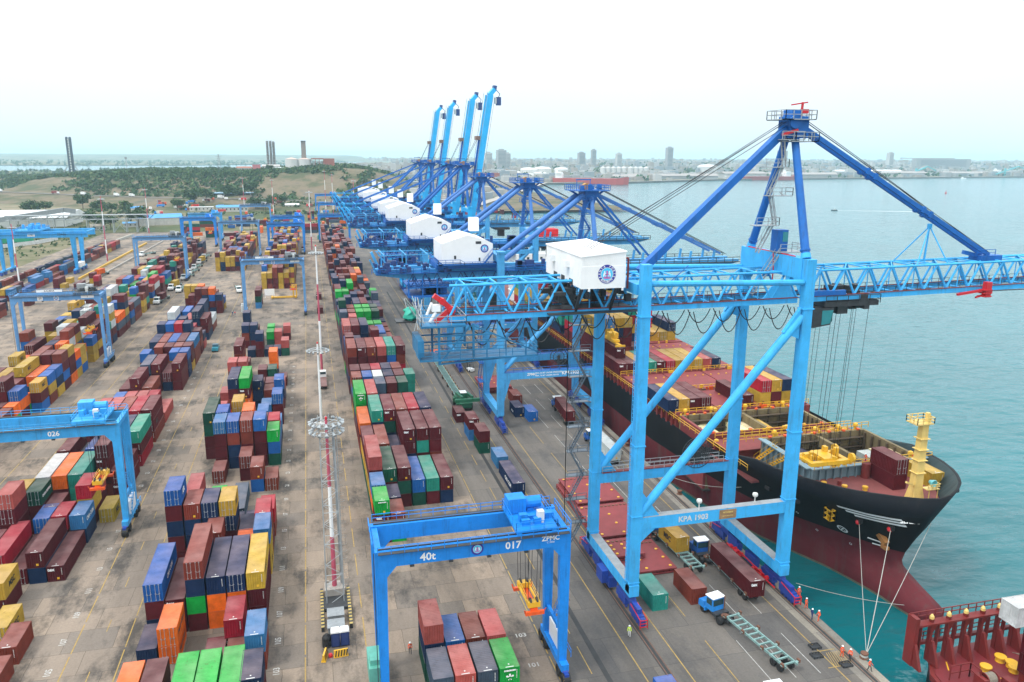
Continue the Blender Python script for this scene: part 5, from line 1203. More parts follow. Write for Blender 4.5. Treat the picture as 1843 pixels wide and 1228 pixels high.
mb.box(74,179.6,18.1,74.8,191.2,18.5)
for xx in(73.6,75.2):
    for yy in(183,187): mb.beam((xx,yy,20),(xx,yy,36.5),.05)
o=mb.build('spreader',yellow,origin=(74.4,185,18));tag(o,'yellow container spreader on wire ropes holding a maroon box above the black ship','spreader')
# ------------------------------------------------------------------ red ship, lower right corner
rs=thing('container_ship',(88,45,-3.6),'dark red ship in the lower right corner with yellow bollards on its mooring deck','ship')
rdeck=mat('red_deck',(.16,.012,.016),.6,.25,.3,.3,(.06,.03,.03),streak=False);rpost=mat('red_post',(.17,.014,.012),.55,.2,.5,.3)
mb=MB();mb.prism([(72.2,5),(72.2,66),(73.4,71),(76,74.2),(82,75.2),(96,75.2),(103,73),(104,66),(104,5)],-4.4,.4);mb.prism([(72.1,5),(72.1,66),(73.3,71.1),(75.9,74.3),(82,75.3),(96,75.3),(103,73.1),(104.1,66),(104.1,5)],.4,1.2,1);mb.build('hull',[hull_blk,rpost],rs)
mb=MB();mb.prism([(72.7,5),(72.7,66),(73.8,70.8),(76.2,73.7),(82,74.7),(96,74.7),(102.5,72.6),(103.5,66),(103.5,5)],1.2,1.3);mb.build('deck',rdeck,rs)
mb=MB();mb.box(71.9,73.05,6.6,103,74.2,6.85);mb.box(72,73.9,3.4,103,74.4,3.8);mb.rail([(72,74.2,6.9),(103,74.2,6.9)],1.2,.05,step=1.3);mb.rail([(72,74.3,3.8),(103,74.3,3.8)],1.2,.05,step=1.3)
for i in range(12):
    x=72.2+i*2.66
    mb.beam((x,73.6,1.3),(x,73.6,7.3),.34,.55,up=(0,1,0));mb.beam((x+1.33,73.8,1.3),(x+1.33,73.8,6.6),.16,.5,up=(0,1,0))
    mb.extr([(x-.2,73.2,1.3),(x-.2,71.6,1.3),(x-.2,72.8,4.4),(x-.2,73.2,4.4)],(.4,0,0));mb.extr([(x+.25,73.5,6.6),(x+1.2,73.5,6.6),(x+.25,73.5,5.)],(0,.2,0))
mb.box(71.85,72.9,1.3,72.45,74.4,8.0)
lb=mb.build('lashing_bridge',rpost,rs)
mb=MB()
for i in range(12): mb.lathe((72.2+i*2.66,73.6,7.3),[(.3,0),(.28,.35),(.12,.6),(0,.62)],8)
mb.build('lamp_cap',cream,lb)
for x,y in((80.5,69.8),(84,71),(84.4,69.7),(83.9,68.8),(92,71.6),(80.,63.6),(79.3,62.),(96,69),(90,63)): mb=MB();mb.lathe((x,y,1.3),[(.6,0),(.5,.5),(.72,.6),(.72,.78),(0,.8)],12);mb.build('bollard',yellow,rs)
mb=MB()
for a,b in(((81,68.4),(81.8,67)),((85,70),(86,67)),((80,66.4),(82.2,65.8)),((78.2,63.),(79.2,64.6)),((76,71),(77,72.5))): mb.beam((*a,1.34),(*b,1.34),.16,.04)
mb.build('deck_marking',yellow,rs)
mb=MB();mb.lathe((77.9,67.6,2.1),[(.9,0),(.9,.12),(.5,.15),(.5,1.5),(.9,1.55),(.9,1.7),(0,1.7)],14,axis='x');mb.box(77.2,66.7,1.3,77.8,68.4,2.6);mb.box(80.2,66.,1.3,81.2,67.2,2.4);wn=mb.build('mooring_winch',rpost,rs)
mb=MB();mb.lathe((78.15,67.6,2.1),[(.75,0),(.75,1.2)],14,axis='x')
for i in range(30):
    a=rnd.uniform(0,6.3);r_=rnd.uniform(.35,.95);b=a+.7;mb.tube((83.4+r_*math.cos(a),63.4+r_*math.sin(a),1.35+rnd.uniform(0,.2)),(83.4+r_*math.cos(b),63.4+r_*math.sin(b),1.4+rnd.uniform(0,.2)),.06,n=4)
for i in range(5): mb.path([(87+i*.25,72-i*.3,1.4),(89,70.4-i*.3,1.4),(90.4,68.4-i*.2,1.4)],.05,n=4)
mb.build('rope_coil',mat('hemp_rope',(.22,.19,.15),.9,.3,3),wn)
mb=MB();mb.box(82.6,64.8,1.3,88,67,3.04);mb.box(87.5,66,1.3,89,67,2.2);mb.rail([(74.6,69.4,1.3),(77.6,69.4,1.3),(77.6,67.8,1.3)],2.0,.06);mb.beam((90.6,66.5,1.3),(90.6,72,3.6),.9,1.4);mb.box(73.6,64,1.3,75,66.2,2.4)
mb.build('deck_locker',rpost,rs)
mb=MB();mb.lathe((86.5,64.8,1.3),[(.5,0),(.5,.5),(.35,.55),(0,.55)],10);mb.build('hatch',red,rs)
put(81.2,66.,11.,S,'w',rz=R(90),label='white container high on the red ship at the right edge of the picture',doors=False)
for i in range(3): put(85.3,65.9,3.05+i*T_,S,'m',rz=R(90),label='dark maroon box on the red ship under the white one, %s from the deck'%('first second third fourth'.split()[i]),doors=False)
# ------------------------------------------------------------------ mooring lines
def line(a,b,sag,name,label,mt=rope,r=.035):
    mb=MB();a=Vector(a);b=Vector(b);pr=a
    for i in range(1,15):
        s_=i/14;p=a.lerp(b,s_);p.z-=sag*4*s_*(1-s_);mb.tube(pr,p,r,n=5,caps=False);pr=p
    o=mb.build(name,mt,origin=tuple(a));tag(o,label,'rope','mooring lines of the black ship');return o
B=(68.9,77.4,.55)
line(hull_at(97.2,8.7,-1,.1),B,.4,'mooring_line','leftmost steep mooring line from the black bow to the quay bollard')
line(hull_at(93.6,8.9,-1,.1),B,.2,'mooring_line','thick pale mooring line in the middle running from the bow to the bollard',r=.055)
line(hull_at(92.4,9.6,1,.2),B,.3,'mooring_line','slanting mooring line from the far side of the bow to the bollard',r=.045)
line(hull_at(119,6,-1,.1),(68.6,140,.6),1.,'mooring_line','short spring line between black hull and quay behind the crane leg')
line((70.,95.,.8),(91,88.4,-2.6),.8,'mooring_line','thin slack line from the crane bogies low across the dark water toward the bulb',r=.04)
mb=MB()
for p in((93.6,8.8,-1),(97.2,8.6,-1)): 
    a=Vector(hull_at(*p,.35));mb.lathe(tuple(a),[(0,-.4),(.35,-.3),(.45,0),(.3,.35),(0,.4)],8)
mb.build('chafe_guard',red,ship)
# ------------------------------------------------------------------ light masts
lampm=mat('lamp_housing',(.34,.37,.38),.4,.25,2.,.2)
def mast(x,y,h,ringz,ringd,bands,label,lattice=False,base=True,r0=.38):
    t=thing('light_mast',(x,y,0),label,'light mast','tall floodlight masts')
    z=0;
    for i,b in enumerate(bands+[h]):
        mb=MB();f=lambda q:r0*(1-.5*q/h);mb.tube((x,y,z),(x,y,b),f(z),f(b),n=12);
        mb.build('pole',[pinkband,white][i%2],t);z=b
        if z>=h:break
    mb=MB();n=14;R_=ringd/2
    for zz in((ringz-.5,ringz+.9) if lattice else(ringz,)):
        for i in range(n):
            a,b=2*math.pi*i/n,2*math.pi*(i+1)/n
            mb.tube((x+R_*.8*math.cos(a),y+R_*.8*math.sin(a),zz),(x+R_*.8*math.cos(b),y+R_*.8*math.sin(b),zz),.07,n=5)
            if i%2==0: mb.tube((x,y,zz),(x+R_*.8*math.cos(a),y+R_*.8*math.sin(a),zz),.06,n=4)
            if lattice and zz<ringz and i%2: mb.tube((x+R_*.8*math.cos(a),y+R_*.8*math.sin(a),zz),(x+R_*.8*math.cos(a),y+R_*.8*math.sin(a),ringz+1.8),.05,n=4)
    mb.build('lamp_ring',galv,t)
    for zz in((ringz-.2,ringz+1.1) if lattice else(ringz-.3,)):
        for i in range(n):
            a=2*math.pi*(i+.5)/n;c=Vector((x+R_*math.cos(a),y+R_*math.sin(a),zz));d=Vector((math.cos(a),math.sin(a),-.7)).normalized()
            mb=MB();mb.tube(c-d*.30,c+d*.2,.15,.30,n=8);mb.tube(c-d*.5,c-d*.32,.1,n=6);mb.build('floodlight',lampm,t)
    mb=MB();mb.lathe((x,y,h),[(.15,0),(.2,.3),(.1,.5),(0,.52)],8);mb.build('aviation_light',red,t)
    if lattice:
        for sx in(-1,1):
            for sy in(-1,1):
                mb=MB();mb.tube((x+sx*1.25,y-1.5+sy*1.6,0),(x+sx*1.0,y-.2+sy*1.0,ringz-.9),.085,n=6);mb.build('lattice_leg',galv,t)
        mb=MB()
        for k in range(17):
            z0,z1=k*1.6,(k+1)*1.6;s=lambda z:(1.25-.25*z/ringz,1.6-.6*z/ringz,-1.5+1.3*z/ringz)
            a,b=s(z0),s(z1)
            for (p,q) in(((-1,-1),(1,-1)),((1,-1),(1,1)),((1,1),(-1,1)),((-1,1),(-1,-1))):
                if k%2: p,q=q,p
                mb.tube((x+p[0]*a[0],y+a[2]+p[1]*a[1],z0),(x+q[0]*b[0],y+b[2]+q[1]*b[1],z1),.035,n=4,caps=False)
            if k%3==0: 
                for (p,q) in(((-1,-1),(1,-1)),((1,-1),(1,1)),((1,1),(-1,1)),((-1,1),(-1,-1))): mb.tube((x+p[0]*a[0],y+a[2]+p[1]*a[1],z0),(x+q[0]*a[0],y+a[2]+q[1]*a[1],z0),.05,n=4,caps=False)
        for k in range(22):
            z=1.5+k*1.15;mb.lathe((x+1.75-.2*z/27,y-.3,z),[(.4,0),(.4,.05)],8)
        mb.tube((x+1.35,y-.3,1),(x+1.35,y-.3,27),.05);mb.tube((x+1.05,y+.6,0),(x+.8,y+.4,27),.12,n=6)
        mb.build('lattice_bracing',galv,t)
        mb=MB();mb.box(x-1.5,y-1.2,0,x+1.5,y+1.3,1.5);mb.box(x-1.3,y+.9,1.5,x-.8,y+1.2,1.8);mb.box(x+.9,y+.9,1.5,x+1.3,y+1.2,1.75);mb.build('plinth',concrete,t)
        mb=MB()
        for sx in(-1.95,1.95): mb.box(x+sx-.2,y-9.6,0,x+sx+.2,y+.9,.7)
        mb.box(x-1.75,y-4.6,0,x+1.75,y-1.3,.5)
        for sx in(-1.95,1.95):
            for i in range(12): mb.box(x+sx-.23,y-9.5+i*.86,.15,x+sx+.23,y-9.5+i*.86+.42,.72,1)
        mb.build('guard_kerb',[dark,mat('kerb_yellow',(.45,.33,.10),.7,.3)],t)
    elif base:
        mb=MB();mb.box(x-1.3,y-1.3,0,x+1.3,y+1.3,.9);mb.build('plinth',concrete,t)
    return t
mast(.75,110.2,27.9,26.4,4.6,[9.6,17.6],'nearest light mast, inside a grey lattice tower with a double ring of floodlights',True,r0=.36)
mast(.2,187.5,21,19.6,5.0,[.6],'white light mast with its floodlight ring, second in the mast lane behind the lattice one',r0=.36)
mast(1.2,234,39.,37.4,3.9,[7.,17.,28.],'third light mast in the lane, red banded, standing by a parked flatbed',r0=.36)
mast(.4,556,41.,40.,4.2,[10,20,30],'fourth light mast in the lane, far off and thin, beyond the pale gantry')
for (x,y,h,l) in((-122.5,530,39,'striped light mast beside the yellow barrier at the rail pads'),(-139.5,428,31,'striped light mast at the left edge between rail wagons and the marked 39 gantry'),(-130.5,712,37,'striped light mast beside the conveyor gantry and blue roofed shed'),(-36,860,40,'striped light mast before the bushy slope beside a cluster of trees'),(18,900,48,'striped mast below the pink block on the hill'),(26,905,44,'slim striped mast next to another below the sandy slope'),(-75,1000,38,'thin grey mast standing before the road embankment'),(38,700,44,'thin mast rising behind the far gantry crane near the raised booms')):
    mast(x,y,h,h-1,3.6,[h*.12,h*.34,h*.56,h*.78],l,base=False)
# things at the foot of the near mast
def toilet(x,y,label):
    t=thing('portable_toilet',(x,y,0),label,'portable toilet','portable toilets at the mast foot')
    mb=MB();mb.box(x-.58,y-.58,.1,x+.58,y+.58,2.15)
    for i in range(6): mb.box(x-.55+i*.2,y-.61,.2,x-.45+i*.2,y-.58,2.0)
    mb.build('cabin',navycl,t);mb=MB();mb.extr([(x-.62,y-.64,2.15),(x+.62,y-.64,2.15),(x+.5,y-.64,2.38),(x-.5,y-.64,2.38)],(0,1.28,0));mb.build('roof',white,t)
    mb=MB();mb.box(x-.42,y-.63,.2,x+.42,y-.6,2.0);mb.box(x+.25,y-.66,1.05,x+.35,y-.62,1.2);mb.build('door',mat('door_navy',(.02,.045,.17),.5),t)
toilet(.42,97.2,'navy portable toilet with white roof next to the black drum');toilet(1.66,97.2,'navy portable toilet with white roof, the one farther from the black drum')
t=thing('water_tank',(-.75,97.3,0),'black ribbed plastic tank standing beside the portable toilets','tank')
mb=MB();mb.lathe((-.75,97.3,0),[(.62,0),(.62,.3),(.58,.34),(.62,.4),(.62,.8),(.58,.84),(.62,.9),(.62,1.3),(.5,1.55),(.25,1.65),(.25,1.78),(0,1.78)],14);mb.build('tank_body',black,t,smooth=True)
for (x,y,z0,nm,lb) in((.65,103.2,1.3,'electrical_cabinet','flat grey steel cabinet inside the lattice tower, nearer the mast pole'),(.6,100.,1.5,'electrical_cabinet','grey sheet roof cabinet inside the lattice tower, just behind the toilets')):
    mb=MB();mb.box(x-1.1,y-1.,0,x+1.1,y+1.,z0);mb.box(x-1.2,y-1.1,z0,x+1.2,y+1.1,z0+.08)
    for i in range(4): mb.box(x-.9+i*.5,y-1.03,.2,x-.5+i*.5,y-1.,z0-.2)
    o=mb.build(nm,grey,origin=(x,y,0));tag(o,lb,'cabinet')
def barrier(x,y,rz,lb):
    t=thing('road_barrier',(0,0,0),lb,'barrier','striped barriers at the mast foot')
    mb=MB();mb.prism([(-.95,-.3),(.95,-.3),(.95,.3),(-.95,.3)],0,.12);mb.extr([(-.9,-.26,.12),(-.9,.26,.12),(-.9,.1,1.0),(-.9,-.1,1.0)],(1.8,0,0));mb.build('barrier_body',yellow,t)
    mb=MB()
    for i in range(5):
        a=-.8+i*.36;mb.extr([(a,-.275,.14),(a+.16,-.275,.14),(a+.3,-.125,.95),(a+.14,-.125,.95)],(0,.03,0))
    mb.build('stripe',black,t);t.location=(x,y,0);t.rotation_euler=(0,0,rz);t['_o']=[x,y,0]
barrier(1.0,94.6,R(4),'yellow and black striped barrier lying square before the toilets');barrier(-1.1,94.6,R(78),'yellow and black striped barrier turned sideways beside the black tank')
mb=MB();mb.lathe((-.35,94.7,0),[(0,0),(.28,.05),(.3,.3),(.2,.5),(0,.55)],10);tag(mb.build('buoy',red,origin=(-.35,94.7,0)),'small red drum between the two striped barriers','drum')
# ------------------------------------------------------------------ bollard, quay furniture
t=thing('bollard',(68.9,77.4,0),'rusty quay bollard holding the mooring lines of the black ship','bollard')
mb=MB();mb.lathe((68.6,77.4,0),[(.6,0),(.6,.1),(.36,.15),(.33,.5),(.52,.62),(.5,.78),(0,.84)],12);mb.build('bollard_head',rust,t);
mb=MB()
for i in range(3): mb.lathe((68.6,77.4,.22+i*.1),[(.42,0),(.48,.05),(.42,.1)],12)
mb.build('rope_loop',rope,t)
for i,y in enumerate((104,131,158,200,60)):
    t=thing('bollard',(68.0,y,0),'dull iron bollard on the quay edge, partly hidden by the cranes','bollard','plain quay bollards along the black ship');mb=MB();mb.lathe((68.0,y,0),[(.6,0),(.6,.1),(.36,.15),(.33,.5),(.52,.62),(.5,.78),(0,.84)],10);mb.build('bollard_head',rust,t)
for i,(x,y) in enumerate(((62.6,79.2),(63.6,81.),(50.3,73.),(65.2,76.6))):
    mb=MB();mb.box(x-.7,y-.5,0,x+.7,y+.5,.05);mb.rail([(x-.7,y-.5,.05),(x+.7,y-.5,.05),(x+.7,y+.5,.05),(x-.7,y+.5,.05),(x-.7,y-.5,.05)],.25,.03,step=.5)
    tag(mb.build('drain_grate',dark,origin=(x,y,0)),('square iron grate set in the apron near the truck','iron grate beside the yellow hatched box','iron grate at the lower edge near the blue tractor','iron grate next to the men by the rail')[i],'grate')
for i,(x,y) in enumerate(((65.2,176.5),(64.8,161.5),(64.2,154.),(63.5,196.))):
    t=thing('lashing_bin',(x,y,0),('grey wire bin by the man in orange at the second crane','grey wire bin nearest the waterside bogies of the second crane','grey wire bin beside the long grey trailer','grey wire bin under the second crane beyond the red tractor')[i],'bin','lashing bins along the waterside rail')
    mb=MB();mb.box(x-.8,y-.6,0,x+.8,y+.6,.08);mb.rail([(x-.8,y-.6,.05),(x+.8,y-.6,.05),(x+.8,y+.6,.05),(x-.8,y+.6,.05),(x-.8,y-.6,.05)],.8,.05,step=.4);mb.build('cage',galv,t)
    mb=MB()
    for k in range(9): mb.beam((x+rnd.uniform(-.6,.6),y+rnd.uniform(-.5,.5),.15+k*.05),(x+rnd.uniform(-.6,.6),y+rnd.uniform(-.5,.5),.15+k*.05),.07)
    mb.build('lashing_rod',grey,t)
# hatch covers stacked on the apron
def hatch(x0,y0,x1,y1,n,lb,i0=0):
    for i in range(i0,i0+n):
        t=thing('hatch_cover',((x0+x1)/2,(y0+y1)/2,i*.95),lb[i-i0],'hatch cover','ship hatch covers laid on the apron')
        j=rnd.uniform(-.5,.5);a,b,c,d=x0+j,y0+j,x1+j,y1+j*.4
        mb=MB();mb.box(a,b,i*.95+.12,c,d,i*.95+.3);mb.box(a,b,i*.95+.7,c,d,i*.95+.92)
        for k in range(int((c-a)/1.1)+1): mb.box(a+k*1.1,b+.05,i*.95+.3,a+k*1.1+.12,b+.35,i*.95+.7)
        for k in range(int((d-b)/1.1)+1): mb.box(c-.35,b+k*1.1,i*.95+.3,c-.05,b+k*1.1+.12,i*.95+.7);mb.box(a+.05,b+k*1.1,i*.95+.3,a+.35,b+k*1.1+.12,i*.95+.7)
        mb.box(a+.3,b+.35,i*.95+.3,c-.3,d-.35,i*.95+.68);mb.build('panel',coverred,t)
        mb=MB()
        for k in range(10): xx=a+.8+(k%3)*(c-a-1.6)/2;yy=b+.8+(k//3)*(d-b-1.6)/3;mb.lathe((xx,yy,i*.95+.92),[(.22,0),(.26,.12),(0,.2)],8)
        mb.build('cone',yellow,t)
        mb=MB()
        for k in range(12): mb.box(a+.6+k*.75,d-1.2,i*.95+.92,a+1.+k*.75,d-.9,i*.95+1.05)
        mb.build('chain',rust,t)
hatch(45.4,127.6,54.6,139.6,2,['red hatch cover on the apron, lower of the pair farthest from the teal container','red hatch cover on the apron, upper of the pair farthest from the teal container'])
hatch(45.,114.5,54.6,126.6,2,['red hatch cover on the apron, lower of the middle pair','red hatch cover on the apron, upper of the middle pair with chains'])
hatch(44.6,101.9+2,54.4,113.6,1,['red hatch cover flat on the apron just behind the teal container'])
hatch(44.6,107.2,50.,113.2,1,['small red hatch cover lying across the one behind the teal container'],1)
hatch(44.8,205,53,217,2,['far red hatch cover under the second crane, lower one','far red hatch cover under the second crane, upper one'])
# ------------------------------------------------------------------ vehicles
def wheel(mb_,x,y,z,r,w): mb_.lathe((x-w/2,y,z),[(0,.02),(r*.5,.02),(r*.55,0),(r*.92,0),(r,.05),(r,w-.05),(r*.92,w),(r*.55,w),(r*.5,w-.02),(0,w-.02)],14,axis='x')
def tractor(paint,lb,roof=white,big=False):
    """yard truck, nose toward +y, rear axle at origin"""
    t=thing('terminal_tractor',(0,0,0),lb,'yard truck','yard tractors and trucks')
    mb=MB();mb.box(-.5,-1.2,.7,.5,4.2,1.05);mb.box(-1.2,.6,.75,1.2,1.5,1.15)
    ch=mb.build('chassis',dark,t)
    mb=MB();mb.extr([(-1.15,3.2,.8),(-1.15,4.5,.8),(-1.15,4.45,1.75),(-1.15,3.2,1.95)],(2.3,0,0));mb.box(-1.2,2.9,.6,1.2,3.2,1.2);mb.build('bonnet',paint,t)
    mb=MB();mb.extr([(-1.05,1.5,1.1),(-1.05,3.2,1.1),(-1.05,3.0,3.05),(-1.05,1.6,3.05)],(2.1,0,0));cb=mb.build('cab',paint,t)
    mb=MB();mb.box(-1.07,1.75,1.95,-1.055,2.85,2.85);mb.box(1.055,1.75,1.95,1.07,2.85,2.85);mb.extr([(-.9,3.13,1.98),(.9,3.13,1.98),(.9,3.045,2.85),(-.9,3.045,2.85)],(0,.015,0));mb.box(-.9,1.52,1.9,.9,1.555,2.8);mb.build('window',glass,cb)
    mb=MB();mb.box(-1.12,1.45,3.05,1.12,3.15,3.17);mb.box(-.5,1.8,3.17,.5,2.7,3.25);mb.build('roof',roof,cb)
    for x in(-.95,.95):
        for y in(3.6,0.):
            k=MB();wheel(k,x,y,.55,.55,.36 if y else .6);k.build('wheel',black,t)
    mb=MB();mb.lathe((0,0,1.05),[(.6,0),(.6,.12),(0,.14)],12);mb.tube((.9,1.3,1.2),(.9,1.3,3.3),.09);mb.build('fifth_wheel',rust,t)
    mb=MB();mb.box(-.95,4.46,1.0,-.6,4.5,1.3);mb.build('headlight',offwhite,t);mb=MB();mb.box(.6,4.46,1.0,.95,4.5,1.3);mb.build('headlight',offwhite,t)
    return t
def trailer(lb,L=12.4,paint=None,empty=True):
    """skeletal chassis, front end at origin going to -y"""
    t=thing('container_trailer',(0,0,0),lb,'trailer','container trailers on the apron')
    p=paint or mat('trailer_green_grey',(.20,.33,.31),.6,.25,.8,.5)
    mb=MB()
    for x in(-.95,.95): mb.beam((x,.8,1.22),(x,-L+.8,1.22),.16,.32)
    for i in range(11): y=.6-i*(L-.8)/10.;mb.beam((-1.1,y,1.22),(1.1,y,1.22),.22,.2)
    for i in range(4):
        y=.5-i*(L-.6)/3
        for s in(-1,1): mb.beam((s*1.0,y,1.3),(s*1.45,y,1.5),.35,.2);mb.box(s*1.2,y-.25,1.3,s*1.45,y+.25,1.75,1)
    mb.build('frame',[p,rust],t)
    for x in(-.85,.85):
        for y in(-L+3.2,-L+1.9):
            k=MB();wheel(k,x,y,.52,.52,.5);k.build('wheel',black,t)
    mb=MB();mb.box(-.6,-2.2,.2,-.45,-2.,1.1);mb.box(.45,-2.2,.2,.6,-2.,1.1);mb.build('landing_leg',grey,t)
    return t
blue_t=mat('truck_blue',(.015,.22,.62),.35,.15,1,.2)
T1=tractor(blue_t,'blue yard truck with white roof pulling an empty skeletal trailer by the quay edge');T1.location=(54.6,89.2,0);T1.rotation_euler=(0,0,R(12))
R1=trailer('empty skeletal trailer behind the blue yard truck nearest the quay men');R1.location=(55.5,88.2,0);R1.rotation_euler=(0,0,R(8))
T2=copy_to(T1,(51.4,69.5,0),'blue yard truck cut by the lower edge of the picture');T2.rotation_euler=(0,0,0)
def place_truck(x,y,lab,trl,rz=0,c=None,L=LL,clab=None,src=None,txt=None):
    a=copy_to(src or T1,(x,y,0),lab,None,rz)
    if trl:
        b=copy_to(R1,(x+math.sin(rz)*.9,y-math.cos(rz)*.9,0),trl,None,rz)
    if c:
        yy=.5-L/2 if L==LL else -.2-L/2
        put(x-math.sin(rz)*(yy-.9),y+math.cos(rz)*(yy-.9),1.4,L,c,label=clab,rz=rz,txt=txt,doors=False)
    return a
farm=tractor(mat('tractor_blue',(.01,.10,.38),.4,.2,1,.2),'dark blue tractor pulling the long maroon container',white)
farm.location=(60.3,105.3,0)
R2=copy_to(R1,(61.4,104.4,0),'trailer under the long maroon container at the near crane');put(61.4,98.2,1.4,LL,'m',label='long maroon container on a trailer behind the dark blue tractor',doors=False,txt='tex')
place_truck(56.4,114.4,'dark tractor hauling the mustard container past the hatch covers','trailer carrying a mustard container beside the hatch covers',R(3),'y',S,'mustard short container riding on a trailer beside the hatch covers',farm,'@msc_w')
place_truck(60.8,159.8,'blue tractor hauling the long grey container along the ship','trailer under the long grey container',0,'w',LL,'long pale grey container on a trailer beside the black ship',farm)
place_truck(60.6,186.2,'dark tractor hauling a maroon box under the second crane','trailer under a maroon box below the second crane',R(-5),'m',LL,'maroon container on a trailer behind a tractor under the second crane',farm)
WT=tractor(white,'white cabbed lorry with an orange box on the rail pad road');WT.location=(-500,-500,0)
for i,(x,y,rz,c,l) in enumerate(((-112.8,460,165,'o','white cabbed lorry with an orange box on the rail pad road'),(-105.3,552,160,None,'white lorry beside the outer block near the yellow barrier'),(-66.8,409,172,'y','lorry with a mustard box leaving the outer block'),(-62.4,402,175,None,'white cabbed lorry waiting at the inner lane gap'),(-65.5,442,170,None,'white cabbed lorry second in the queue along the outer block'),(-65.2,462,170,None,'lorry third in the queue along the outer block'),(-65.4,481,172,None,'lorry halfway along the queue beside the outer block'),(-65.6,505,172,'y','lorry with yellow load near the end of the queue'),(-65.8,530,172,None,'lorry at the far end of the queue by the blue gantry leg'),(-67,372,172,'m','lorry with a dark box beside the outer block corner'),(-35.,395,188,None,'white cabbed lorry turning at the end of the inner block'),(-5.2,548,180,'m','lorry under the far blue gantry of the middle block'))):
    if i==0: a=WT;WT.location=(x,y,0);WT.rotation_euler=(0,0,R(rz))
    else: a=copy_to(WT,(x,y,0),l,None,R(rz))
    rz=R(rz);copy_to(R1,(x+math.sin(rz)*.9,y-math.cos(rz)*.9,0),'trailer of the '+l,None,rz)
    if c: put(x+math.sin(rz)*4.4,y-math.cos(rz)*4.4,1.4,S,c,label='%s box carried by the %s'%(CN[c],l),rz=rz,doors=False)
# flatbed at the third mast, pickup in the aisle
mb=MB();mb.box(-.6+1.1,219.5,.9,2.6-.3,229,1.15);tt=thing('flatbed_lorry',(1.4,222,0),'parked brown flatbed lorry with white cab at the third light mast','lorry')
mb.build('flatbed',mat('flatbed_brown',(.18,.09,.08),.7,.2),tt);mb=MB();mb.box(.5,229.3,.8,2.3,231,2.8);cb=mb.build('cab',white,tt);mb=MB();mb.box(.6,229.25,1.9,2.2,229.3,2.6);mb.build('window',glass,cb)
for x in(.7,2.1):
    for y in(220.6,222,230): k=MB();wheel(k,x,y,.5,.5,.35);k.build('wheel',black,tt)
tt=thing('pickup_lorry',(-33.2,274,0),'small teal pickup lorry driving in the empty aisle','pickup')
mb=MB();mb.extr([(-34.2,272,.5),(-34.2,277.2,.5),(-34.2,277.2,1.3),(-34.2,272,1.2)],(2,0,0));mb.box(-34.15,272.2,1.2,-32.25,274,1.5);mb.build('body',mat('pickup_teal',(.03,.25,.33),.4,.1),tt)
mb=MB();mb.extr([(-34.1,273.8,1.3),(-34.1,276.4,1.3),(-34.1,275.8,2.3),(-34.1,274.,2.3)],(1.8,0,0));mb.build('cab',mat('pickup_cab',(.02,.09,.13),.3,.1),tt)
for x in(-34.,-32.4):
    for y in(272.9,276.3): k=MB();wheel(k,x,y,.38,.38,.25);k.build('wheel',black,tt)
# reach stacker, forklift, trolley carts
tt=thing('reach_stacker',(36.6,195.5,0),'green reach stacker with white cab roof between trailer line and maroon boxes','reach stacker')
mb=MB();mb.extr([(35.1,191,1.),(35.1,199.5,1.),(35.1,199.5,2.2),(35.1,196,2.6),(35.1,191,2.2)],(3.2,0,0));mb.box(34.6,192,.6,38.8,193.2,2.);mb.box(34.6,197.,.6,38.8,198.4,2.);mb.build('body',green,tt)
mb=MB();mb.box(36.,194,2.5,37.6,196.2,4.1);cb=mb.build('cab',green,tt);mb=MB();mb.box(35.95,193.95,4.1,37.65,196.25,4.25);mb.build('roof',white,cb)
mb=MB();mb.beam((35.4,197.5,3.2),(35.4,188.5,4.6),.6,.7);mb.beam((38.0,197.5,3.2),(38.,188.5,4.6),.6,.7);mb.box(33.4,187.7,3.6,39.8,188.6,4.4);mb.build('boom',green,tt)
for x in(34.9,38.5):
    for y in(192.6,197.8): k=MB();wheel(k,x,y,.85,.85,.6);k.build('wheel',black,tt)
for i,y in enumerate((204.,212.5,221,229.5,238.)):
    c=copy_to(R1,(36.8,y,0),('nearest','second','third','fourth','farthest')[i]+' empty trailer in the line parked ahead of the green reach stacker',None,0);c.scale=(.9,.66,.9)
def forklift(x,y,paint,lb,rz=0):
    t=thing('forklift',(x,y,0),lb,'forklift')
    mb=MB();mb.box(-.7,-1.3,.3,.7,1.1,1.1);mb.build('body',paint,t);mb=MB()
    for a in(-.62,.62):
        for b in(-.9,.7): mb.beam((a,b,1.1),(a*.9,b*.8,2.5),.09)
    mb.box(-.68,-.9,2.5,.68,.75,2.6);mb.build('guard',dark,t);mb=MB()
    for a in(-.4,.4): mb.beam((a,1.25,.1),(a,1.25,3.),.16);mb.box(a-.08,1.3,.1,a+.08,2.5,.18)
    mb.build('lift_mast',dark,t)
    for a in(-.6,.6):
        for b in(-.8,.7): k=MB();wheel(k,a,b,.38,.38,.28);k.build('wheel',black,t)
    t.rotation_euler=(0,0,rz)
    return t
f1=forklift(0,0,white,'white forklift beside the landside legs of the second crane');f1.location=(45.6,229,0);f1.rotation_euler=(0,0,R(20))
f2=forklift(0,0,yellow,'yellow forklift behind the white one under the cranes');f2.location=(48.6,243,0);f2.rotation_euler=(0,0,R(160));f2.scale=(1.8,1.8,1.6)
mb=MB();mb.lathe((12.4,103.5,43.4),[(.6,0),(.95,.3),(.85,.8),(.8,1.3),(.35,1.7),(0,1.8)],9);o=mb.build('tarpaulin_cover',tarp,origin=(12.4,103.5,43.4),smooth=False)
for v in o.data.vertices: v.co.x*=1+.25*math.sin(v.co.z*5+v.co.y*4);v.co.y*=1.15+.2*math.cos(v.co.z*4+v.co.x*5);tag(o,'teal tarpaulin bundle at the landside end of the lattice boom','tarpaulin')
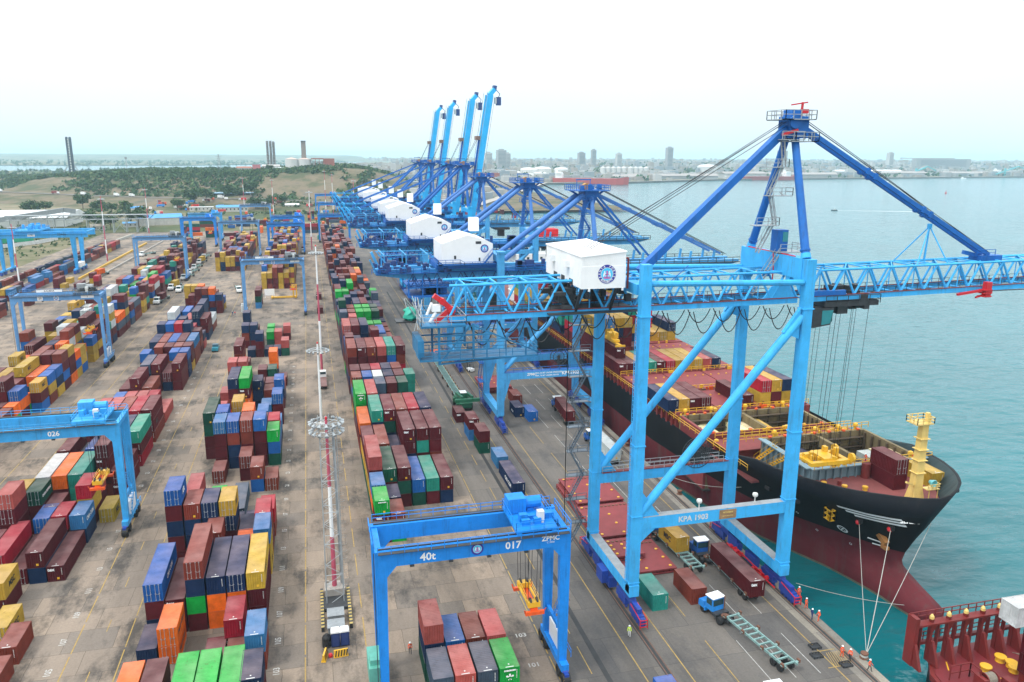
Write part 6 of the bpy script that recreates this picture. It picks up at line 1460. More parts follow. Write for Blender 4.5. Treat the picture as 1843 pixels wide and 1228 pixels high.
mb=MB();mb.box(12.6,103,43.0,13.3,104,43.44);mb.box(10.4,102.4,43.2,13.2,104.6,43.4);mb.build('shelf',dark,o)
# spreader resting in the yard + yellow beam, orange spreader hanging under 37 is part of that crane
mb=MB();mb.box(-19.,372,.3,-7.6,373.,1.);mb.box(-19,371.,.3,-18.3,374,1.1);mb.box(-8.4,371,.3,-7.7,374,1.1);mb.box(-9.4,371.6,1,-8.8,372.4,6.4);mb.box(-8.,371.6,1,-7.4,372.4,6.4);tag(mb.build('spreader_beam',yellow,origin=(-13,372,0)),'yellow spreader beam lying on the ground under gantry 37','spreader')
mb=MB();mb.box(-22,375,1.2,-17.6,375.2,4.2);mb.beam((-21.8,375.1,0),(-21.8,375.1,1.2),.15);mb.beam((-17.8,375.1,0),(-17.8,375.1,1.2),.15);o=mb.build('sign_board',white,origin=(-20,375,0));tag(o,'white notice board standing in the middle block behind gantry 37','sign')
# ------------------------------------------------------------------ people
def person(x,y,top_m,leg_m,lb,rz=0,pose=0,helmet=None,z=0):
    t=thing('person',(0,0,0),lb,'person')
    s=[(0,0,.95),(0,0,1.15),(0,0,1.42),(0,0,1.52),(0,.02,1.66)]
    a=.12+pose*.1
    J={'p':(0,0,.95),'w':(0,0,1.12),'c':(0,0,1.38),'n':(0,0,1.5),'h':(0,.02,1.63),'t':(0,.01,1.73),
       'lh':(-.1,0,.9),'lk':(-.12,.08+a*.4,.5),'lf':(-.12,a-.02,.09),'lt':(-.13,a+.16,.05),'rh':(.1,0,.9),'rk':(.12,-.02,.5),'rf':(.12,-a,.09),'rt':(.13,-a+.16,.05),
       'ls':(-.19,0,1.4),'le':(-.26,-.05,1.13),'lw':(-.25,.1+pose*.2,.9),'lm':(-.24,.15+pose*.25,.82),'rs':(.19,0,1.4),'re':(.27,.0,1.13),'rw':(.24,.2,.98),'rm':(.2,.27,.97)}
    Rr={'p':.15,'w':.14,'c':.16,'n':.06,'h':.105,'t':.08,'lh':.09,'lk':.065,'lf':.05,'lt':.045,'rh':.09,'rk':.065,'rf':.05,'rt':.045,'ls':.07,'le':.05,'lw':.038,'lm':.04,'rs':.07,'re':.05,'rw':.038,'rm':.04}
    E_=[('p','w'),('w','c'),('c','n'),('n','h'),('h','t'),('p','lh'),('lh','lk'),('lk','lf'),('lf','lt'),('p','rh'),('rh','rk'),('rk','rf'),('rf','rt'),('c','ls'),('ls','le'),('le','lw'),('lw','lm'),('c','rs'),('rs','re'),('re','rw'),('rw','rm')]
    ks=list(J);me=bpy.data.meshes.new('body');me.from_pydata([J[k] for k in ks],[(ks.index(p),ks.index(q)) for p,q in E_],[])
    o=bpy.data.objects.new('body',me);col.objects.link(o);md=o.modifiers.new('s','SKIN');
    for i,k in enumerate(ks): me.skin_vertices[0].data[i].radius=(Rr[k],Rr[k]*(.75 if k in('c','w','p') else 1))
    me.skin_vertices[0].data[0].use_root=True
    sb=o.modifiers.new('u','SUBSURF');sb.levels=1;sb.render_levels=1
    m2=bpy.data.meshes.new_from_object(o.evaluated_get(bpy.context.evaluated_depsgraph_get()));bpy.data.objects.remove(o)
    m2.materials.clear()
    for mt in(top_m,leg_m,skin,black): m2.materials.append(mt)
    for f in m2.polygons:
        c=f.center;f.material_index=2 if(c.z>1.5 or(abs(c.x)>.17 and c.z<.93 and c.z>.75)) else(0 if c.z>.94 else(3 if c.z<.1 else 1));f.use_smooth=True
    b=bpy.data.objects.new('body',m2);col.objects.link(b);b.parent=t;b['_o']=[0,0,0]
    mb=MB()
    for zz in(1.08,1.26): mb.lathe((0,0,zz),[(.155,0),(.158,.02),(.155,.05)],10)
    if top_m in(hiviz,hivest): mb.build('reflective_band',offwhite,t)
    mb=MB();mb.lathe((0,.02,1.655),[(.15,0),(.12,.015),(.115,.06),(.08,.11),(0,.13)],10);mb.build('helmet',helmet or white,t)
    t.location=(x,y,z);t.rotation_euler=(0,0,rz);t['_o']=[x,y,z]
    return t
person(68.1,89.6,hiviz,hiviz,'person in orange overalls standing alone next to the crane bogie',R(200),0)
person(67.2,86.9,navycl,navycl,'person in navy overalls facing a colleague in orange',R(270),0)
person(67.9,86.3,hiviz,hiviz,'person in orange overalls beside the one in navy',R(90),.4)
person(65.8,78.3,hiviz,hiviz,'person in orange overalls standing by the iron grate',R(180),0)
person(66.4,77.4,hiviz,blackcl,'person bending slightly in orange top beside the grate',R(120),.5)
person(67.4,74.9,hiviz,blackcl,'person in orange vest and dark trousers walking along the rail',R(200),1.2)
person(40.,89.4,hivest,whitecl,'person in yellow vest standing by the landside rail',R(150),0)
person(68.9,92.6,hiviz,hiviz,'person crouched in orange at the end of the crane bogie',R(180),.3)
person(66.4,175.8,hiviz,hiviz,'person in orange near the bin at the second crane',R(180),.3)
person(10.0,92.9,hiviz,blackcl,'person in orange vest behind the brown container under gantry 017',R(180),.2)
person(90.,106.8,hiviz,navycl,'person in orange on the forward coaming of the black ship',R(90),.2,z=14.05)
person(80.3,62.9,hiviz,cream,'person with red helmet on the deck of the red ship',R(200),.2,red,z=1.3)
person(-32.,336.5,red,navycl,'person in red at the foot of gantry 37',R(180),.2);person(-33.,336.4,navycl,navycl,'person in navy at the foot of gantry 37',R(180),.2)
# ------------------------------------------------------------------ ground materials
def ground_mat(name,c1,c2,mortar,bw,bh,stain,rough=.85,ystretch=.25,dark_amt=.6):
    m,nt,b,N,L=nodes(name);tc=N('TexCoord')
    br=N('TexBrick',offset=.5);br.inputs['Scale'].default_value=1.;br.inputs['Brick Width'].default_value=bw;br.inputs['Row Height'].default_value=bh;br.inputs['Mortar Size'].default_value=.035;br.inputs['Mortar Smooth'].default_value=.3;br.inputs['Bias'].default_value=0.
    br.inputs['Color1'].default_value=(*c1,1);br.inputs['Color2'].default_value=(*c2,1);br.inputs['Mortar'].default_value=(*mortar,1)
    wv=N('TexNoise',i_Scale=.6,i_Detail=2.);L(tc.outputs['Object'],wv.inputs['Vector'])
    md=N('MixRGB',blend_type='ADD',i_Fac=.25);L(tc.outputs['Object'],md.inputs[1]);L(wv.outputs['Color'],md.inputs[2]);L(md.outputs[0],br.inputs['Vector'])
    n1=N('TexNoise',i_Scale=.06,i_Detail=8.,i_Roughness=.7);mp=N('Mapping');mp.inputs['Scale'].default_value=(1,ystretch,1);L(tc.outputs['Object'],mp.inputs[0]);L(mp.outputs[0],n1.inputs['Vector'])
    r1=ramp(N,[(.34,g(.5)),(.5,g(.95)),(.7,g(1.3))]);L(n1.outputs[0],r1.inputs[0])
    mx=N('MixRGB',blend_type='MULTIPLY',i_Fac=.85);L(br.outputs[0],mx.inputs[1]);L(r1.outputs[0],mx.inputs[2])
    n2=N('TexNoise',i_Scale=.16,i_Detail=9.,i_Roughness=.72);mp2=N('Mapping');mp2.inputs['Scale'].default_value=(1.,.5,1);L(tc.outputs['Object'],mp2.inputs[0]);L(mp2.outputs[0],n2.inputs['Vector'])
    r2=ramp(N,[(.49,g(0)),(.63,g(dark_amt))]);L(n2.outputs[0],r2.inputs[0])
    m2=N('MixRGB');m2.inputs[2].default_value=(*stain,1);L(r2.outputs[0],m2.inputs[0]);L(mx.outputs[0],m2.inputs[1])
    n3=N('TexNoise',i_Scale=3.,i_Detail=6.,i_Roughness=.8);L(tc.outputs['Object'],n3.inputs['Vector']);r3=ramp(N,[(.3,g(.72)),(.7,g(1.2))]);L(n3.outputs[0],r3.inputs[0])
    m3=N('MixRGB',blend_type='MULTIPLY',i_Fac=.7);L(m2.outputs[0],m3.inputs[1]);L(r3.outputs[0],m3.inputs[2])
    L(m3.outputs[0],b.inputs['Base Color']);b.inputs['Roughness'].default_value=rough;b.inputs['Specular IOR Level'].default_value=.3
    return m
yardm=ground_mat('yard_concrete',(.275,.212,.158),(.17,.142,.117),(.085,.068,.052),6.4,5.2,(.034,.032,.03),.85,.25,.8)
apronm=ground_mat('apron_concrete',(.155,.135,.115),(.105,.097,.09),(.06,.056,.052),9.,7.5,(.05,.05,.052),.8,.12,.5)
quaym=ground_mat('quay_coping',(.29,.26,.21),(.23,.21,.18),(.12,.11,.1),3.,6.,(.07,.065,.06))
def slab(name,poly,z0,z1,mt,label=None):
    mb=MB();mb.prism(poly,z0,z1);o=mb.build(name,mt);o['kind']='structure';return o
def sheet(name,tris,mt,kind='structure'):
    mb=MB()
    for p in tris: mb.poly(p)
    o=mb.build(name,mt,recalc=False);o['kind']=kind;return o
slab('quay_deck',[(41,-80),(68.5,-80),(68.5,720),(41,720)],-9,-.004,apronm)
slab('quay_coping',[(65.2,-80),(68.52,-80),(68.52,720),(65.2,720)],-.5,.012,quaym)
sheet('container_yard',[[(-166,-80,0),(27.6,-80,0),(27.6,720,0),(-166,720,0)]],yardm)
sheet('quay_apron',[[(27.6,-80,0),(65.2,-80,0),(65.2,720,0),(27.6,720,0)]],apronm)
# land: one sheet with the shoreline, reaching the horizon
lm,nt,b,N,L=nodes('hazy_land');tc=N('TexCoord')
n1=N('TexNoise',i_Scale=.006,i_Detail=8.,i_Roughness=.65);L(tc.outputs['Object'],n1.inputs['Vector'])
r1=ramp(N,[(.3,(.035,.06,.022,1)),(.48,(.10,.105,.05,1)),(.56,(.22,.18,.12,1)),(.66,(.07,.09,.035,1))]);L(n1.outputs[0],r1.inputs[0]);L(r1.outputs[0],b.inputs['Base Color']);b.inputs['Roughness'].default_value=.95;b.inputs['Specular IOR Level'].default_value=.1
from mathutils.geometry import tessellate_polygon
def landsheet(name,pts,z,mt):
    v=[Vector((x,y,z)) for x,y in pts];t=tessellate_polygon([v]);me=bpy.data.meshes.new(name);me.from_pydata(v,[],[list(q) for q in t]);me.materials.append(mt)
    b=bmesh.new();b.from_mesh(me);bmesh.ops.recalc_face_normals(b,faces=b.faces)
    if b.faces[0].normal.z<0: bmesh.ops.reverse_faces(b,faces=b.faces)
    b.to_mesh(me);b.free();o=bpy.data.objects.new(name,me);col.objects.link(o);o['kind']='structure';return o
shore=[(68.4,720),(140,850),(224,1028),(365,1372),(556,1833),(786,1889),(1162,2090),(1590,2169),(2472,2309),(7000,2750)]
landsheet('ground',[(-6000,-100),(68.4,-100)]+shore+[(12500,9000),(12500,16500),(900,16500),(420,5400),(330,3700),(-300,3300),(-1700,3350),(-6000,3300)],-.35,lm)
landsheet('far_ground',[(-8500,4750),(-700,4900),(300,6500),(700,16500),(-8500,16500)],-.35,lm)
# dock wall along the shore
mb=MB()
for a,b_ in zip(shore[:-1],shore[1:]):
    mb.poly([(a[0]+.1,a[1],-8),(b_[0]+.1,b_[1],-8),(b_[0]+.1,b_[1],1.2),(a[0]+.1,a[1],1.2)])
    d=Vector((b_[0]-a[0],b_[1]-a[1],0)).normalized();nn=Vector((-d.y,d.x,0))*14
    mb.poly([(a[0],a[1],1.2),(b_[0],b_[1],1.2),(b_[0]+nn.x,b_[1]+nn.y,1.2),(a[0]+nn.x,a[1]+nn.y,1.2)],1)
o=mb.build('sea_wall',[mat('seawall',(.13,.12,.11),.85,.3,.05,.3),concrete],recalc=False);tag(o,'long dark sea wall bordering the far harbour shore','sea wall')
# ------------------------------------------------------------------ water
wm,nt,b,N,L=nodes('harbour_water');tc=N('TexCoord')
nA=N('TexNoise',i_Scale=.012,i_Detail=5.,i_Roughness=.6);L(tc.outputs['Object'],nA.inputs['Vector'])
rA=ramp(N,[(.3,(.003,.098,.112,1)),(.7,(.005,.13,.15,1))]);L(nA.outputs[0],rA.inputs[0]);L(rA.outputs[0],b.inputs['Base Color'])
b.inputs['Roughness'].default_value=.12;b.inputs['IOR'].default_value=1.33;b.inputs['Specular IOR Level'].default_value=.5
mp=N('Mapping');mp.inputs['Rotation'].default_value=(0,0,R(25));mp.inputs['Scale'].default_value=(.55,1.,1);L(tc.outputs['Object'],mp.inputs[0])
h=None
for s,st in((.055,.7),(.22,.5),(.75,.22),(2.2,.08)):
    n=N('TexNoise',i_Scale=s,i_Detail=3.,i_Roughness=.55);L(mp.outputs[0],n.inputs['Vector'])
    q_=N('Math',operation='MULTIPLY');q_.inputs[1].default_value=st/s**.55*.5;L(n.outputs[0],q_.inputs[0])
    if h is None:h=q_.outputs[0]
    else:
        a_=N('Math',operation='ADD');L(h,a_.inputs[0]);L(q_.outputs[0],a_.inputs[1]);h=a_.outputs[0]
bp=N('Bump',i_Strength=.95,i_Distance=1.1);L(h,bp.inputs['Height']);L(bp.outputs[0],b.inputs['Normal'])
sheet('harbour_water',[[(-9000,-500,-3.6),(12900,-500,-3.6),(12900,16900,-3.6),(-9000,16900,-3.6)]],wm)
# ------------------------------------------------------------------ road paint, rails, numerals
def strip(x,y0,y1,w,name='road_marking',mt=marky,dash=None,gap=0,z=.012):
    mb=MB();y=y0
    while y<y1:
        e=min(y1,y+dash) if dash else y1
        mb.poly([(x-w/2,y,z),(x+w/2,y,z),(x+w/2,e,z),(x-w/2,e,z)]);y=e+gap
        if not dash:break
    o=mb.build(name,mt,recalc=False);o['kind']='structure'
for x in(-33.9,-27.2,-3.6,4.4,-63.2,-57.6,-89.,27.9): strip(x,20,640,.16,dash=7.,gap=.6 if x!=4.4 else 2.5)
for x in(38.6,44.4): strip(x,10,640,.16)
strip(49.8,20,600,.14,dash=12,gap=6);strip(32.2,20,420,.13,dash=6,gap=3);strip(63.6,20,640,.16);strip(-30.5,60,420,.12,dash=3,gap=9)
for x in(54.,57.4,61.): strip(x,20,520,.11,mt=markw,dash=9,gap=5)
mb=MB()
for x in(41.9,66.9):
    for s in(-.32,.32): mb.box(x+s-.05,-70,-.02,x+s+.05,700,.03)
    mb.box(x-.2,-70,-.02,x+.2,700,.014,1);mb.box(x-.55,-70,-.02,x-.4,700,.013,1)
mb.box(34.2,100,-.02,34.9,380,.013,1);mb.box(33.6,64,-.02,34.3,100,.013,1)
o=mb.build('rail_track',[rust,mat('rail_groove',(.03,.03,.03),.8,.2)]);o['kind']='structure'
mb=MB()
for i in range(10): mb.poly([(63.6+i*.32,76.8,.013),(63.7+i*.32,76.8,.013),(64.4+i*.32,79.6,.013),(64.3+i*.32,79.6,.013)])
for a,b_ in(((62.6,76.6),(66.,76.6)),((62.6,80.),(66,80))): mb.poly([(a[0],a[1],.014),(b_[0],b_[1],.014),(b_[0],b_[1]+.15,.014),(a[0],a[1]+.15,.014)])
o=mb.build('hatched_marking',marky,recalc=False);o['kind']='structure'
for n in range(101,150,2):
    y=99.96+3.3518*(n-105)
    for x,rz in((-35.6,R(90)),(-7.2,R(90)),(25.4,0)):
        s_=str(n) if n<113 else str(n)[1:]
        if x==25.4 and n>103: continue
        if x==25.4 and n>109 and n<117: continue
        o=text(s_,1.15,markw,(x,y,.016),(0,0,rz),None,.02,'bay_number');o['kind']='structure'
# rail wagons, yellow barrier and low walls at the rail pads
def poly_wall(pts,w,h,mt,name,lb,cat,z=0):
    mb=MB()
    for a,b_ in zip(pts,pts[1:]): mb.beam((*a,z+h/2),(*b_,z+h/2),w,h)
    o=mb.build(name,mt,origin=(*pts[0],z));tag(o,lb,cat);return o
poly_wall([(-119.2,452),(-118.4,540),(-117.6,628)],.9,1.1,mat('barrier_yellow',(.55,.32,.02),.6,.2,.4,.2),'crash_barrier','long yellow barrier running along the rail pads','barrier')
poly_wall([(-111.6,430),(-110,540),(-108.4,640)],.7,.9,concrete,'kerb_wall','low concrete wall between the rail pads and the outer block','wall')
poly_wall([(-168,400),(-154.5,448),(-147,570),(-139.5,692)],1.2,1.6,mat('pale_concrete',(.38,.37,.32),.85,.2),'retaining_wall','pale concrete wall above the sunken rail line','wall')
poly_wall([(-214,610),(-194,643),(-188,670)],.4,2.6,mat('white_wall',(.55,.56,.55),.8,.2),'boundary_wall','white boundary wall at the left edge with green fill behind it','wall')
poly_wall([(-230,640),(-205,668)],4,5.5,mat('green_net',(.02,.30,.16),.8,.2),'green_netting','bright green netting behind the white boundary wall','netting')
for i in range(14):
    y=398+i*15.5;t=thing('rail_wagon',(-148.5+i*.55,y,0),'flat rail wagon with a dark box in the train beside the concrete wall','rail wagon','wagons of the goods train')
    x=-148.5+i*.55;mb=MB();mb.box(x-1.3,y,.9,x+1.3,y+14,1.3);mb.build('flat_bed',dark,t)
    for yy in(y+2,y+12):
        for s in(-.75,.75): k=MB();wheel(k,x+s,yy,.45,.45,.14);k.build('wheel',rust,t)
    put(x,y+7,1.3,LL,rnd.choice('mmnbnsm'),label='box carried on a rail wagon beside the concrete wall, wagon %s from the front'%('first second third fourth fifth sixth seventh eighth ninth tenth eleventh twelfth thirteenth fourteenth'.split()[i]),doors=False)
# ------------------------------------------------------------------ hill
RD=[(-700,1700),(-503,1480),(-441,1328),(-360,1259),(-285,1195),(-203,1134),(-130,1099),(-60,1075),(40,1060),(300,1060)]
HT=[(-900,6),(-500,17),(-450,23),(-400,27),(-310,33),(-200,34),(-95,35.),(-33,38.5),(20,43.5),(60,44),(90,42),(140,31),(175,12),(230,1),(400,0)]
from mathutils import noise
def sm(t): t=max(0,min(1,t));return t*t*(3-2*t)
def hill_z(x,y):
    yr=interp(RD,x);foot=8.4 if x<-60 else max(2.5,8.4-(x+60)*.05)
    H=interp(HT,x*1500/max(y,1000)*1.0 if False else x)
    n=noise.noise((x*.012,y*.012,3))*.5+noise.noise((x*.04,y*.04,7))*.25
    z=foot*sm((y-yr+115)/100)*(1 if x<120 else max(0,1-(x-120)/120))
    s=sm((y-yr-14+n*30)/(170+n*90))
    z+=max(0,H-foot)*s*(1+n*.10)
    z*=1-sm((y-2000)/500)
    return z-.6
mb=MB();NX,NY=110,70;xs=[-900+1300*i/NX for i in range(NX+1)];ys_=[930+1600*(j/NY)**1.6 for j in range(NY+1)]
mb.v=[(x,y,hill_z(x,y)) for x in xs for y in ys_]
for i in range(NX):
    for j in range(NY): mb.f.append([i*(NY+1)+j,(i+1)*(NY+1)+j,(i+1)*(NY+1)+j+1,i*(NY+1)+j+1]);mb.m.append(0)
hm,nt,b,N,L=nodes('dry_hill_soil');tc=N('TexCoord')
n1=N('TexNoise',i_Scale=.018,i_Detail=8.,i_Roughness=.7);L(tc.outputs['Object'],n1.inputs['Vector'])
r1=ramp(N,[(.28,(.04,.065,.025,1)),(.44,(.085,.085,.045,1)),(.54,(.17,.13,.085,1)),(.62,(.12,.105,.08,1)),(.72,(.05,.072,.03,1))]);L(n1.outputs[0],r1.inputs[0]);L(r1.outputs[0],b.inputs['Base Color']);b.inputs['Roughness'].default_value=.95;b.inputs['Specular IOR Level'].default_value=.1
hill=mb.build('hill',hm,smooth=True,recalc=False);hill['kind']='structure'
mb=MB()
pts=[(x,interp(RD,x)) for x in range(-640,120,20)]
for a,b_ in zip(pts,pts[1:]): mb.poly([(a[0],a[1]-5,hill_z(*a)+.9),(b_[0],b_[1]-5,hill_z(*b_)+.9),(b_[0],b_[1]+5,hill_z(*b_)+.9),(a[0],a[1]+5,hill_z(*a)+.9)])
o=mb.build('road',mat('road_grey',(.16,.155,.15),.9,.2,.05,.2),recalc=False);o['kind']='structure'
# foliage: clumps of leaf-sized faces
lf=[]
for nm,c in(('leaf_dark',(.028,.062,.022)),('leaf_mid',(.055,.105,.036)),('leaf_olive',(.085,.115,.045))):
    m,nt,b,N,L=nodes(nm);oi=N('ObjectInfo');tc=N('TexCoord');n=N('TexNoise',i_Scale=.25,i_Detail=3.);L(tc.outputs['Object'],n.inputs['Vector']);r=ramp(N,[(.3,(*[v*.7 for v in c],1)),(.7,(*[v*1.35 for v in c],1))]);L(n.outputs[0],r.inputs[0]);L(r.outputs[0],b.inputs['Base Color']);b.inputs['Roughness'].default_value=.8;b.inputs['Specular IOR Level'].default_value=.15;lf.append(m)
def leaves(mb,c,r,n,s,q,flat=.75,hollow=.45):
    for _ in range(n):
        d=Vector((q.gauss(0,1),q.gauss(0,1),q.gauss(0,1))).normalized()*r*q.uniform(hollow,1.05);d.z*=flat
        p=Vector(c)+d;a=Vector((q.gauss(0,1),q.gauss(0,1),q.gauss(0,1))).normalized();b_=a.orthogonal().normalized();ss=s*q.uniform(.6,1.3)
        k=a.cross(b_)
        mb.add([p-b_*ss-k*ss*.6,p+b_*ss-k*ss*.5,p+b_*ss*.8+k*ss*.6,p-b_*ss*.9+k*ss*.5],[(0,1,2,3)],q.choice((0,0,1,1,2)))
q=random.Random(11);mb=MB();cnt=0
while cnt<12000:
    x=q.uniform(-780,190);y=interp(RD,x)+q.uniform(10,330)+(q.random()**2)*400;z=hill_z(x,y)
    if z<4:continue
    dn=noise.noise((x*.011,y*.009,1.7))+.35*noise.noise((x*.05,y*.05,2))
    lim=-.3 if x<-60 else .02
    if -470<x<-270 and y<interp(RD,x)+150: lim=.02
    if dn<lim: 
        continue
    r=q.uniform(1.8,4.6);leaves(mb,(x,y,z+r*.3),r,9,r*.55,q,.8,.6);cnt+=1
o=mb.build('hillside_bushes',lf,recalc=False);o['kind']='stuff'
# low scrub between the yard and the road
mb=MB()
for _ in range(1500):
    x=q.uniform(-420,60);y=q.uniform(735,1050)
    if noise.noise((x*.02,y*.02,5))<(.02 if x<-150 else .15): continue
    r=q.uniform(1.2,3.8);leaves(mb,(x,y,max(-.3,hill_z(x,y) if y>930 else -.3)+r*.3),r,8,r*.5,q,.7,.5)
for _ in range(160):
    x=q.uniform(-225,-170);y=q.uniform(560,720);r=q.uniform(.6,1.6);leaves(mb,(x,y,r*.3-.3),r,8,r*.5,q,.7,.5)
o=mb.build('scrub',lf,recalc=False);o['kind']='stuff'
bark=mat('bark',(.10,.075,.05),.9,.3,1.)
def make_tree(h,r,seed,lb):
    q=random.Random(seed);t=thing('broadleaf_tree',(0,0,0),lb,'tree','trees behind the yard')
    mb=MB();mb.tube((0,0,-.5),(0,0,h*.5),.35,.2,n=7)
    for i in range(6):
        a=q.uniform(0,6.3);mb.tube((0,0,h*(.3+.05*i)),(math.cos(a)*r*.6,math.sin(a)*r*.6,h*q.uniform(.55,.8)),.14,.05,n=5)
    mb.build('trunk',bark,t)
    mb=MB()
    for i in range(11):
        a=q.uniform(0,6.3);rr=r*q.uniform(.1,.7);leaves(mb,(math.cos(a)*rr,math.sin(a)*rr,h*q.uniform(.5,.88)),r*q.uniform(.32,.5),70,r*.09,q,.7,.35)
    mb.build('crown',lf,t,recalc=False);return t
TP=[make_tree(11,7,1,''),make_tree(8,6,2,''),make_tree(13,9,3,''),make_tree(7,7,4,'')]
TL=[(-263,1050,'tall dark tree standing alone on the bank below the road',2),(-284,984,'rounded tree at the left of the scrub below the road bank',1),(-300,990,'low spreading tree left of the lone bank tree',3),(-211,956,'wide tree just left of the blue roofed tower house',1),(-187,910,'dark tree touching the blue roofed tower house',0),(-134,1030,'leftmost big tree of the row before the gate buildings',2),(-123,1050,'second big tree of the row before the gate buildings',0),(-102,1080,'dense tree behind the long blue roofed office',2),(-87,1100,'middle tree in the row under the canopy roof',1),(-73,1118,'large dark tree right of the canopy roof',2),(-46,985,'round tree right of the blue roofed office',0),(-32,1015,'small round tree nearest the sandy slope',1),(-62,990,'bushy tree in front of the white flat building',3),(-150,1000,'tree between the parked lorries and the gate',1),(-236,1010,'spreading tree on the bank left of the striped mast',3),(-170,760,'tree beside the small blue shed under the conveyor',1),(-150,775,'dark tree right of the small blue shed',0),(-192,800,'pale tree by the thatched hut',3),(-310,1560,'bare topped tree on the crest near the twin stacks',1),(-255,1540,'umbrella shaped tree on the crest of the hill',3),(-140,1520,'palm like tree on the crest beside the power pylon',0),(-120,1530,'small tree on the crest left of the pink block',1),(-212,1500,'low tree on the hill crest between pylon and umbrella tree',3),(-60,1400,'dark tree hanging on the cut face below the plant',2)]
for i,(x,y,l,k) in enumerate(TL):
    z=hill_z(x,y) if y>930 else 0
    c=copy_to(TP[k],(x,y,z-.3),l,None,rnd.uniform(0,6));s=rnd.uniform(1.4,1.8) if y<1150 else .85;c.scale=(s,s,s)
for t in TP:
    for c in list(t.children): bpy.data.objects.remove(c)
    bpy.data.objects.remove(t)
# ------------------------------------------------------------------ buildings behind the yard
wallm=mat('plaster_wall',(.50,.48,.44),.85,.2,.2,.3);bluer=mat('blue_sheet_roof',(.05,.27,.58),.5,.15,.15,.2);whiter=mat('white_sheet_roof',(.62,.64,.64),.5,.1,.1,.2);pinkb=mat('pink_block',(.50,.16,.18),.7,.1,.1,.1);browns=mat('brown_cladding',(.28,.085,.06),.7,.2,.05,.2);tankm=mat('storage_tank',(.58,.58,.56),.6,.1,.02,.15)
def house(x,y,w,d,h,roofm,lb,rz=0,z=0,gable=True,wm_=None,name='building',win=True,cat='building'):
    t=thing(name,(x,y,z),lb,cat);P0=Vector((x,y,z))
    mb=MB();mb.box(x-w/2,y-d/2,z-.6,x+w/2,y+d/2,z+h);mb.build('wall',wm_ or wallm,t)
    mb=MB()
    if gable: mb.extr([(x-w/2-.6,y-d/2-.6,z+h),(x-w/2-.6,y+d/2+.6,z+h),(x-w/2-.6,y,z+h+d*.2)],(w+1.2,0,0))
    else: mb.box(x-w/2-.3,y-d/2-.3,z+h,x+w/2+.3,y+d/2+.3,z+h+.5)
    mb.build('roof',roofm,t)
    if win:
        n=max(2,int(w/4))
        for i in range(n):
            mb=MB();xx=x-w/2+w*(i+.5)/n;mb.box(xx-.7,y-d/2-.05,z+h*.35,xx+.7,y-d/2-.003,z+h*.75);mb.build('window',dark,t)
    t.rotation_euler=(0,0,rz);return t
house(-86.5,972,34,11,5,bluer,'long white office with blue roof near the middle of the gate area',R(8))
house(-137,803,38,16,6.5,bluer,'broad open shed with light blue roof at the end of the conveyor',R(14),win=False)
house(-176,908,10,9,9,bluer,'narrow grey house with a small blue roof left of the striped mast',0)
house(-158,782,12,6,3.2,bluer,'tiny blue shed beneath the conveyor gantry',R(5))
house(-180,758,11,9,3,mat('thatch',(.22,.19,.15),.9,.2),'low hut with grey thatched roof beside the conveyor legs',R(20))
house(-150,1030,16,9,4,whiter,'white flat office behind the parked lorries',0,gable=False)
house(-122,990,26,8,4,whiter,'white workshop left of the long blue roofed office',R(5),gable=False)
house(-60,1035,22,10,5,whiter,'white flat building right of the row of big trees',R(5),gable=False)
house(-170,1085,12,7,4,wallm,'small hut with brown roof left of the canopy, under the slope',0)
house(-142,1112,14,7,4,wallm,'second small hut under the bushy slope by the thin pole',0)
house(-20,1010,16,9,4.5,whiter,'small pavilion with peaked pale roof below the sandy slope',0)
t=thing('canopy',(-100,1180,6),'wide gate canopy with flat blue grey roof before the bushy hill','canopy')
mb=MB();mb.box(-128,1130,13,-72,1156,14);mb.build('roof',mat('canopy_roof',(.22,.36,.48),.6,.1),t);mb=MB()
for x in(-124,-110,-96,-82,-76):
    for y in(1133,1153): mb.box(x-.5,y-.5,5,x+.5,y+.5,13)
mb.build('column',grey,t)
mb=MB();mb.box(-300,792,0,-214,850,8);
t=thing('warehouse',(-257,820,0),'long white warehouse with curved sheet roof at the left edge','warehouse');mb.build('wall',offwhite,t)
mb=MB();mb.extr([(-302,790,8),(-302,852,8),(-302,836,12.5),(-302,806,12.5)],(90,0,0));mb.build('roof',whiter,t)
t=thing('loading_gallery',(-240,800,0),'arched grey conveyor gallery rising over the white warehouse','gallery');mb=MB();mb.beam((-262,775,8),(-214,790,15),4,4);mb.beam((-214,790,15),(-206,795,13.5),4,4)
for x,z in((-255,8),(-240,10),(-225,12.5),(-212,13.5)): mb.beam((x,780,0),(x,780,z),.5)
mb.build('gallery',grey,t)
t=thing('conveyor_gantry',(-193,725,0),'long grey lattice conveyor bridge crossing behind the rail pads','conveyor');mb=MB()
for y in(724,729):
    for z in(11,14.5): mb.beam((-240,y,z),(-128,y,z),.4)
    for i in range(28): a=-240+4*i;mb.beam((a,y,11),(a+4,y,14.5) if i%2 else (a+4,y,11),.25);mb.beam((a,y,14.5) if i%2==0 else(a,y,11),(a+4,y,11) if i%2==0 else (a+4,y,14.5),.25)
mb.box(-240,724,11,-128,729,11.3);mb.box(-240,723.6,14.6,-128,729.4,14.9)
for x in(-232,-205,-180,-168,-160,-150,-142,-134):
    for y in(724,729): mb.beam((x,y,0),(x,y,11),.6)
for x in(-180,-160,-142): mb.beam((x,724,0),(x+9,724,11),.35);mb.beam((x+9,729,0),(x,729,11),.35)
mb.build('truss',galv,t)
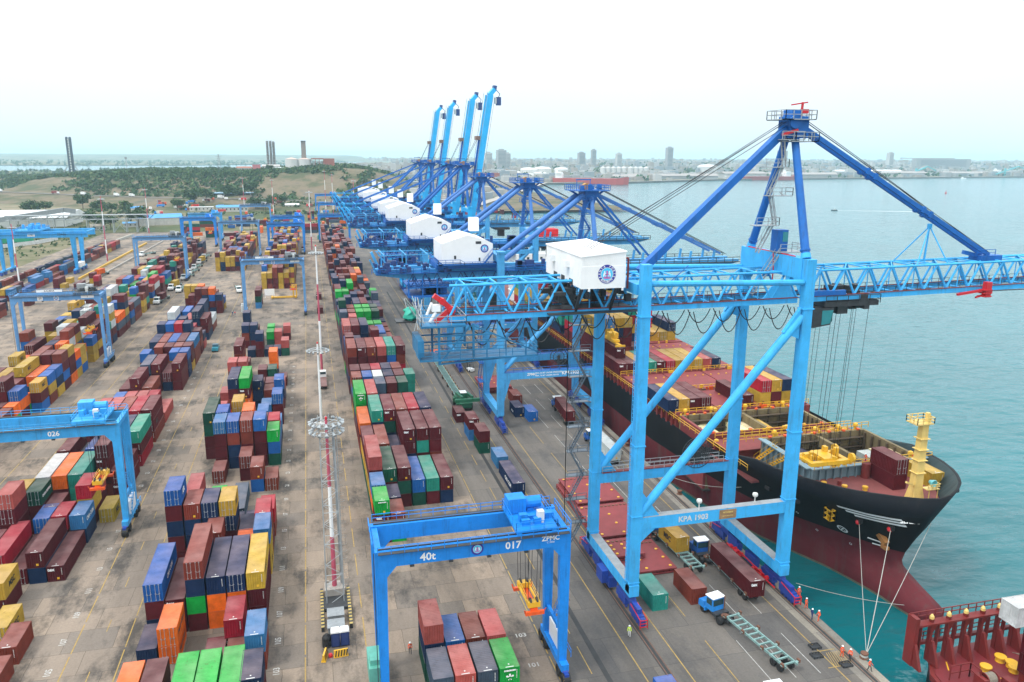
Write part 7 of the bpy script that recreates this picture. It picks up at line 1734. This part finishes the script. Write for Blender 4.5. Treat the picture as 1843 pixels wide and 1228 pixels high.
# parked lorries and cars in the gate area
def blockcar(x,y,rz,paint,lb,L=9,h=3.0,box=None):
    t=thing('parked_lorry',(x,y,0),lb,'lorry','lorries and cars parked at the gate');mb=MB();mb.box(x-1.2,y-L/2,.9,x+1.2,y+L/2-2.6,h+.3);mb.build('load',box or paint,t)
    mb=MB();mb.extr([(x-1.2,y+L/2-2.3,.6),(x-1.2,y+L/2,.6),(x-1.2,y+L/2,1.8),(x-1.2,y+L/2-.5,2.9),(x-1.2,y+L/2-2.3,2.9)],(2.4,0,0));mb.build('cab',paint,t)
    for yy in(y-L/2+1,y-L/2+2.2,y+L/2-1): mb=MB();wheel(mb,x-.95,yy,.5,.5,.3);wheel(mb,x+.95,yy,.5,.5,.3);mb.build('wheel',black,t)
    z=hill_z(x,y)+.6 if y>930 else 0;t.location.z=max(0,z);t.rotation_euler=(0,0,rz)
lp=[white,red,offwhite,darkred,blue_t,orange,mat('lorry_brown',(.20,.06,.04),.6)]
q=random.Random(21)
for i in range(34):
    x=q.uniform(-190,40);y=q.uniform(990,1066) if i<26 else q.uniform(900,960);blockcar(x,y,q.choice((0,R(90),R(75),R(20))),q.choice(lp),'lorry parked in the crowded gate area below the slope',box=q.choice(lp))
for i,(x,c,l) in enumerate(((-442,white,'white lorry far left on the hill road'),(-345,darkred,'red lorry on the hill road below the bare slope'),(-300,white,'small white lorry right of the red one on the hill road'),(-250,white,'white van on the hill road near the lone tree'),(-228,offwhite,'pale lorry last in the line on the hill road'),(-110,white,'lorry on the hill road behind the canopy'))):
    y=interp(RD,x);t=thing('lorry',(0,0,0),l,'lorry','lorries on the hill road');mb=MB();L_=13 if c is darkred else 8;mb.box(-L_/2,-1.3,1,L_/2-2.6,1.3,4.1);mb.build('load',c,t);mb=MB();mb.box(L_/2-2.3,-1.2,.8,L_/2,1.2,3.2);mb.build('cab',white,t)
    for a in(-L_/2+1.2,L_/2-1.4): mb=MB();mb.lathe((a,-1.2,.5),[(0,0),(.5,0),(.5,2.4),(0,2.4)],10,axis='y');mb.build('wheel',black,t)
    t.location=(x,y,hill_z(x,y)+1.);t.rotation_euler=(0,0,R(-38 if x<-200 else -20))
# power station on the hill
def stack(x,y,z0,z1,r,lb=None): pass
t=thing('chimney_stack',(-447,1750,20),'pair of dark steel chimneys strapped together above the left end of the hill','chimney')
for i,x in enumerate((-453.,-447.2)):
    mb=MB();mb.tube((x,1750,18),(x,1750,94),2.5,n=14);mb.tube((x,1750,94),(x,1750,95.5),2.0,n=12)
    for z in range(24,94,6): mb.tube((x,1750,z),(x,1750,z+.6),2.75,n=14)
    mb.build('flue',mat('flue_navy',(.035,.055,.085),.6,.2,.1,.2),t)
mb=MB()
for z in range(24,94,5): mb.box(-451.2,1746.5,z,-449.0,1748.5,z+2.6)
mb.build('ladder_cage',offwhite,t);mb=MB()
for s in(-1,1): mb.tube((-450+s*20,1746,18),(-450+s*6,1748,40),1.,n=6)
mb.build('duct',grey,t)
mb=MB();mb.box(-490,1746,17,-420,1760,23.4)
for i in range(14): x=-488+i*5;mb.box(x,1744,23,x+2.2,1748,23+q.uniform(1,5))
tag(mb.build('engine_hall',mat('hall_grey',(.10,.11,.11),.7,.3,.05),origin=(-455,1750,17)),'low dark engine hall under the paired chimneys','hall')
t=thing('chimney_stack',(-61,1500,36),'lattice framed cluster of grey chimneys above the white plant','chimney')
for i,x in enumerate((-66.5,-61,-56)):
    mb=MB();mb.tube((x,1500,36),(x,1500,87.5-i*.4),2.0,n=12);mb.build('flue',mat('flue_grey',(.17,.15,.14),.7,.2,.1),t)
mb=MB()
for s in(-1,1):
    for yy in(1495,1505): mb.beam((-61+s*7.2,yy,36),(-61+s*7.2,yy,86),.5)
for z in range(40,88,5):
    mb.beam((-68.2,1495,z),(-53.8,1495,z),.4);mb.beam((-68.2,1495,z),(-53.8,1495,z+5),.3);mb.beam((-53.8,1495,z),(-68.2,1495,z+5),.3)
mb.build('frame',grey,t)
t=thing('chimney_stack',(-4.2,1500,40),'square brown chimney standing alone above the round tanks','chimney');mb=MB();mb.beam((-4.2,1500,38),(-4.2,1500,88),8.8,7,w2=8,h2=6);mb.build('shaft',mat('brown_shaft',(.24,.20,.17),.8,.15,.1),t);mb=MB();mb.beam((-4.2,1500,86.6),(-4.2,1500,88.2),8.8);mb.build('cap',dark,t)
house(-86,1482,13,10,11,pinkb,'pink cube shaped block on the crest of the hill',0,35,False,pinkb,win=False)
house(-62,1496,30,14,9,mat('plant_roof',(.45,.42,.40),.7),'white and red plant building at the foot of the lattice chimneys',0,35)
house(-108,1496,24,10,6,mat('red_tile',(.36,.12,.07),.8),'white building with red roof left of the pink block',0,35)
house(-48,1476,16,8,5,whiter,'small white annex right of the lattice chimneys',0,36)
for i,(x,l) in enumerate(((-26,'round pale storage tank with conical roof, left one on the hill'),(-4,'round pale storage tank with conical roof, right one on the hill'))):
    t=thing('storage_tank',(x,1500,38),l,'tank');mb=MB();mb.tube((x,1500,36),(x,1500,56),11.5,n=24);mb.build('shell',tankm,t);mb=MB();mb.lathe((x,1500,56),[(11.8,0),(0,3.4)],24);mb.build('roof',mat('tank_roof',(.52,.40,.34),.7),t)
t=thing('power_hall',(30,1500,40),'open framed red brown power hall at the right end of the hill crest','building');mb=MB();mb.box(30,1492,40,49,1510,57.5);mb.build('wall',browns,t);mb=MB();mb.box(8,1492,56,30,1510,58);
for x in(9,15,22,29): mb.box(x,1492,40,x+.8,1493,56);
mb.build('frame',browns,t)
for x in(13,20,26):
    mb=MB();mb.tube((x,1500,41),(x,1500,52),1.6,n=10);mb.tube((x,1500,52),(x+3,1500,50),1.4,n=8);mb.build('exhaust',tankm,t)
t=thing('pylon',(-156,1560,33),'slim lattice power pylon standing on the hill crest','pylon');mb=MB()
for s in(-1,1):
    mb.beam((-156+s*3,1560,32),(-156+s*.4,1560,64),.5);mb.beam((-156+s*3,1564,32),(-156+s*.4,1562,64),.5)
for z in range(36,62,5): f=3*(64-z)/32;mb.beam((-156-f,1560,z),(-156+f,1560,z+4),.35)
for z in(52,56,60): mb.beam((-161,1561,z),(-151,1561,z),.4)
mb.build('lattice',grey,t)
t=thing('flood_tower',(-330,1650,30),'thin grey tower on the crest between the twin chimneys and the umbrella tree','mast');mb=MB();mb.beam((-330,1650,28),(-330,1650,58),.9);mb.box(-332,1649,54,-328,1651,58);mb.build('shaft',grey,t)
# ------------------------------------------------------------------ far city, tanks, port sheds
cm=[mat('city_wall_%s'%n,tuple(.5*v+.14 for v in c),.85,.1,.01,.1,streak=False) for n,c in(('white',(.62,.62,.60)),('cream',(.50,.46,.40)),('grey',(.34,.35,.36)),('tan',(.36,.28,.22)),('blue',(.22,.30,.36)))]  # walls blended toward pale grey, distance haze partly put into their colour
q=random.Random(31)
def inview(x,y):
    r_=x*math.cos(_ps)-y*math.sin(_ps);f_=x*math.sin(_ps)+y*math.cos(_ps);return abs(r_/f_)<.70
named=0;mass=MB()
def shore_y(x):
    return interp([(140,850),(224,1028),(365,1372),(556,1833),(786,1889),(1162,2090),(1590,2169),(2472,2309),(7000,2750)],x)
placed=0
while placed<4200:
    y=1000+q.random()**1.5*6500;x=q.uniform(.02*y if y>1800 else 150,1.25*y)
    if not inview(x,y) or y<shore_y(x)+60 or (x<520 and y>3200): continue
    if noise.noise((x*.0022,y*.0022,9))<-.6: continue
    w_,d_=q.uniform(9,30),q.uniform(8,22);h_=q.uniform(5,15)*(1.6 if q.random()<.12 else 1)*(1.15 if y>3000 else 1)
    zb=min(22,(y-shore_y(x))*.016)-.4
    if y<3300 and w_*h_>190 and named<190:
        o=MB();o.box(x-w_/2,y-d_/2,zb-3,x+w_/2,y+d_/2,zb+h_);o.box(x-w_*.3,y-d_*.2,zb+h_,x+w_*.1,y+d_*.2,zb+h_+2)
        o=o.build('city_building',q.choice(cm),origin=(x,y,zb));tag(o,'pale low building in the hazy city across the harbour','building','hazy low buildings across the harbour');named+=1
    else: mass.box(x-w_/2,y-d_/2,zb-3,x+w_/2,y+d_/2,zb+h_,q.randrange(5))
    placed+=1
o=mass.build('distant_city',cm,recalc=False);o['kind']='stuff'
mb=MB();n_=0
while n_<2600:
    y=1000+q.random()**1.4*5200;x=q.uniform(.02*y if y>1800 else 150,1.25*y)
    if not inview(x,y) or y<shore_y(x)+40 or (x<520 and y>3200): continue
    r=q.uniform(5,11);zb=min(22,(y-shore_y(x))*.016);leaves(mb,(x,y,zb+r*.4),r,7,r*.55,q,.6,.5);n_+=1
n_=0
while n_<1500:      # mangrove belt and villages across the inlet
    y=q.uniform(2100,3250) if n_<700 else q.uniform(4800,7500);x=q.uniform(-.62*y,.05*y)
    r=q.uniform(6,13);leaves(mb,(x,y,r*.35),r,7,r*.6,q,.55,.5);n_+=1
o=mb.build('distant_trees',lf,recalc=False);o['kind']='stuff'
mb=MB()
mb.v=[];NXX=40
for i in range(NXX+1):
    x=-8000+8600*i/NXX;mb.v+=[(x,7600,-1),(x,9200,40+22*noise.noise((x*.0011,0,2))+14*noise.noise((x*.004,1,2))),(x,13000,52)]
for i in range(NXX):
    for j in range(2): mb.f.append([i*3+j,(i+1)*3+j,(i+1)*3+j+1,i*3+j+1]);mb.m.append(0)
o=mb.build('far_hills',lm,recalc=False);o['kind']='structure'
def tower(x,y,w_,h_,lb,c=2,d_=None):
    t=thing('tower_block',(x,y,0),lb,'tower block');mb=MB();mb.box(x-w_/2,y,0,x+w_/2,y+(d_ or w_),h_);mb.build('wall',cm[c],t);mb=MB();mb.box(x-w_*.3,y+2,h_,x+w_*.2,y+w_*.6,h_+4);mb.build('roof_plant',cm[c],t)
    mb=MB()
    for z in range(6,int(h_)-3,5): mb.box(x-w_*.42,y-.2,z,x+w_*.42,y-.02,z+1.8)
    mb.build('window_band',mat('far_glass',(.10,.13,.16),.3,.1),t)
tower(728,3000,34,84,'tallest dark tower block behind the raised crane booms',2);tower(762,3040,20,72,'slimmer tower block right beside the tallest dark one',0);tower(690,3060,26,74,'pale tower block left of the tallest dark one',0)
tower(1102,3000,18,87,'narrow grey tower block left of the big mast crane',2);tower(1070,3050,26,76,'squat grey tower left of the narrow one',2);tower(1429,3000,24,98,'tall pale tower block nearest the backstay of the front crane',2);tower(1250,3100,22,74,'white apartment block between the two grey towers',0);tower(2210,3400,36,92,'stepped white apartment block right of the front crane mast',0);tower(2850,3100,300,58,'very long grey silo block near the right edge of the skyline',2,30);tower(2730,3300,24,86,'small block standing on the skyline before the long grey silo',0)
t0=None
for i,(x,y,r,h_,l) in enumerate(((640,2300,26,30,'large white oil tank left in the tank farm'),(690,2330,28,32,'large white oil tank second in the tank farm'),(660,2250,20,18,'lower pale oil tank in front of the tank farm'),(720,2250,18,17,'lower pale oil tank right of the front one'),(590,2280,20,20,'pale oil tank at the far left of the tank farm'),(620,2230,16,14,'small pale oil tank near the red quay building'),(750,2330,22,30,'white oil tank at the right end of the tank farm'),(1330,2500,34,38,'big domed grey store behind the front crane mast'))):
    mb=MB();mb.lathe((x,y,0),[(r,0),(r,h_*.8),(r*.7,h_*.95),(0,h_)],22);tag(mb.build('oil_tank',tankm,origin=(x,y,0)),l,'tank')
k=0
for gx,n_,l in((870,5,'first'),(960,4,'second')):
    for i in range(n_):
        x=gx+i*17;mb=MB();mb.lathe((x,2290,0),[(8.2,0),(8.2,30),(0,33)],16);tag(mb.build('grain_silo',tankm,origin=(x,2290,0)),'tall round silo across the harbour, %s of the %s silo row'%('first second third fourth fifth'.split()[i],l),'silo')
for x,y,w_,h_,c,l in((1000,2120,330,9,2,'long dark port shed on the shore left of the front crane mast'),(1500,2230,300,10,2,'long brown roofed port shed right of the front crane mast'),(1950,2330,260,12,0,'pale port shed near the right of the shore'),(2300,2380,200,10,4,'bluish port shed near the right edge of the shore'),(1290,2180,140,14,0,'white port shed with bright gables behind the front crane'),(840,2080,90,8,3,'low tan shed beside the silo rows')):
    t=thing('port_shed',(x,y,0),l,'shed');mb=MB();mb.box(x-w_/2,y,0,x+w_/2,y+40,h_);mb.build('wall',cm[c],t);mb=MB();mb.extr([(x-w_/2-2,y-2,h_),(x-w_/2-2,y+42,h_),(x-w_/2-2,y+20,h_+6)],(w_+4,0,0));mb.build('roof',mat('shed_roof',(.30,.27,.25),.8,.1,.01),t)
for i in range(7): house(1790+i*44,2420+i*6,34,26,14,whiter,'white gabled warehouse, %s of seven on the far shore'%('first second third fourth fifth sixth seventh'.split()[i]),0,2,win=False)
house(430,1900,60,26,22,mat('red_quay_house',(.34,.07,.05),.8),'red quay building behind the raised booms',0,0,False,mat('red_quay_wall',(.36,.10,.07),.8),win=False)
house(500,1990,40,24,26,whiter,'cream block beside the red quay building',0,0,False,cm[1])
for i,(x,y,s_,l) in enumerate(((2050,2350,1,'turquoise ship loader on the far shore, left one'),(2480,2400,1.3,'turquoise ship loader on the far shore, right one'))):
    t=thing('ship_loader',(x,y,0),l,'ship loader');mb=MB();mb.beam((x-30*s_,y,6),(x+45*s_,y,34),4,4);mb.beam((x,y,0),(x,y,28),5);mb.beam((x+45*s_,y,34),(x+80*s_,y,20),3);mb.build('frame',mat('loader_turquoise',(.10,.42,.45),.6),t)
# ------------------------------------------------------------------ far ships and boats
def far_ship(x,y,L_,B_,h_,rz,c,lb,sup=-1,c2=None):
    t=thing('cargo_ship',(0,0,0),lb,'ship');mb=MB()
    o=[(-L_/2,-B_*.42),(-L_/2,B_*.42),(L_*.36,B_/2),(L_*.46,B_*.3),(L_*.52,0),(L_*.46,-B_*.3),(L_*.36,-B_/2)]
    i_=[(a*.975,b*.92) for a,b in o];n=len(o)
    mb.add([(a,b,-5) for a,b in i_]+[(a,b,h_+(3.5 if a>L_*.4 else 0)) for a,b in o],[tuple(range(n-1,-1,-1)),tuple(range(n,2*n))]+[(k,(k+1)%n,n+(k+1)%n,n+k) for k in range(n)]);mb.build('hull',c,t)
    sx=-L_*.42 if sup<0 else L_*.3
    mb=MB();mb.box(sx-8,-B_*.4,h_,sx+8,B_*.4,h_+11);mb.box(sx-6,-B_*.5,h_+11,sx+6,B_*.5,h_+14);mb.box(sx-10,-3,h_+8,sx-5,3,h_+19);mb.build('superstructure',white,t)
    mb=MB();mb.beam((L_*.1,0,h_),(L_*.1,0,h_+12),1.2);mb.beam((L_*.4,0,h_+3),(L_*.4,0,h_+13),.8);mb.box(-L_*.3,-1,h_+1,L_*.42,1,h_+2);mb.build('deck_gear',grey,t)
    t.location=(x,y,-3.6);t.rotation_euler=(0,0,rz)
far_ship(675,1862,185,28,14,R(-30),mat('tanker_red',(.42,.05,.04),.6,.1,.02,.2),'red tanker with white superstructure moored across the harbour')
far_ship(1335,2116,170,26,11,R(-4),mat('bulker_maroon',(.28,.05,.045),.6,.1,.02),'dull red freighter moored behind the mast of the front crane',1)
far_ship(2600,2480,190,26,10,R(3),mat('bulker_rust',(.20,.07,.06),.6,.1,.02),'rust red freighter at the far right of the shore')
far_ship(96,360,150,28,6,R(90),hull_blk,'dark ship berthed beyond the black one, under the third crane')
t=thing('speedboat',(0,0,0),'tiny dark speedboat trailing a white wake in open water','boat');mb=MB();mb.extr([(-3.5,-1.1,0),(2.5,-1.1,0),(4.2,0,0),(2.5,1.1,0),(-3.5,1.1,0)],(0,0,1.1));mb.build('hull',dark,t);mb=MB();mb.box(-1,-.8,1.1,.8,.8,2);mb.build('cabin',offwhite,t);t.location=(668,903,-3.6);t.rotation_euler=(0,0,R(155))
mb=MB();mb.poly([(672,901,-3.57),(760,862,-3.57),(762,866,-3.57),(672,902.6,-3.57)]);o=mb.build('wake_foam',mat('foam',(.75,.8,.8),.8,.2,.3),recalc=False);o['kind']='stuff'
t=thing('navigation_buoy',(1209,1300,-3.6),'red buoy floating far out in the open water','buoy');mb=MB();mb.lathe((1209,1300,-3.6),[(2,0),(2,1.5),(.4,2),(.3,6),(0,6.4)],10);mb.build('float',red,t)
for i,(x,y,l) in enumerate(((1420,1170,'dark barge low in the water at the right edge'),(1560,1900,'small white craft before the far shore'),(2100,2190,'small craft moored off the pale port sheds'))):
    t=thing('barge',(0,0,0),l,'boat');mb=MB();mb.extr([(-11,-3,0),(8,-3,0),(12,0,0),(8,3,0),(-11,3,0)],(0,0,2.6));mb.build('hull',dark if i==0 else white,t);mb=MB();mb.box(-9,-2,2.6,-4,2,5.6);mb.build('wheelhouse',white,t);t.location=(x,y,-3.6);t.rotation_euler=(0,0,R(10))
# ------------------------------------------------------------------ sea haze
hz=bpy.data.materials.new('sea_haze');hz.use_nodes=True;nt=hz.node_tree;nt.nodes.clear();out=nt.nodes.new('ShaderNodeOutputMaterial');v=nt.nodes.new('ShaderNodeVolumePrincipled')
v.inputs['Color'].default_value=(.60,.88,1,1);v.inputs['Density'].default_value=HAZE;v.inputs['Anisotropy'].default_value=0.;nt.links.new(v.outputs[0],out.inputs['Volume'])
mb=MB();mb.box(-8990,-490,-10.2,12890,16890,118);o=mb.build('haze',hz);o['kind']='stuff'
# ------------------------------------------------------------------ realise the containers
CAMP=Vector((0,0,65.037))
def view(p):
    d=Vector(p)-CAMP;f=d.dot(fw)
    if f<5:return None
    u=d.dot(r2)/f*1410.17/921.5;v_=-d.dot(u2)/f*1410.17/614
    return u,v_,f
used={}
STK={}
for c in CONTS:
    if c['blk'] in BLK: STK.setdefault((c['blk'],c['row']),[]).append(c)
def height_at(blk,row,y):
    h=0
    for c in STK.get((blk,row),()):
        if abs(c['y']-y)<c['L']/2+.2: h=max(h,c['tier'])
    return h
for c in CONTS:
    p=view((c['x'],c['y'],c['z']+1.3))
    if p is None or abs(p[0])>1.04 or abs(p[1])>1.05: c['score']=0;continue
    vis=0
    if c['blk'] in BLK:
        if c['top']: vis+=c['L']*1.0
        if height_at(c['blk'],c['row'],c['y']-c['L']/2-1.5)<c['tier']: vis+=2.4
        side=-1 if c['blk']=='R' else 1
        if height_at(c['blk'],c['row']+side,c['y'])<c['tier']: vis+=c['L']*.8
    else: vis=c['L']*(1.3 if c['top'] else .7)
    c['score']=vis/p[2]**2 if vis else 0
order=sorted(CONTS,key=lambda c:-c['score'])
single=[c for c in order if c['score']>0 or c['label']]
labelled=[c for c in single if c['label']]
chosen=(labelled+[c for c in single if not c['label']])[:300]
ids=set(map(id,chosen))
rest=[c for c in CONTS if id(c) not in ids and c['score']>=0]
ORD='first second third fourth fifth sixth seventh eighth ninth tenth eleventh twelfth thirteenth fourteenth fifteenth sixteenth seventeenth eighteenth nineteenth twentieth'.split()
baysof={}
for c in chosen: baysof.setdefault(c['blk'],set()).add(round(c['bay'],0))
def bayord(c):
    s=sorted(baysof[c['blk']]);g_=[];last=-99
    for v in s:
        if v-last>3.0: g_.append(v);last=v
        else: continue
    i=max(k for k,v in enumerate(g_) if v<=round(c['bay'],0)+.01)
    return i
used={}
WHERE={'R':'quay block','C':'mast block','L':'gantry block','M':'rail block','ship':'black ship','P':'rail pads'}
def mklabel(c):
    if c['label']: return ' '.join(c['label'].split()[:16])
    ln='long' if c['L']>8 else 'short'
    b=bayord(c);o=ORD[b] if b<20 else 'far';rowo=ORD[min(max(c['row'],0),19)];blk=WHERE.get(c['blk'],'yard')
    a,u_=c['below'],c['above']
    t='alone' if not a and not u_ else('atop %s'%CN[a] if not u_ else('under %s'%CN[u_] if not a else 'over %s, under %s'%(CN[a],CN[u_])))
    end=['%s bay back, %s from left, %s'%(o,rowo,blk),'%s bay, %s from left, %s'%(o,rowo,blk)]
    c_=['%s %s container %s, %s'%(ln,CN[c['c']],t,end[0]),'%s container %s, %s'%(CN[c['c']],t,end[0]),'%s container %s, %s'%(CN[c['c']],t,end[1])]
    lv='lowest second third fourth fifth sixth'.split()[c['tier']-1]
    c_.append('%s container, %s level, %s'%(CN[c['c']],lv,end[0]))
    for w_ in('nearer','farther','middle','last','hindmost','inner','outer'): c_.append('%s %s container, %s level, %s of %s bay, %s from left, %s'%(ln,CN[c['c']],lv,w_,o,rowo,blk))
    for l in c_:
        if l.lower() not in used and len(l.split())<=16: break
    used[l.lower()]=1
    return l
LT={'tex':(white,'tex',.62),'@evergreen':(white,'EVERGREEN',.34),'@evergreen2':(white,'EVERGREEN',.30)}
for c in chosen:
    dr=c['doors']
    if isinstance(dr,dict): dr=dr.get(c['tier'])
    if dr is None: dr=rnd.random()<.4
    o=bpy.data.objects.new('shipping_container',cmesh(c['L'],bool(dr)));col.objects.link(o);o.location=(c['x'],c['y'],c['z']);o.rotation_euler=(0,0,c['rz'])
    obcol(o,COL[c['c']]);o['_o']=[0,0,0]
    tag(o,mklabel(c),'container',c['group'] or 'shipping containers in the port')
    if dr:
        for s in(-1,1):
            d=bpy.data.objects.new('door',dmesh(s));col.objects.link(d);d.parent=o;d.location=(0,-c['L']/2+.07,0);d.color=o.color
    L2=c['L']/2;tx=c['txt']
    if tx is None:
        if c['c']=='m' and not dr and rnd.random()<.35: tx='tex'
        elif c['c']=='y' and rnd.random()<.7: tx='@msc' if c['x']<0 else '@msc_w'
        elif c['c']=='n' and c['L']>8 and c['x']<0 and rnd.random()<.6: tx='@cma'
    fr=-L2-.03;E_=W_/2+.01
    def T(s,size,mt,loc,rot,b=.02):
        q_=bpy.data.objects.new('lettering',text_mesh(s,size,mt,b));col.objects.link(q_);q_.parent=o;q_.location=loc;q_.rotation_euler=rot
    if tx=='tex': T('tex',.72,white,(-.62,fr,2.05),FRONT,.03)
    elif tx=='@evergreen': T('EVERGREEN',.27,white,(0,fr,2.2),FRONT);T('*',2.2,white,(0,fr,.8),FRONT,.05)
    elif tx=='@evergreen2': T('EVERGREEN',.25,white,(0,fr,2.25),FRONT)
    elif tx=='@evergreen_side': T('EVERGREEN',1.1,white,(E_,0,1.3),EAST)
    elif tx=='@msc': T('MSC',1.25,black,(E_,-L2*.35 if c['L']>8 else 0,1.35),EAST,.05)
    elif tx=='@msc_w': T('MSC',1.25,black,(-E_,0,1.35),WEST,.05)
    elif tx=='@cma': T('CMA CGM',.95,white,(E_,0,1.35),EAST,.04)
    elif tx=='@cma_w': T('CMA CGM',1.1,white,(-E_,-L2*.3,1.3),WEST,.04)
    elif tx=='@hapag': T('Hapag-Lloyd',.9,dark,(E_,0,1.35),EAST,.03)
    elif tx=='@apl': T('APL',1.2,white,(E_,0,1.4),EAST,.05)
    elif tx=='@china': T('CHINA SHIPPING',.62,white,(E_,0,1.4),EAST,.03)
    elif tx=='@swoosh': T('~',3.4,white,(-E_,0,1.0),WEST,.06)
    if not dr and rnd.random()<.75:
        mb=MB();x0=W_/2-.42;
        for i in range(6): mb.poly([(x0,fr,2.1-i*.2),(x0+.1,fr,2.1-i*.2),(x0+.1,fr,2.22-i*.2),(x0,fr,2.22-i*.2)])
        mb.poly([(-.5,-L2+.12,H_+.006),(.5,-L2+.12,H_+.006),(.5,-L2+.24,H_+.006),(-.5,-L2+.24,H_+.006)]);mb.poly([(-.08,-L2+.6,H_+.006),(.08,-L2+.6,H_+.006),(.08,-L2+.8,H_+.006),(-.08,-L2+.8,H_+.006)])
        k=('mk',L2)
        if k not in _tx:
            q_=mb.build('marking',offwhite,recalc=False);_tx[k]=q_.data;bpy.data.objects.remove(q_)
        q_=bpy.data.objects.new('serial_marking',_tx[k]);col.objects.link(q_);q_.parent=o
        if rnd.random()<.4:
            k=('pl',L2)
            if k not in _tx:
                mb=MB();mb.box(.1,fr,.35,.45,fr+.01,.7);q_=mb.build('plate',yellow);_tx[k]=q_.data;bpy.data.objects.remove(q_)
            q_=bpy.data.objects.new('safety_plate',_tx[k]);col.objects.link(q_);q_.parent=o
# everything smaller than the first 300: one mass of simple boxes with recessed panels
mb=MB();cols=[]
for c in rest:
    M=Matrix.Translation((c['x'],c['y'],c['z']))@Matrix.Rotation(c['rz'],4,'Z');w2=W_/2;l2=c['L']/2;j=rnd.uniform(.8,1.2);cc=tuple(v*j for v in COL[c['c']])+(1,)
    P8=[M@Vector(p) for p in((-w2,-l2,0),(w2,-l2,0),(w2,l2,0),(-w2,l2,0),(-w2,-l2,H_),(w2,-l2,H_),(w2,l2,H_),(-w2,l2,H_))]
    i=.1;F4=[M@Vector(p) for p in((-w2+i,-l2,.15),(w2-i,-l2,.15),(w2-i,-l2,H_-.12),(-w2+i,-l2,H_-.12),(-w2+i,-l2+.05,.15),(w2-i,-l2+.05,.15),(w2-i,-l2+.05,H_-.12),(-w2+i,-l2+.05,H_-.12))]
    n0=len(mb.f)
    mb.add(P8,[(1,2,6,5),(2,3,7,6),(3,0,4,7)],0);mb.add(P8,[(4,5,6,7)],1)
    mb.add([P8[0],P8[1],P8[5],P8[4]]+F4,[(0,1,5,4),(1,2,6,5),(2,3,7,6),(3,0,4,7),(8,9,10,11),(4,5,9,8),(5,6,10,9),(6,7,11,10),(7,4,8,11)],0)
    cols+=[cc]*(len(mb.f)-n0)
o=mb.build('container_stacks',[M_MB,M_MR],recalc=False);o['kind']='stuff'
at=o.data.color_attributes.new('Col','FLOAT_COLOR','CORNER')
buf=[]
for p,cc in zip(o.data.polygons,cols): buf+=list(cc)*p.loop_total
at.data.foreach_set('color',buf)
for o in list(bpy.data.objects):
    if '_o' in o: del o['_o']
print('CONT',len(CONTS),len(chosen),len(rest),'objs',len(bpy.data.objects))
scn.cycles.volume_bounces=1;scn.cycles.max_bounces=6;scn.cycles.diffuse_bounces=3;scn.cycles.use_denoising=True
scn.cycles.volume_step_rate=4;scn.cycles.volume_max_steps=64
